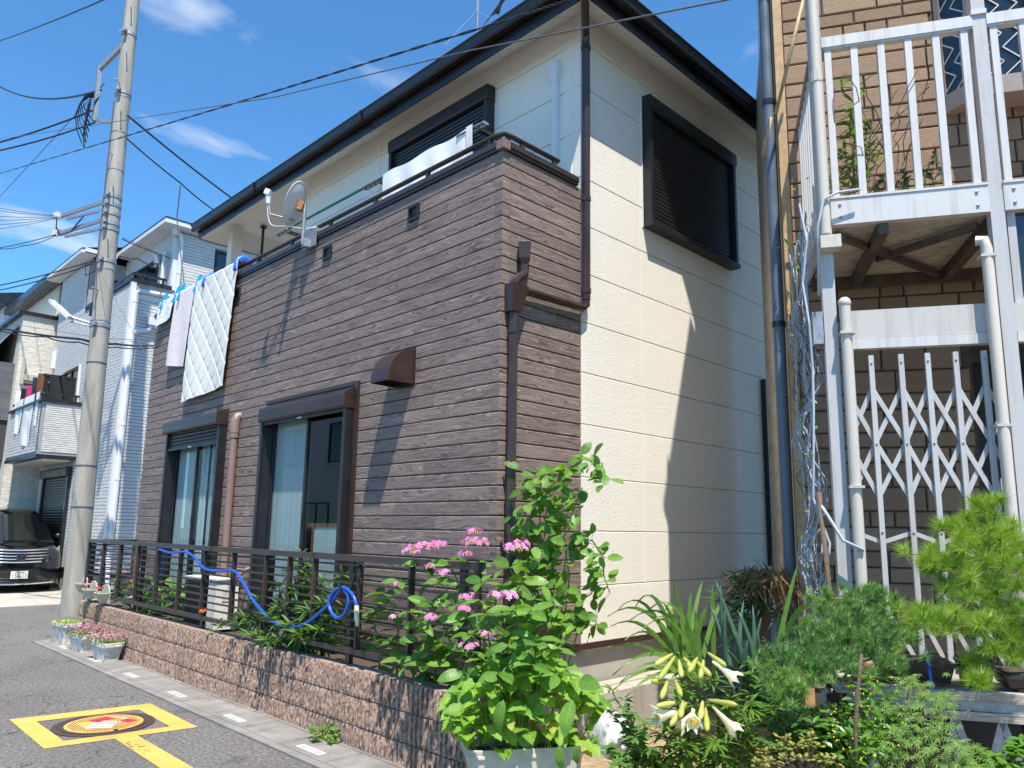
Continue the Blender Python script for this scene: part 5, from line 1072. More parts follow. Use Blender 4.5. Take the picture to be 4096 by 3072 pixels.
# ------------------------------------------------------------ hydrangea over the right end of the fence
hyd = [leaf_mesh('leaf', 'hydrangea_leaf', w_, 7, f_, c_, 0., 'ovate') for w_, f_, c_ in ((.60, .25, .35), (.64, .10, .75), (.54, .42, .15))]
hy = thing('hydrangea_bush', 'large hydrangea with pink flower heads spilling over the fence end', 'shrub', (-4.3, 3.5, .43))
stems = MB(); nleaf = 0
tips = [(-4.729, 3.250, 0.941), (-4.594, 3.300, 1.089), (-4.286, 3.200, 1.181), (-4.097, 3.150, 1.001), (-4.374, 3.200, 0.792), (-4.172, 3.300, 1.302), (-3.798, 3.150, 1.212), (-3.822, 3.250, 1.318), (-3.804, 3.080, 1.076), (-3.944, 3.120, 0.846), (-3.507, 3.050, 1.101), (-3.659, 3.300, 1.324), (-3.367, 3.120, 1.238), (-3.334, 3.000, 0.951), (-3.223, 3.050, 1.068), (-3.218, 3.200, 1.330), (-3.211, 3.300, 1.241), (-2.973, 3.000, 1.120), (-3.003, 3.150, 1.094), (-2.991, 3.200, 0.943), (-2.988, 2.980, 0.937), (-3.183, 2.980, 0.834), (-3.612, 3.050, 0.859), (-3.922, 3.150, 0.692), (-2.933, 3.100, 0.827), (-2.840, 3.200, 0.777), (-3.313, 2.950, 0.754), (-3.031, 2.950, 0.792), (-4.226, 3.180, 0.681), (-2.967, 3.300, 0.882)]
rh_ = random.Random(4)
for tp in tips:
    tp = Vector(tp); base = Vector((max(-5.2, min(-3.5, tp.x+rh_.uniform(-.15, .15))), rh_.uniform(3.42, 3.65), .42))
    c = curve(base, tp, 6, (rh_.uniform(-.05, .05), .05, .06), .01, rh_); stems.tube(c, [.009, .008, .007, .007, .006, .005, .004], 5)
    ax = (c[-1]-c[-2]).normalized(); a0 = rh_.uniform(0, 3)
    for k in range(4):
        an = a0+k*math.pi/2; d = Vector((math.cos(an), math.sin(an), rh_.uniform(-.15, .35))); inst('leaf', hyd[rh_.randrange(3)], hy, place(d, Vector((rh_.uniform(-.5, .9), rh_.uniform(-1.1, .1), .85)), tp+d*.01, rh_.uniform(.115, .17)))
    for q in (1, 3, 4, 5):
        for s in (0, math.pi):
            if rh_.random() < .12: continue
            an = a0+q*1.57+s; d = Vector((math.cos(an), math.sin(an)-.25, rh_.uniform(-.8, .25))); inst('leaf', hyd[rh_.randrange(3)], hy, place(d, Vector((rh_.uniform(-.7, 1.), rh_.uniform(-1.4, .0), rh_.uniform(.2, 1))), c[q], rh_.uniform(.12, .185)))
stems.build('stem', 'stem_green', hy, kind='stuff')
for i, (p, R, n) in enumerate([((-4.051, 3.200, 1.407), .10, 30), ((-4.186, 3.200, 1.378), .06, 14), ((-3.932, 3.220, 1.427), .07, 16), ((-3.518, 3.200, 1.453), .085, 22), ((-3.587, 3.250, 1.521), .055, 10), ((-3.632, 3.200, 1.381), .045, 10), ((-3.089, 3.100, 1.429), .075, 18), ((-3.082, 3.000, 1.171), .085, 22), ((-3.745, 3.020, 1.002), .05, 10), ((-3.424, 3.050, 1.144), .045, 9), ((-3.405, 3.020, 1.076), .05, 10), ((-3.903, 3.150, 1.293), .04, 7), ((-3.715, 3.100, 1.264), .045, 9), ((-4.286, 3.180, 1.157), .035, 6), ((-3.264, 2.930, 0.890), .055, 8), ((-3.144, 2.950, 0.961), .05, 8), ((-3.089, 3.150, 1.457), .05, 9), ((-4.273, 3.150, 0.945), .025, 4)]):
    floret_head('flower_head', p, R, n, ('pink_petal', 'floret_centre'), hy, i)

# ------------------------------------------------------------ climbing bramble at the house corner
vl = [leaf_mesh('leaf', 'vine_leaf', w_, 8, f_, c_, .06, 'ovate') for w_, f_, c_ in ((.74, .25, .3), (.8, .12, .45))]
vi = thing('climbing_bramble', 'bright green bramble climbing the brown corner beside the cream wall', 'climber', (-3.75, 4.1, .3))
vs_ = MB(); rq = random.Random(8)
paths = [[(-3.85, 4.05, .35), (-3.791, 4.050, 1.232), (-3.748, 4.050, 1.767), (-3.606, 4.080, 1.944), (-3.412, 4.100, 2.044), (-3.273, 4.150, 2.022), (-3.252, 4.150, 1.883)],
    [(-3.8, 4.1, .3), (-3.690, 4.100, 1.148), (-3.646, 4.100, 1.588), (-3.774, 4.050, 1.840), (-3.878, 4.000, 1.858)], [(-3.7, 4.1, .3), (-3.569, 4.150, 1.154), (-3.591, 4.120, 1.501), (-3.481, 4.100, 1.729), (-3.454, 4.150, 1.854)],
    [(-3.7, 4.15, .4), (-3.573, 4.100, 1.414), (-3.454, 4.150, 1.538), (-3.371, 4.200, 1.454), (-3.333, 4.220, 1.369), (-3.322, 4.220, 1.251), (-3.292, 4.250, 1.133)], [(-3.9, 4.05, .35), (-3.843, 4.000, 1.230), (-3.822, 4.000, 1.497), (-3.875, 4.000, 1.676)],
    [(-3.7, 4.2, .35), (-3.571, 4.100, 0.901), (-3.455, 4.150, 1.043), (-3.406, 4.200, 1.145)], [(-3.7, 4.1, .3), (-3.455, 4.150, 0.942), (-3.363, 4.200, 0.964), (-3.385, 4.200, 0.879)], [(-3.8, 4.0, .3), (-3.645, 4.000, 0.902), (-3.597, 4.050, 1.037), (-3.695, 4.000, 1.152)], [(-3.8, 4.0, .3), (-3.767, 4.050, 1.321), (-3.674, 4.050, 1.730), (-3.800, 4.050, 1.950), (-3.505, 4.100, 1.959)]]
for pth in paths:
    pts = [Vector(p) for p in pth]; fine = []
    for i in range(len(pts)-1): fine += [pts[i].lerp(pts[i+1], t_/4)+Vector((rq.uniform(-.012, .012), rq.uniform(-.012, .012), rq.uniform(-.012, .012))) for t_ in range(4)]
    fine.append(pts[-1]); vs_.tube(fine, .005, 5)
    for i, p in enumerate(fine[3:]):
        for k in range(2 if rq.random() < .85 else 1):
            d = Vector((rq.uniform(-1, 1), rq.uniform(-1.1, .3), rq.uniform(-.7, .45))).normalized(); L = rq.uniform(.085, .135); q = p+d*rq.uniform(.02, .07)
            inst('leaf', vl[rq.randrange(2)], vi, place(d, Vector((rq.uniform(-.1, .9), rq.uniform(-1.2, -.2), rq.uniform(.4, 1))), q, L)); vs_.tube([p, q], .0018, 3)
for i in range(110):
    z = rq.uniform(.55, 2.0); p = Vector((-3.80+rq.uniform(-.10, .18), 4.02+rq.uniform(-.16, .24), z)); d = Vector((rq.uniform(-1, 1), rq.uniform(-1.1, .2), rq.uniform(-.8, .3))).normalized()
    inst('leaf', vl[rq.randrange(2)], vi, place(d, Vector((rq.uniform(-.3, .6), rq.uniform(-1.0, -.1), rq.uniform(.4, 1))), p, rq.uniform(.09, .14)))
vs_.build('stem', 'stem_green', vi, kind='stuff')

# ------------------------------------------------------------ willowy bush behind the hose
wl_ = thing('willowy_bush', 'narrow leaved green bush behind the blue hose', 'shrub', (-5.9, 3.5, .43)); wm = MB(); ws_ = MB(); rw_ = random.Random(17)
for tp in [(-6.050, 3.450, 1.315), (-6.143, 3.400, 1.215), (-5.872, 3.450, 1.226), (-6.320, 3.350, 1.057), (-5.615, 3.400, 1.117), (-6.478, 3.300, 0.897), (-5.874, 3.300, 1.024), (-5.414, 3.400, 1.010), (-6.640, 3.250, 0.735), (-6.121, 3.220, 0.783), (-5.581, 3.280, 0.886), (-5.782, 3.200, 0.756), (-6.380, 3.180, 0.616), (-5.271, 3.300, 0.835), (-6.717, 3.220, 0.686), (-6.048, 3.150, 0.613), (-5.900, 3.400, 1.142), (-5.392, 3.300, 0.939), (-6.112, 3.300, 0.883), (-5.475, 3.500, 1.161), (-5.575, 3.200, 0.699), (-5.350, 3.220, 0.758)]:
    tp = Vector(tp); c = curve((-5.95+rw_.uniform(-.2, .2), 3.55, .43), tp, 9, (0, 0, .05), .012, rw_); ws_.tube(c, [.007]*5+[.005]*5, 5)
    for p in c[3:]:
        for k in range(9):
            d = Vector((rw_.uniform(-1, 1), rw_.uniform(-1, .6), rw_.uniform(-.45, .7))).normalized(); add_leaf(wm, d, (rw_.uniform(-.3, .3), -.4, 1), p, rw_.uniform(.10, .17), rw_.uniform(.018, .027), 4, .3, .5)
wm.build('foliage', 'willowy_leaf', wl_, kind='stuff'); ws_.build('stem', 'stem_green', wl_, kind='stuff')

# ------------------------------------------------------------ low leafy plants behind the fence
def small_bush(name, label, c, rx, ry, rz, n, mesh, size, mat_stem='stem_green', flowers=None, fm=None, cat='plant', seed=1, dirbias=(0, -.3, .2)):
    r = random.Random(seed); c = Vector(c); t_ = thing(name, label, cat, tuple(c)); sm = MB()
    for i in range(n):
        d = rdir(r, -.1, 1.); rr_ = r.random()**.45; p = c+Vector((d.x*rx*rr_, d.y*ry*rr_, max(.02, d.z)*rz*(.35+.65*rr_)*1.6)); dd = (Vector((d.x, d.y, r.uniform(-.5, .3)))+Vector(dirbias)).normalized()
        inst('leaf', mesh[r.randrange(len(mesh))], t_, place(dd, (r.uniform(-.3, .4), r.uniform(-.7, 0), 1), p, r.uniform(*size)))
        if i % 3 == 0: sm.tube(curve(c+Vector((d.x*rx*.2, d.y*ry*.2, 0)), p, 3, (0, 0, .02)), .004, 4)
    sm.build('stem', mat_stem, t_, kind='stuff')
    for i, f in enumerate(flowers or []): floret_head('flower_head', f[0], f[1], 12, (fm, 'floret_centre'), t_, seed*10+i, .02)
    return t_
small_bush('garden_hydrangea', 'small hydrangea with purple flowers behind the left fence', (-10.099, 3.500, 0.498), .62, .17, .34, 110, hyd, (.11, .17), flowers=[((-10.594, 3.450, 0.923), .06), ((-9.911, 3.450, 0.978), .05), ((-10.216, 3.420, 0.827), .05), ((-9.296, 3.330, 0.589), .06), ((-10.077, 3.400, 0.709), .04)], fm='pink_petal', seed=3)
small_bush('leafy_plant', 'small green plant behind the fence right of the small hydrangea', (-9.222, 3.500, 0.571), .40, .15, .32, 60, hyd, (.11, .16), seed=5)
small_bush('orange_lantana', 'small plant with one orange flower on the block wall', (-6.171, 3.330, 0.584), .22, .10, .10, 26, hyd, (.04, .07), flowers=[((-6.109, 3.270, 0.827), .028)], fm='orange_flower', seed=6) if False else None
lan = thing('orange_lantana', 'small trailing plant with one orange flower on the block wall', 'plant', (-7.474, 3.330, 0.560)); rl_ = random.Random(6); lc = Vector((-7.411, 3.300, 0.592))
for i in range(26):
    p = lc+Vector((rl_.uniform(-.15, .42), rl_.uniform(-.06, .08), rl_.uniform(-.03, .06))); inst('leaf', hyd[i % 3], lan, place(rdir(rl_, -.3, .4), (0, -.4, 1), p, rl_.uniform(.04, .075)))
floret_head('flower_head', (-7.559, 3.260, 0.704), .028, 12, ('orange_flower', 'orange_flower'), lan, 77, .016)
small_bush('bed_groundcover', 'low weedy greenery under the hydrangea bed', (-5.121, 3.420, 0.617), .45, .12, .10, 70, [leaf_mesh('leaf', 'weed_leaf', .6, 5, .2, .4)], (.04, .075), seed=9)
small_bush('bed_seedlings', 'loose leafy seedlings below the hose coil', (-5.383, 3.380, 0.666), .25, .10, .16, 60, [leaf_mesh('leaf', 'weed_leaf', .45, 5, .2, .4)], (.05, .09), seed=10)

# ------------------------------------------------------------ weeds at the foot of the block wall
wlm = [leaf_mesh('leaf', 'weed_leaf', .62, 5, .2, .5), leaf_mesh('leaf', 'clover_leaf', .7, 5, .15, .4)]
for i, (p, R, n, lab) in enumerate([((-5.057, 3.157, 0.020), .13, 70, 'largest clump of weeds at the foot of the block wall'), ((-9.396, 3.376, 0.020), .05, 16, 'weed tuft right of the two white planters'), ((-7.967, 3.244, 0.020), .05, 14, 'left of two weed tufts midway along the block wall'), ((-7.634, 3.251, 0.020), .035, 9, 'right of two weed tufts midway along the block wall'), ((-4.585, 3.307, 0.020), .045, 14, 'upright weed right of the largest clump'), ((-4.391, 3.262, 0.020), .03, 8, 'small weed right of the upright weed'), ((-4.235, 3.270, 0.020), .04, 10, 'small yellowish weed near the planter'), ((-6.548, 3.273, 0.020), .02, 6, 'tiny weed left of the largest clump'), ((-12.081, 3.084, 0.010), .05, 14, 'small weed beside the leftmost planter'), ((-5.579, 3.267, 0.020), .018, 5, 'tiny seedling close left of the largest clump')]):
    r = random.Random(50+i); t_ = thing('weed', lab, 'weed', p, 'weeds along the block wall'); sm = MB()
    for k in range(n):
        d = rdir(r, .1, 1.2); q = Vector(p)+Vector((d.x*R*r.random()**.5, d.y*R*.6*r.random()**.5, r.uniform(.0, .9)*R*.8)); inst('leaf', wlm[r.random() < .3], t_, place((d.x, d.y, r.uniform(-.1, .5)), (0, -.3, 1), q, r.uniform(.25, .5)*max(R, .05)**.7*.55)); 
        if k % 4 == 0: sm.tube([Vector(p), q], .002, 3)
    sm.build('stem', 'stem_green', t_, kind='stuff')

# ------------------------------------------------------------ big planter with shiso
pl = thing('large_planter', 'large ivory plastic trough planter full of bright green leaves', 'planter', (-3.127, 3.235, 0.015))
def trough(c, L, Wd, H, mat, parent, rot=0., taper=.84, ribs=28, name='trough'):
    c = Vector(c); ca_, sa = math.cos(rot), math.sin(rot); mb = MB(); n = 40
    def rr(a, b, rd, k):
        pts = []
        for i in range(n):
            t_ = 2*math.pi*i/n; ct, st = math.cos(t_), math.sin(t_); e = .28
            x = a*math.copysign(abs(ct)**e, ct); y = b*math.copysign(abs(st)**e, st)
            if k: f = 1-.012*(i % 2); x *= f; y *= f
            pts.append((x, y))
        return pts
    prof = [(taper, 0, 1), (taper+.01, .03, 1), (.97, H-.05, 1), (.985, H-.048, 0), (1.03, H-.045, 0), (1.04, H-.03, 0), (1.025, H-.026, 0), (1.04, H-.014, 0), (1.03, H, 0), (.99, H+.002, 0), (.94, H-.01, 0), (.93, H-.06, 0)]
    vs = []
    for s, z, k in prof:
        for x, y in rr(L/2*s, Wd/2*s, .03, k): vs.append((c.x+x*ca_-y*sa, c.y+x*sa+y*ca_, c.z+z))
    fs = [(j*n+i, j*n+(i+1) % n, (j+1)*n+(i+1) % n, (j+1)*n+i) for j in range(len(prof)-1) for i in range(n)] + [tuple(range(n-1, -1, -1))]
    o = mb.add(vs, fs).build(name, mat, parent, smooth='auto')
    m2 = MB(); m2.add([(c.x+x*ca_-y*sa, c.y+x*sa+y*ca_, c.z+H-.055) for x, y in rr(L/2*.93, Wd/2*.93, .03, 0)], [tuple(range(n))]); m2.build('soil', 'soil', parent); return o
PLC = Vector((-3.127, 3.235, .015)); PR = rad(57.7); PU_, PV_ = Vector((math.cos(PR), math.sin(PR), 0)), Vector((-math.sin(PR), math.cos(PR), 0)); trough(PLC, .66, .30, .36, 'ivory_plastic', pl, PR)
shm = [leaf_mesh('leaf', 'shiso_leaf', w_, 9, f_, c_, .10, 'heart') for w_, f_, c_ in ((.80, .22, .35), (.72, .3, .5))]; rs_ = random.Random(31); st_ = MB()
for i in range(270):
    u, v = rs_.uniform(-.40, .42), rs_.uniform(-.20, .22); top = .80-.22*(abs(u)/.42)**2.4+rs_.uniform(-.04, .05); z = rs_.uniform(.36, top) if rs_.random() < .45 else top-rs_.uniform(0, .09)
    if i < 34: v = rs_.uniform(.14, .20)*-1; z = rs_.uniform(.44, .62)
    p = PLC+PU_*u-PV_*v*-1+Vector((0, 0, z)); d = (PU_*(u*1.2+rs_.uniform(-.8, .8))+PV_*(v+rs_.uniform(-.7, .5)-.3)+Vector((0, 0, rs_.uniform(-.55, .15)))).normalized()
    inst('leaf', shm[rs_.randrange(2)], pl, place(d, (rs_.uniform(-.1, .9), rs_.uniform(-.9, -.1), 1), p, rs_.uniform(.075, .13)))
    if i % 5 == 0: st_.tube(curve(PLC+PU_*u*.7+PV_*v*.5+Vector((0, 0, .29)), p, 4, (0, 0, .02)), .003, 4)
st_.build('stem', 'stem_green', pl, kind='stuff')
for p, L, d in (((-2.765, 2.720, 0.727), .15, (-.1, -.5, -1)), ((-2.388, 2.850, 0.858), .16, (.6, -.4, .1)), ((-2.374, 2.780, 0.781), .17, (.1, -.6, -.6)), ((-2.894, 2.800, 0.792), .11, (-.6, -.3, .2)), ((-2.379, 2.700, 0.599), .11, (.1, -.3, -1)), ((-2.318, 2.740, 0.599), .08, (.1, -.3, -1))): inst('leaf', hyd[1], pl, place(d, (.2, -1, .5), p, L))
# ------------------------------------------------------------ right-hand garden
rg = random.Random(61)
# sword leaves
gl = thing('sword_leaf_clump', 'clump of long arching sword shaped leaves against the cream wall', 'plant', (-2.605, 4.200, 0.706)); gb = Vector((-2.550, 4.111, 0.710))
for i, (tx, d_) in enumerate([((-2.882, 3.695, 1.048), .2), ((-2.814, 3.631, 1.002), .15), ((-2.838, 3.636, 0.879), .1), ((-2.822, 3.889, 1.092), .25), ((-2.758, 3.955, 1.086), .2), ((-2.650, 3.905, 1.149), .1), ((-2.681, 3.546, 0.718), .12), ((-2.738, 3.552, 0.749), .15), ((-2.670, 3.576, 0.636), .1), ((-2.642, 4.030, 1.262), .1), ((-2.567, 3.991, 1.136), .12), ((-2.567, 4.250, 1.258), .05), ((-2.472, 4.207, 1.235), .08), ((-2.754, 4.111, 1.055), .2), ((-2.616, 3.721, 0.856), .1), ((-2.836, 3.733, 1.086), .22), ((-2.761, 3.703, 0.924), .15), ((-2.684, 3.899, 1.030), .15), ((-2.658, 4.050, 1.111), .1), ((-2.567, 4.119, 1.203), .06), ((-2.453, 3.970, 1.103), .05), ((-2.790, 3.793, 1.028), .2), ((-2.715, 3.521, 0.676), .1), ((-2.497, 3.933, 1.074), .05), ((-2.428, 4.273, 1.146), .1), ((-2.694, 3.760, 0.969), .2), ((-1.770, 4.071, 1.154), .12), ((-1.955, 4.262, 1.376), .02), ((-2.452, 4.110, 1.124), .05)]):
    b_ = gb + Vector((rg.uniform(-.1, .1), rg.uniform(-.1, .1), -.05)) if i < 26 or i == 28 else Vector((-2.047, 4.154, 0.841)) + Vector((rg.uniform(-.03, .03), 0, 0))
    c = curve(b_, tx, 9, (0, 0, d_), 0); sd_ = (c[-1]-c[0]).cross(c[4]-CAMD).normalized(); wv = [.5, .8, 1, 1, 1, .95, .85, .7, .45, .02]; wd_ = rg.uniform(.011, .018); vs = []; nrm = Vector((0, 0, 1))
    for k, p in enumerate(c):
        tw = sd_*wd_*wv[k]+Vector((0, 0, .004)); vs += [p-tw, p+Vector((0, 0, -.006)), p+tw]
    MB().add(vs, [(k*3+q, k*3+q+1, (k+1)*3+q+1, (k+1)*3+q) for k in range(9) for q in range(2)]).build('blade', 'blade_leaf', gl, smooth=True)
# welsh onions
on_ = thing('onion_clump', 'blue green tubular onion leaves standing beside the cream wall', 'plant', (-2.238, 4.134, 0.723)); ob = Vector((-2.205, 4.099, 0.705))
for i, tx in enumerate([(-2.349, 4.033, 1.278), (-2.305, 4.011, 1.253), (-2.276, 4.002, 1.116), (-2.225, 4.052, 1.117), (-2.245, 4.165, 1.165), (-2.162, 4.109, 1.147), (-2.109, 4.105, 1.082), (-2.205, 3.953, 1.017), (-2.079, 4.105, 0.909), (-2.388, 4.029, 1.133), (-2.107, 4.051, 1.019), (-2.215, 3.895, 0.914), (-2.126, 3.971, 0.970)]):
    c = curve(ob+Vector((rg.uniform(-.10, .10), rg.uniform(-.08, .08), -.1)), tx, 7, (rg.uniform(-.03, .03), 0, rg.uniform(0, .05)), 0); MB().tube(c, [.011, .015, .017, .017, .016, .013, .009, .001], 8).build('onion_leaf', 'onion_leaf', on_, smooth=True)
# lilies
li = thing('white_lilies', 'white trumpet lilies with green buds among narrow leaves', 'plant', (-2.160, 3.418, 0.434)); lf = MB(); ls_ = MB()
def lily_flower(p, d, L, R, seed):
    d = Vector(d).normalized(); e1 = d.orthogonal().normalized(); e2 = d.cross(e1); p = Vector(p); mb = MB(); n = 18
    prof = [(0, .010), (.25, .016), (.5, .026), (.72, .042), (.88, .066), (1.0, .075)]; vs = []
    for t_, r_ in prof:
        for k in range(n):
            a = 2*math.pi*k/n; lobe = 1+(.35*math.cos(6*a/1.0)*.5+.0)*(t_ > .8)*(t_-.75)*4; bk_ = (-.012 if t_ == 1 else 0)+(.018*math.cos(6*a)*(t_ > .85))
            vs.append(p+d*(t_*L+bk_)+(e1*math.cos(a)+e2*math.sin(a))*r_*R/.075*lobe)
    o = mb.add(vs, [(j*n+k, j*n+(k+1) % n, (j+1)*n+(k+1) % n, (j+1)*n+k) for j in range(len(prof)-1) for k in range(n)]).build('flower', 'white_petal', li, smooth=True)
    an = MB()
    for k in range(5): an.sphere(p+d*L*.86+(e1*math.cos(k*1.26)+e2*math.sin(k*1.26))*.012, .006, 6, 4, (1, 1, 1.6))
    an.build('anthers', 'anther', o, kind='stuff')
def bud(p, d, L):
    d = Vector(d).normalized(); MB().tube([Vector(p)+d*L*t_ for t_ in (0, .15, .4, .7, .9, 1)], [.005, .008, .011, .015, .012, .003], 8).build('bud', 'bud_green', li, smooth=True)
def aim(a, b): return (Vector(b)-Vector(a))
for a, b, R in (((-2.074, 3.236, 0.715), (-2.167, 3.119, 0.691), .050), ((-1.969, 3.320, 0.743), (-1.883, 3.391, 0.630), .042), ((-2.035, 3.273, 0.724), (-2.091, 3.196, 0.633), .036), ((-2.043, 3.264, 0.728), (-1.966, 3.150, 0.687), .038), ((-2.018, 3.414, 0.930), (-1.919, 3.476, 0.847), .040)): lily_flower(a, aim(a, b), aim(a, b).length, R, 1)
for a, b in (((-2.193, 3.333, 0.952), (-2.200, 3.191, 0.913)), ((-2.168, 3.316, 0.945), (-2.165, 3.169, 0.852)), ((-2.145, 3.314, 0.931), (-2.086, 3.245, 0.865)), ((-2.138, 3.348, 0.940), (-2.057, 3.295, 0.898)), ((-2.079, 3.377, 0.944), (-2.060, 3.266, 0.889)), ((-2.059, 3.401, 0.932), (-2.025, 3.308, 0.860)), ((-2.166, 3.244, 0.836), (-2.136, 3.144, 0.774)), ((-2.122, 3.242, 0.849), (-2.051, 3.183, 0.794)), ((-2.092, 3.267, 0.753), (-2.127, 3.088, 0.750)), ((-2.072, 3.258, 0.752), (-2.061, 3.101, 0.672)), ((-2.071, 3.228, 0.762), (-2.023, 3.129, 0.713)), ((-2.017, 3.312, 0.759), (-1.959, 3.195, 0.708)), ((-2.011, 3.346, 0.761), (-1.859, 3.355, 0.762)), ((-1.999, 3.307, 0.734), (-1.926, 3.197, 0.660)), ((-2.089, 3.370, 0.932), (-1.986, 3.344, 0.873)), ((-2.069, 3.455, 0.961), (-1.957, 3.436, 0.913)), ((-2.171, 3.240, 0.833), (-2.191, 3.144, 0.845))): bud(a, aim(a, b), aim(a, b).length)
for hd, bs in (((-2.170, 3.354, 0.959), (-2.214, 3.524, 0.367)), ((-2.139, 3.268, 0.849), (-2.221, 3.444, 0.370)), ((-2.033, 3.294, 0.764), (-2.131, 3.459, 0.387)), ((-2.039, 3.450, 0.930), (-2.107, 3.631, 0.369)), ((-1.983, 3.511, 0.789), (-2.072, 3.594, 0.373)), ((-2.178, 3.193, 0.698), (-2.219, 3.373, 0.373)), ((-1.917, 3.529, 0.693), (-1.992, 3.598, 0.390)), ((-1.959, 3.690, 0.745), (-2.010, 3.731, 0.359)), ((-2.260, 3.142, 0.567), (-2.242, 3.278, 0.375)), ((-1.921, 3.253, 0.625), (-2.025, 3.419, 0.396)), ((-2.020, 3.157, 0.611), (-2.120, 3.328, 0.382))):
    c = curve(bs, hd, 12, (0, 0, .0), .008, rg); ls_.tube(c, .006, 5)
    for p in c[1:-1]:
        for k in range(9):
            d = rdir(rg, -.15, .55); add_leaf(lf, d, (0, 0, 1), p, rg.uniform(.08, .14), rg.uniform(.013, .020), 4, .2, .6)
lf.build('foliage', 'lily_leaf', li, kind='stuff'); ls_.build('stem', 'stem_green', li, kind='stuff')
# leafy weed left of the lilies
def spray(name, label, cat, base, tips_, mat, L, Wd, n=4, seed=1, dens=5, flat=0., shape='lance', zr=(-.3, .6), nodes=8):
    r = random.Random(seed); t_ = thing(name, label, cat, tuple(base)); m1 = MB(); m2 = MB()
    for tx in tips_:
        c = curve(Vector(base)+Vector((r.uniform(-.06, .06), r.uniform(-.06, .06), 0)), tx, nodes, (0, 0, .03), .01, r); m2.tube(c, .004, 4)
        for p in c[2:]:
            for k in range(dens): add_leaf(m1, rdir(r, *zr), (r.uniform(-.3, .3), r.uniform(-.4, 0), 1), p, r.uniform(*L), r.uniform(*Wd), n, .2, .4, shape)
    m1.build('foliage', mat, t_, kind='stuff'); m2.build('stem', 'stem_green', t_, kind='stuff'); return t_
spray('leafy_weed', 'leafy weed stems left of the white lilies', 'plant', (-2.343, 3.255, 0.346), [(-2.424, 3.144, 0.770), (-2.353, 3.152, 0.733), (-2.264, 3.110, 0.685), (-2.445, 3.150, 0.659), (-2.173, 3.062, 0.664), (-2.220, 3.029, 0.605), (-2.270, 2.998, 0.524), (-2.138, 3.050, 0.563), (-2.373, 3.037, 0.529), (-2.226, 2.902, 0.509)], 'mugwort_leaf', (.04, .07), (.018, .028), seed=2, dens=6)
spray('mugwort_clump', 'pale green mugwort between the lilies and the bench', 'plant', (-1.623, 3.366, 0.508), [(-1.581, 3.350, 0.746), (-1.533, 3.321, 0.769), (-1.617, 3.325, 0.702), (-1.509, 3.286, 0.718), (-1.683, 3.393, 0.742), (-1.753, 3.408, 0.685), (-1.490, 3.312, 0.687), (-1.799, 3.558, 0.765), (-1.731, 3.624, 0.778), (-1.699, 3.253, 0.657), (-1.591, 3.219, 0.654)], 'mugwort_leaf', (.035, .06), (.02, .03), seed=3, dens=7)
spray('shade_fern', 'dark low greenery behind the lilies beside the bonsai', 'plant', (-2.014, 3.970, 0.547), [(-2.112, 3.957, 0.789), (-2.010, 3.924, 0.756), (-1.898, 3.894, 0.752), (-1.791, 3.861, 0.736), (-1.698, 3.820, 0.698), (-1.939, 3.725, 0.683), (-2.164, 4.033, 0.853)], 'willowy_leaf', (.05, .09), (.025, .035), seed=4, dens=7)
# dwarf palm with dry skirt
pa = thing('dwarf_palm', 'shaded dwarf palm with dry brown fronds by the drainpipe', 'palm', (-2.537, 4.973, 0.772)); rp2 = random.Random(12); gm = MB(); dm = MB()
for i in range(26):
    hub = Vector((-2.504, 4.934, 1.073))+Vector((rp2.uniform(-.22, .12), rp2.uniform(-.1, .1), rp2.uniform(-.25, .12))); ax = Vector((rp2.uniform(-1, .6), rp2.uniform(-.8, .2), rp2.uniform(-.2, .8))).normalized()
    for k in range(11):
        d = (ax+Vector((rp2.uniform(-.7, .7), rp2.uniform(-.5, .5), rp2.uniform(-.5, .5)))).normalized(); add_leaf(gm, d, (0, -.3, 1), hub, rp2.uniform(.18, .30), .016, 3, .4, .5)
for i in range(150):
    hub = Vector((-2.456, 4.857, 1.293))+Vector((rp2.uniform(-.16, .14), rp2.uniform(-.06, .06), rp2.uniform(-.04, .05))); add_leaf(dm, (rp2.uniform(-.9, .7), rp2.uniform(-.5, .2), rp2.uniform(-1.4, -.1)), (0, -1, .5), hub, rp2.uniform(.12, .28), .015, 4, .3, .7)
gm.build('fronds', 'palm_leaf', pa, kind='stuff'); dm.build('dry_fronds', 'dry_leaf', pa, kind='stuff'); MB().tube([(-2.580, 5.044, 0.596), (-2.476, 4.906, 1.307)], .04, 8).build('trunk', 'bark', pa)
# plastic sack, chips
sk = MB(); rk = random.Random(2); sc0 = Vector((-2.718, 3.501, 0.448)); sk.grid(lambda u, v: tuple(sc0+Vector((.10*math.sin(math.pi*v)**.8*math.cos(2*math.pi*u)*(1+.22*math.sin(5*u*6.28+9*v)+.12*math.sin(13*u*6.28-14*v)), .09*math.sin(math.pi*v)**.8*math.sin(2*math.pi*u)*(1+.20*math.sin(4*u*6.28+8*v)+.12*math.sin(11*u*6.28+13*v)), .10*math.cos(math.pi*v)*(1+.22*math.sin(3*u*6.28)+.14*math.sin(8*u*6.28+6*v))))), 72, 36)
tag(sk.build('plastic_sack', 'sack'), 'crumpled white plastic sack on the ground right of the planter', 'sack')
tag(MB().box(-3.62, -3.50, 4.05, 4.45, .35, .42).build('white_board', 'white_plastic'), 'white board lying behind the lilies near the wall', 'board') if False else None

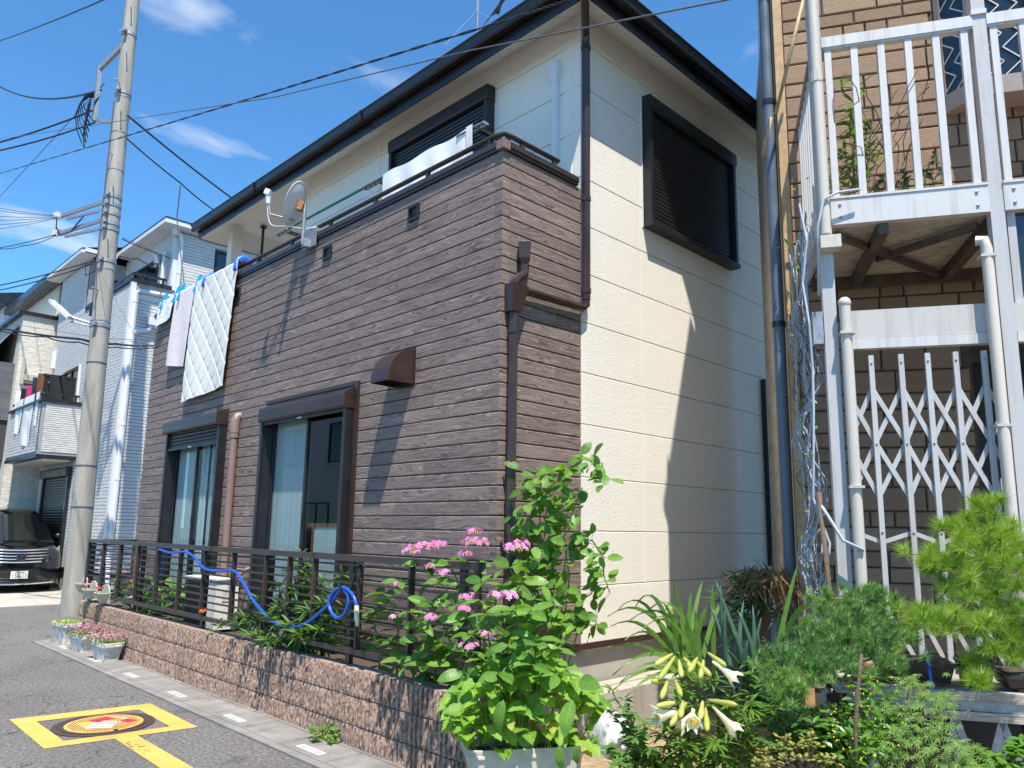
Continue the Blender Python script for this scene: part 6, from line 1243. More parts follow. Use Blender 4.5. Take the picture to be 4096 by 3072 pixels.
# ------------------------------------------------------------ bonsai bench
bn = thing('bonsai_bench', 'weathered timber bench carrying bonsai pots in front of the gate', 'bench', tuple(RB(.6, -1.4, 0)))
for i in range(3): rbox(.0, 1.9, -1.5+.165*i, -1.5+.165*i+.155, .806, .848).build('plank', 'old_timber', bn)
rbox(.05, 1.9, -1.485, -1.455, .762, .805).build('steel_beam', 'galvanised', bn); rbox(.38, 1.9, -1.50, -1.47, .722, .760).build('front_rail', 'old_timber', bn)
for u in (.11, .513, .70, .95): rbox(u-.017, u+.017, -1.46, -1.43, .0, .76).build('leg', 'galvanised', bn)
for a, b in ((.513, .40), (.513, .62), (.70, .585), (.70, .82), (.95, .83), (.95, 1.07)): MB().bar(RB(a, -1.465, .72), RB(b, -1.465, .35), .012, .03).build('brace', 'galvanised', bn)
rbox(.0, 1.9, -1.10, -1.08, .2, .80).build('back_panel', 'black_plastic', bn)
hk = MB().tube([RB(-.03+.035*math.cos(t_*.5+1.2), -1.5, .765+.05*math.sin(t_*.5+1.2)) for t_ in range(10)], .012, 6).build('clamp_ring', 'galvanised', bn)
def rect_pot(name, label, u0, u1, w0, w1, z0, z1, mat):
    t_ = thing(name, label, 'pot', tuple(RB((u0+u1)/2, (w0+w1)/2, z0))); e = .018
    b_ = MB().hexa([RB(u0+e, w0+e, z0+.012), RB(u1-e, w0+e, z0+.012), RB(u1-e, w1-e, z0+.012), RB(u0+e, w1-e, z0+.012), RB(u0, w0, z1-.02), RB(u1, w0, z1-.02), RB(u1, w1, z1-.02), RB(u0, w1, z1-.02)]); b_.build('bowl', mat, t_)
    rm = MB(); rbox(u0-.010, u1+.010, w0-.010, w1+.010, z1-.02, z1-.004, rm); rm.build('rim', mat, t_); s_ = MB(); rbox(u0+.01, u1-.01, w0+.01, w1-.01, z1-.004, z1+.004, s_); s_.build('soil', 'soil', t_)
    for u in (u0+.05, u1-.09):
        f_ = MB(); rbox(u, u+.04, w0+e-.004, w0+e+.02, z0-.004, z0+.0125, f_); f_.build('foot', mat, t_)
    return t_
rect_pot('bonsai_pot', 'long dark brown bonsai pot tied with blue cord', .205, .53, -1.44, -1.24, .853, .96, 'dark_pot')
rect_pot('bonsai_pot', 'dark rectangular pot at the right edge under the light pine', .735, 1.25, -1.46, -1.24, .853, .93, 'dark_pot')
tc_ = thing('terracotta_pot', 'small terracotta pot at the left end of the bench', 'pot', tuple(RB(.135, -1.38, .85))); MB().lathe(RB(.135, -1.38, .85), [(.046, 0), (.062, .055), (.068, .057), (.070, .075), (.06, .075), (.055, .06)], 20).build('bowl', 'terracotta', tc_, smooth='auto'); MB().lathe(RB(.135, -1.38, .85), [(.056, .062), (.0, .066)], 16).build('soil', 'soil', tc_)
bp_ = thing('nursery_pot', 'black plastic nursery pot between the two long bonsai pots', 'pot', tuple(RB(.637, -1.36, .85))); MB().lathe(RB(.637, -1.36, .85), [(.062, 0), (.082, .115), (.088, .116), (.088, .128), (.08, .128), (.076, .10)], 20).build('bowl', 'black_plastic', bp_, smooth='auto'); MB().lathe(RB(.637, -1.36, .85), [(.078, .105), (.0, .11)], 16).build('soil', 'soil', bp_)
tag(MB().tube([(-1.194, 3.887, 1.035), (-1.169, 3.820, 1.001), (-1.163, 3.817, 0.916), (-1.160, 3.823, 0.842)], .0075, 8).build('blue_cord', 'hose_blue', smooth=True), 'blue cord tied over the long bonsai pot', 'cord')
text('植木 盆栽', .028, RB(.43, -1.427, .895), Matrix(((Ux.x, 0, -Wx.x), (Ux.y, 0, -Wx.y), (0, 1, 0))), bpy.data.objects['bonsai_pot'], 'bronze_metal') if False else None
# pines
def pine(name, label, clumps, mat, L, n_needle, trunk_pts, rw=.0018, seed=1, droop=0.):
    r = random.Random(seed); t_ = thing(name, label, 'bonsai pine', tuple(trunk_pts[0])); bm = MB(); cl_ = []
    bm.tube(trunk_pts, [.020-.012*i/len(trunk_pts) for i in range(len(trunk_pts))], 7)
    for k, (p, nt_, spread) in enumerate(clumps):
        nt_ = int(nt_*1.35); spread *= 1.12
        p = Vector(p); near = min((Vector(q) for q in trunk_pts), key=lambda q: (q-p).length); bm.tube(curve(near, p, 4, (0, 0, -.02)), [.007, .006, .005, .004, .003], 5); m1 = MB()
        for q in range(nt_):
            c = p + Vector((r.gauss(0, spread), r.gauss(0, spread*.8), r.gauss(0, spread*.55))); ax = (Vector((r.uniform(-.8, .8), r.uniform(-.9, .5), r.uniform(.15, 1)))).normalized(); bm.tube([p.lerp(c, .3), c, c+ax*.02], .0022, 4)
            for i in range(n_needle):
                d = (ax*r.uniform(.0, 1.1)+rdir(r, -1, 1)*.95).normalized(); d.z -= droop*r.random(); l_ = L*r.uniform(.7, 1.1); s = c+ax*r.uniform(-.01, .025); tip = s+d*l_; sdv = d.cross(c-CAMD).normalized()*rw; m1.add([s-sdv, s+sdv, tip], [(0, 1, 2)])
        m1.build('needle_clump', mat, t_, kind='stuff')
    bm.build('trunk', 'bark', t_); return t_
pine('dark_bonsai_pine', 'dense dark green bonsai pine spreading over the left end of the bench', [((-1.561, 3.763, 1.213), 18, .05), ((-1.461, 3.784, 1.243), 18, .05), ((-1.392, 3.851, 1.251), 12, .04), ((-1.471, 3.650, 1.159), 18, .05), ((-1.404, 3.714, 1.172), 16, .05), ((-1.553, 3.585, 1.089), 18, .05), ((-1.447, 3.549, 1.081), 18, .05), ((-1.613, 3.530, 1.065), 16, .045), ((-1.624, 3.393, 0.988), 18, .05), ((-1.539, 3.408, 0.987), 20, .05), ((-1.452, 3.417, 1.007), 18, .05), ((-1.679, 3.354, 0.920), 14, .045), ((-1.579, 3.314, 0.908), 16, .045), ((-1.506, 3.379, 0.942), 16, .045), ((-1.615, 3.288, 0.864), 10, .035), ((-1.373, 3.555, 1.067), 18, .05), ((-1.325, 3.666, 1.106), 16, .05), ((-1.272, 3.727, 1.074), 14, .05), ((-1.251, 3.619, 1.012), 14, .045), ((-1.384, 3.489, 0.998), 12, .04), ((-1.285, 3.842, 1.140), 10, .04)], 'dark_pine', .046, 95, [RB(.36, -1.34, .94), (-1.251, 3.841, 0.989), (-1.329, 3.823, 1.036), (-1.451, 3.828, 1.102), (-1.522, 3.810, 1.178)], .00115, 41)
pine('light_bonsai_pine', 'tall yellow green pine with long needles at the right edge', [((-0.963, 4.036, 1.685), 6, .03), ((-0.987, 4.028, 1.616), 6, .03), ((-1.048, 3.975, 1.580), 8, .04), ((-0.940, 4.081, 1.594), 7, .04), ((-1.008, 3.959, 1.513), 9, .05), ((-0.938, 4.035, 1.492), 9, .05), ((-0.861, 4.104, 1.527), 9, .05), ((-1.151, 3.899, 1.464), 5, .035), ((-1.083, 3.906, 1.421), 6, .04), ((-0.975, 3.950, 1.391), 8, .05), ((-0.894, 4.029, 1.404), 8, .05), ((-0.837, 4.083, 1.416), 8, .05), ((-1.160, 3.910, 1.383), 5, .03), ((-1.090, 3.859, 1.289), 5, .04), ((-1.018, 3.931, 1.290), 6, .04), ((-0.932, 3.944, 1.296), 6, .04), ((-0.842, 4.027, 1.330), 7, .05), ((-1.229, 3.814, 1.192), 5, .035), ((-1.147, 3.752, 1.192), 6, .04), ((-1.080, 3.755, 1.166), 8, .04), ((-1.024, 3.808, 1.178), 8, .04), ((-0.958, 3.882, 1.148), 8, .04), ((-0.894, 3.941, 1.170), 8, .045), ((-0.833, 3.988, 1.226), 8, .05), ((-0.849, 3.928, 1.113), 8, .04), ((-0.907, 3.880, 1.069), 5, .03), ((-0.968, 3.778, 0.939), 4, .012), ((-0.996, 3.877, 1.006), 4, .02), ((-0.833, 3.959, 1.050), 6, .04)], 'light_pine', .076, 125, [RB(.95, -1.34, .92), (-0.928, 4.069, 1.092), (-0.969, 4.072, 1.209), (-0.936, 4.148, 1.331), (-0.970, 4.080, 1.467), (-0.969, 4.043, 1.628)], .00105, 43)
# maple, euonymus, jade plant, stake
rm_ = random.Random(71); mpl = thing('maple_sapling', 'small green Japanese maple in front of the bench', 'maple', (-1.168, 3.373, 0.589)); mm = MB(); ms = MB()
def maple_leaf(mb, p, d, up, L):
    m = place(d, up, p, L); vs = [m @ Vector((0, 0, 0))]; fs = []
    for k, (an, l_) in enumerate(((-2.0, .55), (-1.25, .8), (-.6, .95), (0, 1.05), (.6, .95), (1.25, .8), (2.0, .55))):
        b0 = len(vs); vs += [m @ Vector((math.sin(an-.20)*l_*.45, math.cos(an-.20)*l_*.45, .02)), m @ Vector((math.sin(an)*l_, math.cos(an)*l_, -.12*l_)), m @ Vector((math.sin(an+.20)*l_*.45, math.cos(an+.20)*l_*.45, .02))]; fs.append((0, b0, b0+1, b0+2))
    mb.add(vs, fs)
for tx in [(-1.154, 3.520, 0.934), (-1.173, 3.446, 0.862), (-1.113, 3.501, 0.884), (-1.052, 3.557, 0.905), (-1.072, 3.480, 0.845), (-1.115, 3.372, 0.816), (-1.046, 3.445, 0.798), (-1.151, 3.274, 0.769), (-1.070, 3.360, 0.752), (-1.019, 3.528, 0.866), (-1.078, 3.290, 0.708), (-1.009, 3.357, 0.719), (-0.958, 3.415, 0.691), (-0.943, 3.497, 0.716), (-1.135, 3.238, 0.688), (-0.905, 3.471, 0.683), (-1.224, 3.410, 0.800), (-1.111, 3.567, 0.914), (-1.115, 3.244, 0.745), (-1.007, 3.421, 0.763)]:
    c = curve((-1.195, 3.504, 0.527), tx, 6, (0, 0, .05), .01, rm_); ms.tube(c, .003, 4)
    for k in range(17):
        p = c[-1]+Vector((rm_.gauss(0, .045), rm_.gauss(0, .045), rm_.gauss(0, .028))); maple_leaf(mm, p, (rm_.uniform(-1, 1), rm_.uniform(-1, .2), rm_.uniform(-.8, .1)), (rm_.uniform(-.2, .3), -.5, 1), rm_.uniform(.026, .040))
mm.build('foliage', 'maple_leaf', mpl, kind='stuff'); ms.build('stem', 'bark', mpl, kind='stuff')
eu = thing('euonymus_shrub', 'glossy green shrub with tiny yellow flowers beside the bark stake', 'shrub', (-1.294, 3.398, 0.555)); em_ = MB(); es = MB(); yf = MB()
for tx in [(-1.315, 3.512, 0.891), (-1.329, 3.434, 0.858), (-1.269, 3.494, 0.859), (-1.293, 3.410, 0.808), (-1.255, 3.383, 0.779), (-1.386, 3.402, 0.752), (-1.318, 3.330, 0.737), (-1.371, 3.282, 0.716), (-1.271, 3.309, 0.721), (-1.297, 3.218, 0.694), (-1.208, 3.236, 0.691), (-1.442, 3.413, 0.771), (-1.224, 3.225, 0.671), (-1.362, 3.531, 0.912), (-1.164, 3.275, 0.711)]:
    c = curve((-1.362, 3.489, 0.491), tx, 6, (0, 0, .03), .01, rm_); es.tube(c, .004, 4)
    for k in range(22): add_leaf(em_, rdir(rm_, -.2, .8), (rm_.uniform(-.3, .3), -.4, 1), c[-1]+Vector((rm_.gauss(0, .045), rm_.gauss(0, .04), rm_.gauss(0, .04))), rm_.uniform(.035, .055), rm_.uniform(.018, .026), 4, .3, .3)
    for k in range(7): yf.sphere(c[-1]+Vector((rm_.gauss(0, .03), rm_.gauss(0, .03)-.02, rm_.uniform(.0, .05))), .004, 4, 3)
em_.build('foliage', 'laurel_leaf', eu, kind='stuff'); es.build('stem', 'stem_green', eu, kind='stuff'); yf.build('flowers', 'yellow_flower', eu, kind='stuff')
spray('edge_greenery', 'dark green leaves under the right end of the bench', 'plant', (-0.889, 3.659, 0.566), [(-0.974, 3.687, 0.694), (-0.883, 3.637, 0.684), (-0.823, 3.688, 0.724), (-0.819, 3.760, 0.741), (-0.830, 3.546, 0.685), (-0.962, 3.489, 0.667)], 'laurel_leaf', (.035, .06), (.015, .025), seed=14, dens=9)
spray('undergrowth', 'dense dark green undergrowth below the bonsai bench', 'plant', (-1.588, 3.717, 0.390), [(-1.663, 3.711, 0.698), (-1.581, 3.655, 0.676), (-1.524, 3.696, 0.746), (-1.559, 3.543, 0.634), (-1.580, 3.383, 0.616), (-1.424, 3.663, 0.704), (-1.433, 3.392, 0.594), (-1.363, 3.665, 0.651), (-1.262, 3.751, 0.719), (-1.322, 3.751, 0.761), (-1.795, 3.726, 0.684)], 'laurel_leaf', (.05, .08), (.03, .045), seed=15, dens=10)
tag(MB().tube([(-1.269, 3.191, 0.622), (-1.266, 3.204, 0.759), (-1.262, 3.215, 0.852), (-1.256, 3.230, 0.937), (-1.251, 3.248, 1.002), (-1.246, 3.264, 1.074)], [.010, .009, .0085, .008, .0075, .006], 8).build('bark_stake', 'bark', smooth=True), 'rough bark stake standing upright before the bench', 'stake')
jd = thing('jade_plant', 'jade plant with red edged fleshy leaves at the bottom edge', 'plant', (-1.401, 2.988, 0.615)); jm = MB(); js = MB()
for tx in [(-1.511, 2.928, 0.704), (-1.475, 2.962, 0.714), (-1.450, 2.977, 0.753), (-1.401, 2.958, 0.739), (-1.388, 3.040, 0.754), (-1.347, 3.012, 0.740), (-1.331, 3.039, 0.693), (-1.475, 2.897, 0.680), (-1.403, 2.894, 0.696), (-1.305, 3.068, 0.684), (-1.362, 2.933, 0.706), (-1.504, 2.871, 0.670)]:
    c = curve((-1.420, 3.049, 0.580), tx, 5, (0, 0, .02), .008, rm_); js.tube(c, [.012, .010, .009, .008, .006, .005], 6)
    for k in range(12):
        d = rdir(rm_, -.3, .9); q = c[-1]+d*rm_.uniform(.005, .03)
        jm.tube([q, q+d*.010, q+d*.020, q+d*.024], [.003, .009, .008, .002], 6, flat=.45)
jm.build('foliage', 'jade_leaf', jd, kind='stuff', smooth=True); js.build('stem', 'bark', jd, kind='stuff')
# balcony plants and bamboo canes
spray('balcony_lily', 'tall leafy lily stalk in a pot on the upper balcony', 'plant', RB(.36, -.85, 3.52), [RB(.37, -.88, 4.35), RB(.30, -.84, 3.9), RB(.45, -.85, 4.0), RB(.34, -.9, 4.1)], 'willowy_leaf', (.09, .15), (.016, .024), seed=21, dens=5, zr=(-.1, .6), nodes=10)
for i, (u, h, lab) in enumerate(((.60, .17, 'left of two small succulents on the upper balcony'), (.77, .25, 'right of two small succulents on the upper balcony'), (.48, .14, 'low succulent at the foot of the balcony lily'), (.20, .25, 'dark seedling by the corner post of the upper balcony'))): spray('succulent', lab, 'plant', RB(u, -.9, 3.52), [RB(u, -.92, 3.52+h), RB(u+.04, -.9, 3.52+h*.7), RB(u-.04, -.9, 3.52+h*.6)], 'onion_leaf' if i < 3 else 'willowy_leaf', (.03, .05), (.016, .022), seed=30+i, dens=5, nodes=6)
dt = thing('dry_twigs', 'bare dry twigs arching across the upper balcony bars', 'twigs', tuple(RB(.5, -.95, 3.5)))
tw = MB(); rt = random.Random(4)
for i in range(16): tw.tube(curve(RB(rt.uniform(.2, .6), -.95, 3.5), RB(rt.uniform(.2, .8), -1.0+rt.uniform(-.1, .1), rt.uniform(3.8, 4.3)), 6, (0, 0, .05), .02, rt), .0028, 4)
tw.build('twig', 'bark', dt, kind='stuff')
for i, (u, lab) in enumerate(((.33, 'grey plastic pot at the foot of the balcony lily'), (.78, 'shallow tray on the upper balcony below the window'))):
    pt = thing('balcony_pot', lab, 'pot', tuple(RB(u, -.9, 3.42))); MB().lathe(RB(u, -.9, 3.42), [(.05, 0), (.075, .10), (.08, .12), (.07, .12)], 16).build('bowl', 'grey_plastic', pt, smooth='auto')
tag(MB().tube([RB(.20, -.35, 5.45), RB(-.04, -.22, 4.55)], .013, 8).build('bamboo_cane', 'bamboo', smooth=True), 'bamboo cane tied slanting across the brick corner', 'cane')
tag(MB().tube([(-2.163, 4.626, 4.387), (-2.228, 4.623, 4.122)], .014, 8).build('cane_end', 'bamboo', smooth=True), 'short bamboo cane end poking out below the eave', 'cane')
tag(MB().tube([RB(.08, -1.12, .45), RB(.02, -1.06, 1.78)], .013, 8).build('bamboo_stake', 'bark', smooth=True), 'dark bamboo stake tied to the net below the bracket', 'stake')
tag(MB().tube([RB(.02, -1.06, 1.72), RB(.05, -1.09, 1.66), RB(.12, -1.13, 1.52), RB(.22, -1.14, 1.47)], .009, 6).build('tie_rope', 'rope_grey', smooth=True), 'grey rope tying the net to the rain pipe', 'rope')
tag(MB().tube([RB(.32, -1.11, 3.515), RB(.2, -1.12, 3.505), RB(.12, -1.15, 3.46), RB(.08, -1.12, 3.3), RB(.07, -1.1, 2.9)], .008, 6).build('tie_rope', 'rope_grey', smooth=True), 'grey rope looped round the upper rain pipe', 'rope')
vl2 = MB(); 
for i in range(60): add_leaf(vl2, rdir(rm_, -.8, .3), (0, -.5, 1), RB(rm_.uniform(-.06, .08), rm_.uniform(-1., .0), rm_.uniform(1.0, 3.9)), rm_.uniform(.03, .055), .025, 3, .2, .5)
vl2.build('ivy_leaves', 'vine_leaf', nt, kind='stuff')
# ------------------------------------------------------------ small things on and around the house
# white trough planters at the foot of the wall
clm = [leaf_mesh('leaf', 'clover_leaf', .8, 4, .15, .4)]
def street_planter(name, label, c, L, Wd, H, rot, mat, seed, pink):
    t_ = thing(name, label, 'planter', tuple(c), 'planters by the pole'); trough(c, L, Wd, H, mat, t_, rot, .78); r = random.Random(seed); m1 = MB(); m2 = MB(); m3 = MB(); ca_, sa = math.cos(rot), math.sin(rot)
    for i in range(420):
        x, y = r.uniform(-.52, .52)*L, r.uniform(-.6, .6)*Wd; z = H-.03+r.random()*.055; p = Vector(c)+Vector((x*ca_-y*sa, x*sa+y*ca_, z)); add_leaf(m1, rdir(r, -.3, .6), (0, -.2, 1), p, r.uniform(.018, .032), r.uniform(.016, .024), 3, .1, .2, 'x')
    for i in range(170 if pink else 6):
        x, y = r.uniform(-.55, .55)*L, r.uniform(-.7, .6)*Wd; p = Vector(c)+Vector((x*ca_-y*sa, x*sa+y*ca_, H+.02+r.random()*.075))
        for k in range(5): add_leaf(m2, (math.cos(k*1.26), math.sin(k*1.26), .35), (0, 0, 1), p, .014, .011, 2, .1, .1)
        m3.tube([p-Vector((0, 0, .06)), p], .0012, 3)
    m1.build('foliage', 'clover_leaf', t_, kind='stuff'); 
    if pink: m2.build('blossom', 'small_pink', t_, kind='stuff')
    m3.build('stem', 'stem_green', t_, kind='stuff'); return t_
street_planter('trough_planter', 'grey white trough of clover at the far left by the pole', (-11.27, 3.08, .016), .48, .24, .26, .04, 'grey_plastic', 1, False)
street_planter('trough_planter', 'middle white trough planter with small pink flowers', (-10.50, 3.075, .016), .45, .23, .20, .05, 'grey_plastic', 2, True)
street_planter('trough_planter', 'rightmost white trough planter with small pink flowers', (-9.64, 3.075, .016), .43, .24, .20, .03, 'grey_plastic', 3, True)
# half-round hanging pots on the fence corner
def half_pot(label, x, y, z, s, flower, seed):
    t_ = thing('hanging_pot', label, 'flower pot', (x, y, z), 'half round pots on the fence'); n = 14; r = random.Random(seed); mb = MB(); vs = []
    for R, h in ((.02, -.18), (.09, -.16), (.15, -.08), (.19, .0), (.205, .0), (.205, .018), (.18, .018), (.17, -.03)):
        for k in range(n+1): a = math.pi+math.pi*k/n; vs.append((x+R*s*math.cos(a)*1.05, y+R*s*math.sin(a)*.85, z+h*s))
    m_ = n+1; mb.add(vs, [(j*m_+i, j*m_+i+1, (j+1)*m_+i+1, (j+1)*m_+i) for j in range(7) for i in range(n)]); mb.build('bowl', 'ivory_plastic', t_, smooth='auto')
    bk_ = MB(); pts = [(x+.20*s*math.cos(a), z+.16*s*math.sin(a)) for a in [math.pi*k/10 for k in range(11)]]; bk_.prism([(p, y+.004, q) for p, q in [(x-.20*s, z-.16*s)]+pts[::-1][0:1]+pts[::-1][1:]+[(x+.20*s, z-.16*s)]], (0, .012, 0)); bk_.build('back_plate', 'ivory_plastic', t_)
    MB().add([(x-.17*s, y, z-.02*s), (x, y-.15*s, z-.02*s), (x+.17*s, y, z-.02*s)], [(0, 1, 2)]).build('soil', 'soil', t_)
    fm_ = MB()
    for i in range(26): add_leaf(fm_, rdir(r, .0, .9), (0, -.3, 1), (x+r.uniform(-.15, .15)*s, y-r.uniform(.02, .12)*s, z), r.uniform(.03, .07), .01, 3, .2, .6)
    fm_.build('foliage', 'clover_leaf', t_, kind='stuff')
    if flower: floret_head('flower_head', (x-.03, y-.08*s, z+.05), .06*s, 14, (flower, 'stem_green'), t_, seed, .018)
half_pot('empty looking half round pot nearest the utility pole', -11.42, 3.27, .745, .66, None, 1)
half_pot('half round pot with pink flowers, middle of the three on the fence', -10.95, 3.245, .70, .72, 'pink_petal', 2)
half_pot('half round pot with a red flower, rightmost of the three on the fence', -10.45, 3.245, .69, .72, 'red_flower', 3)
hg = MB(); rr = random.Random(8)
for i in range(10): add_leaf(hg, (rr.uniform(-.8, .6), -.4, -.8), (0, -1, .3), (-10.9+rr.uniform(-.3, .8), 3.16, .56), .22, .012, 5, .3, .6)
tag(hg.build('trailing_grass', 'clover_leaf'), 'long grass blades trailing down from the hanging pots', 'grass', kind='stuff')
# garden hose
def smooth_path(pts, k=6):
    pts = [Vector(p) for p in pts]; out = []
    for i in range(len(pts)-1):
        p0, p1, p2, p3 = pts[max(i-1, 0)], pts[i], pts[i+1], pts[min(i+2, len(pts)-1)]
        for j in range(k):
            t_ = j/k; out.append(.5*((2*p1)+(p2-p0)*t_+(2*p0-5*p1+4*p2-p3)*t_*t_+(3*p1-p0-3*p2+p3)*t_**3))
    out.append(pts[-1]); return out
hz = thing('garden_hose', 'blue garden hose looped along the slatted fence', 'hose', (-6.5, 3.23, .75))
MB().tube(smooth_path([(-9.6, 3.42, .75), (-9.15, 3.40, .90), (-8.95, 3.36, 1.22), (-8.82, 3.25, 1.275), (-8.45, 3.235, 1.25), (-8.06, 3.235, 1.272), (-7.8, 3.235, 1.22), (-7.55, 3.235, 1.125), (-7.2, 3.235, 1.115), (-6.885, 3.235, 1.131), (-6.65, 3.235, 1.01), (-6.45, 3.235, .885), (-6.053, 3.23, .749), (-5.617, 3.23, .765), (-5.238, 3.23, .951), (-5.05, 3.225, 1.085), (-4.94, 3.22, 1.03), (-4.98, 3.215, .91), (-5.09, 3.21, .88), (-5.19, 3.21, .965), (-5.13, 3.215, 1.07), (-5.0, 3.22, 1.10), (-4.88, 3.22, 1.05), (-4.83, 3.22, .98)]), .013, 8).build('tube', 'hose_blue', hz, smooth=True)
MB().tube([(-4.83, 3.22, .985), (-4.82, 3.22, .90), (-4.80, 3.22, .84)], [.017, .018, .013], 10).build('nozzle', 'white_plastic', hz, smooth='auto'); MB().tube([(-5.04, 3.21, 1.12), (-5.04, 3.205, 1.06)], .016, 8).build('hook', 'black_plastic', hz)
MB().tube(smooth_path([(-4.95, 3.22, 1.0), (-4.9, 3.225, 1.15), (-4.83, 3.23, 1.28), (-4.76, 3.235, 1.26)]), .008, 6).build('hook_cord', 'cable_black', hz, smooth=True)
MB().tube(smooth_path([(-11.15, 3.36, 1.15), (-11.05, 3.36, 1.2), (-10.98, 3.37, 1.0), (-10.9, 3.37, .75), (-10.6, 3.40, .62), (-10.3, 3.42, .6)]), .013, 8).build('tube', 'hose_blue', hz, smooth=True)
# outdoor unit of the air conditioner
ac = thing('air_conditioner_unit', 'white outdoor air conditioner unit behind the fence', 'air conditioner', (-8.3, 3.68, .43))
MB().box(-8.78, -8.0, 3.57, 3.82, .46, .97).build('casing', 'white_plastic', ac); MB().box(-8.80, -7.98, 3.555, 3.835, .971, .985).build('lid', 'white_plastic', ac)
for i in range(18): box('grille_bar', 'black_plastic', ac, -8.76, -8.28, 3.555, 3.568, .49+.025*i, .504+.025*i)
box('grille_shadow', 'black_plastic', ac, -8.765, -8.275, 3.5685, 3.5695, .48, .95); box('side_recess', 'grey_plastic', ac, -7.999, -7.993, 3.64, 3.76, .75, .86)
MB().tube(smooth_path([(-7.98, 3.75, .6), (-7.9, 3.72, .7), (-7.85, 3.7, .95), (-7.80, 3.78, 1.08), (-7.78, 3.85, 1.1)]), .018, 6).build('refrigerant_pipe', 'taupe_pvc', ac, smooth=True)
# quilt and towels over the balcony
def drape(name, label, cat, x0, x1, ztop, zb0, zb1, mat, nx=40, nz=60, quilt=False, wav=.012, over=.16, tilt=0.):
    def f(u, v):
        s = v*1.0; x = x0+(x1-x0)*u+tilt*(1-v); zb = zb0+(zb1-zb0)*u; y_f = Yf-.045
        if v > .9: q = (v-.9)/.1; y = y_f+over*q*1.2; z = ztop+.012*math.sin(q*3.1)
        else: q = v/.9; z = zb+(ztop-zb)*q; y = y_f-wav*math.sin(u*7+2*q)*(1-q)-.02*(1-q)
        if quilt:
            a, b = u*9.0, (q if v <= .9 else 1.)*11.0; g_ = abs(math.cos(math.pi*a)+.93*math.cos(math.pi*b)); y -= .010*(1-math.exp(-g_*4.5))
        return (x, y, z)
    o = MB().grid(f, nx, nz).build(name, mat, smooth=True); return tag(o, label, cat, 'laundry over the balcony')
drape('quilted_mat', 'white quilted bed pad hanging over the dark balcony', 'bed pad', -9.86, -8.60, 4.745, 3.12, 3.20, 'quilt_cloth', 110, 170, True, .02, tilt=-.10)
drape('bath_towel', 'pale pink bath towel hanging left of the quilted pad', 'towel', -10.55, -9.90, 4.742, 3.72, 3.62, 'mesh_towel', tilt=-.10)
drape('lace_towel', 'short white and blue towel hanging at the balcony end', 'towel', -11.16, -10.60, 4.738, 4.36, 4.42, 'lace_towel', tilt=-.04)
def c_clip(label, x, mat):
    t_ = MB().tube([(x, Yf-.06+.115*(1-math.cos(a)), 4.66+.16*math.sin(a)) for a in [math.pi*k/10*1.15-.25 for k in range(11)]], .032, 8, flat=.55); return tag(t_.build('quilt_clip', mat, smooth=True), label, 'clip', 'clips on the washing')
c_clip('blue arched clip at the right corner of the quilted pad', -8.66, 'peg_blue'); c_clip('blue arched clip at the left corner of the quilted pad', -9.58, 'peg_blue')
for x, lab in ((-9.86, 'cyan peg between the pad and the pink towel'), (-10.42, 'cyan peg right of the lace towel'), (-10.58, 'cyan peg on the left edge of the pink towel'), (-11.05, 'cyan peg at the far left of the lace towel')):
    p_ = MB()
    for s in (-1, 1): p_.bar((x+s*.012, Yf-.07, 4.62), (x-s*.022, Yf+.0, 4.86), .02, .035)
    tag(p_.build('clothes_peg', 'clip_cyan'), lab, 'peg', 'clips on the washing')
gp_ = thing('laundry_pole', 'green laundry pole on arms above the balcony rail', 'pole', (-6.8, 4.36, 5.28)); MB().tube([(-8.80, 4.36, 5.29), (-4.86, 4.36, 5.29)], .016, 8).build('rod', 'green_pole', gp_, smooth='auto')
pt_ = MB().grid(lambda u, v: (-6.40+1.40*u, 4.335+(.03*math.sin(23*u+2*v)+.02*math.sin(9*u))*(1.05-v), 4.45+.85*v+.012*math.sin(14*u)*v), 60, 14).build('white_sheet', 'white_cloth', smooth=True); tag(pt_, 'white sheet hanging on the green laundry pole', 'sheet')
tag(MB().grid(lambda u, v: (-5.02+.09*u, 4.325+.01*math.sin(5*v), 4.62+.69*v), 4, 8).build('pink_hem_towel', 'pink_cloth', smooth=True), 'pink edged towel at the right end of the laundry pole', 'towel')
# satellite dish
ds = thing('satellite_dish', 'grey satellite dish clamped to the balcony coping', 'satellite dish', (-6.85, 3.80, 4.6)); n_ = Vector((-.772, -.635, .36)).normalized(); e1 = n_.cross(Vector((0, 0, 1))).normalized(); e2 = e1.cross(n_); dc_ = Vector((-6.98, 3.68, 4.93)); dm_ = MB(); nn = 28; vs = []
for R, dp_ in ((0, 0), (.06, .003), (.12, .012), (.18, .028), (.225, .045), (.232, .046), (.225, .040)):
    for k in range(nn): a = 2*math.pi*k/nn; vs.append(dc_+n_*dp_+(e1*math.cos(a)*.92+e2*math.sin(a)*1.06)*R)
dm_.add(vs, [(j*nn+k, j*nn+(k+1) % nn, (j+1)*nn+(k+1) % nn, (j+1)*nn+k) for j in range(6) for k in range(nn)]).build('reflector', 'white_pvc', ds, smooth='auto')
MB().obox(dc_-n_*.04+Vector((.0, 0, -.01)), n_*.03, e1*.04, e2*.05).build('rear_bracket', 'rust', ds); MB().tube([dc_-n_*.02-e2*.18, dc_+n_*.25-e2*.20, dc_+n_*.34-e2*.06], .011, 6).build('feed_arm', 'galvanised', ds)
MB().tube([dc_+n_*.32-e2*.10, dc_+n_*.37+e2*.02], [.022, .030], 10).obox(dc_+n_*.37+e2*.02, n_*.03, e1*.035, e2*.03).build('feed_horn', 'white_pvc', ds)
ma = dc_-n_*.08; MB().tube([ma+Vector((0, 0, .04)), (ma.x, ma.y, 4.48)], .019, 10).build('mast', 'galvanised', ds, smooth='auto')
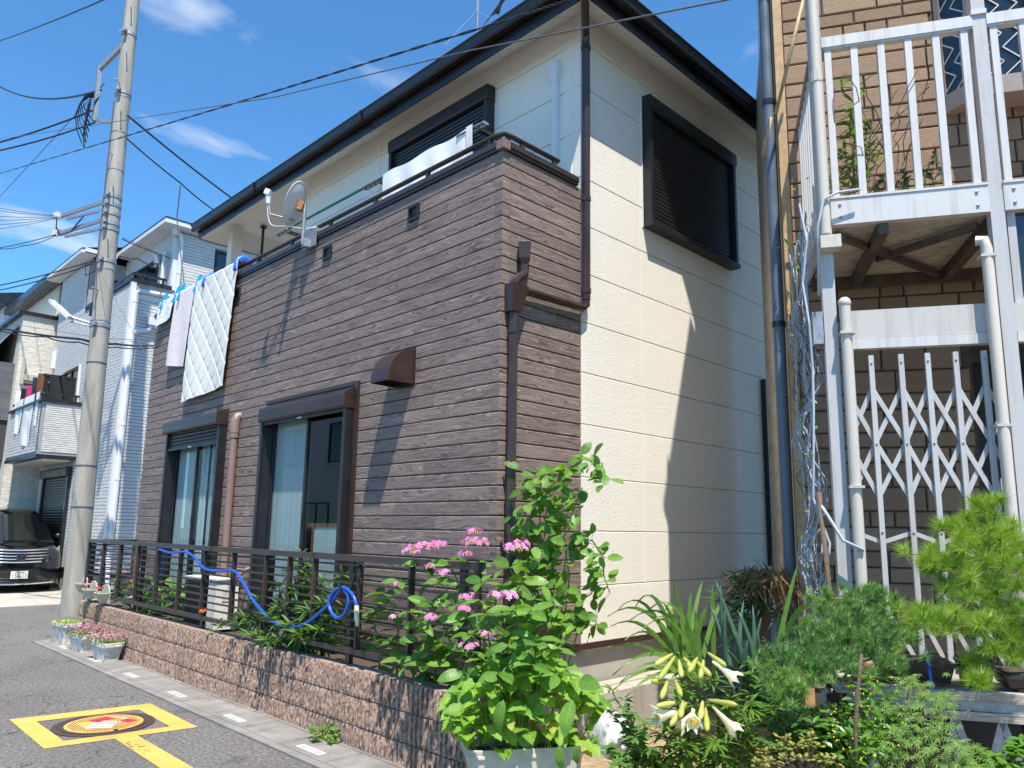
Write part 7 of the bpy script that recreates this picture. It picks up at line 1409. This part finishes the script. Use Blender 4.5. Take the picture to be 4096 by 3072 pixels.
MB().bar((ma.x, ma.y, 4.50), (ma.x+.02, Yf-.03, 4.50), .07, .09).box(ma.x-.10, ma.x+.12, Yf-.055, Yf-.03, 4.46, 4.66).box(ma.x-.10, ma.x+.12, Yf-.03, Yf+.19, 4.625, 4.665).build('coping_clamp', 'galvanised', ds)
MB().tube(smooth_path([dc_+n_*.33-e2*.10, dc_+n_*.2-e2*.30, dc_-e2*.26, (ma.x, ma.y+.02, 4.66), (ma.x+.06, Yf, 4.70)]), .005, 5).build('coax_cable', 'white_pvc', ds, smooth=True)
# roof aerial
an_ = thing('roof_aerial', 'thin roof aerial mast with yagi elements above the eave', 'aerial', (-7.95, 7.4, 7.5)); MB().tube([(-8.405, 7.400, 9.373), (-8.406, 7.400, 10.474)], .022, 8).build('mast', 'galvanised', an_)
am = MB(); a0, a1 = Vector((-7.788, 7.200, 9.491)), Vector((-7.225, 7.000, 9.463)); am.tube([a0, a1], .012, 6)
for k in range(7): c = a0.lerp(a1, k/6); am.tube([c+Vector((-.28, .05, .0)), c+Vector((.28, -.05, .08))], .007, 5)
am.build('yagi_elements', 'cable_grey', an_); MB().tube(smooth_path([(-7.703, 7.200, 9.468), (-7.650, 7.200, 9.591), (-7.585, 7.200, 9.665)]), .03, 6).build('coax_loop', 'cable_black', an_, smooth=True)
for k, (q0, q1) in enumerate((((-8.415, 7.400, 10.016), (-7.480, 6.000, 8.216)), ((-8.415, 7.400, 10.016), (-7.218, 6.600, 8.830)))): MB().tube([q0, q1], .004, 4).build('guy_wire', 'galvanised', an_)
# dark louvre on the far end of the cream wall
tag(MB().box(Xc+.0, Xc+.06, 8.02, 8.45, 1.2, 3.3).build('dark_shutter', 'black_metal'), 'narrow black shutter at the far end of the cream wall', 'shutter')
# house across the street, mirrored in the window panes
ah = thing('facing_house', 'pale house across the street mirrored in the window panes', 'house', (-27, -6.5, 0))
MB().box(-36, -20, -12, -6.5, 0, 6.6).build('wall', 'white_stucco', ah)
for x0 in (-34, -30.5, -27, -23.5): simple_window(lambda a, o, z: (a, -6.5+o, z), x0, x0+1.9, 3.8, 5.2, ah)
for x0 in (-32.5, -25.0): simple_window(lambda a, o, z: (a, -6.5+o, z), x0, x0+1.7, .5, 2.4, ah)
MB().add([(-36.5, -6, 6.65), (-19.5, -6, 6.65), (-19.5, -9.2, 7.9), (-36.5, -9.2, 7.9), (-36.5, -12.4, 6.65), (-19.5, -12.4, 6.65)], [(0, 1, 2, 3), (3, 2, 5, 4), (0, 4, 5, 1)]).build('roof', 'slate_roof', ah)
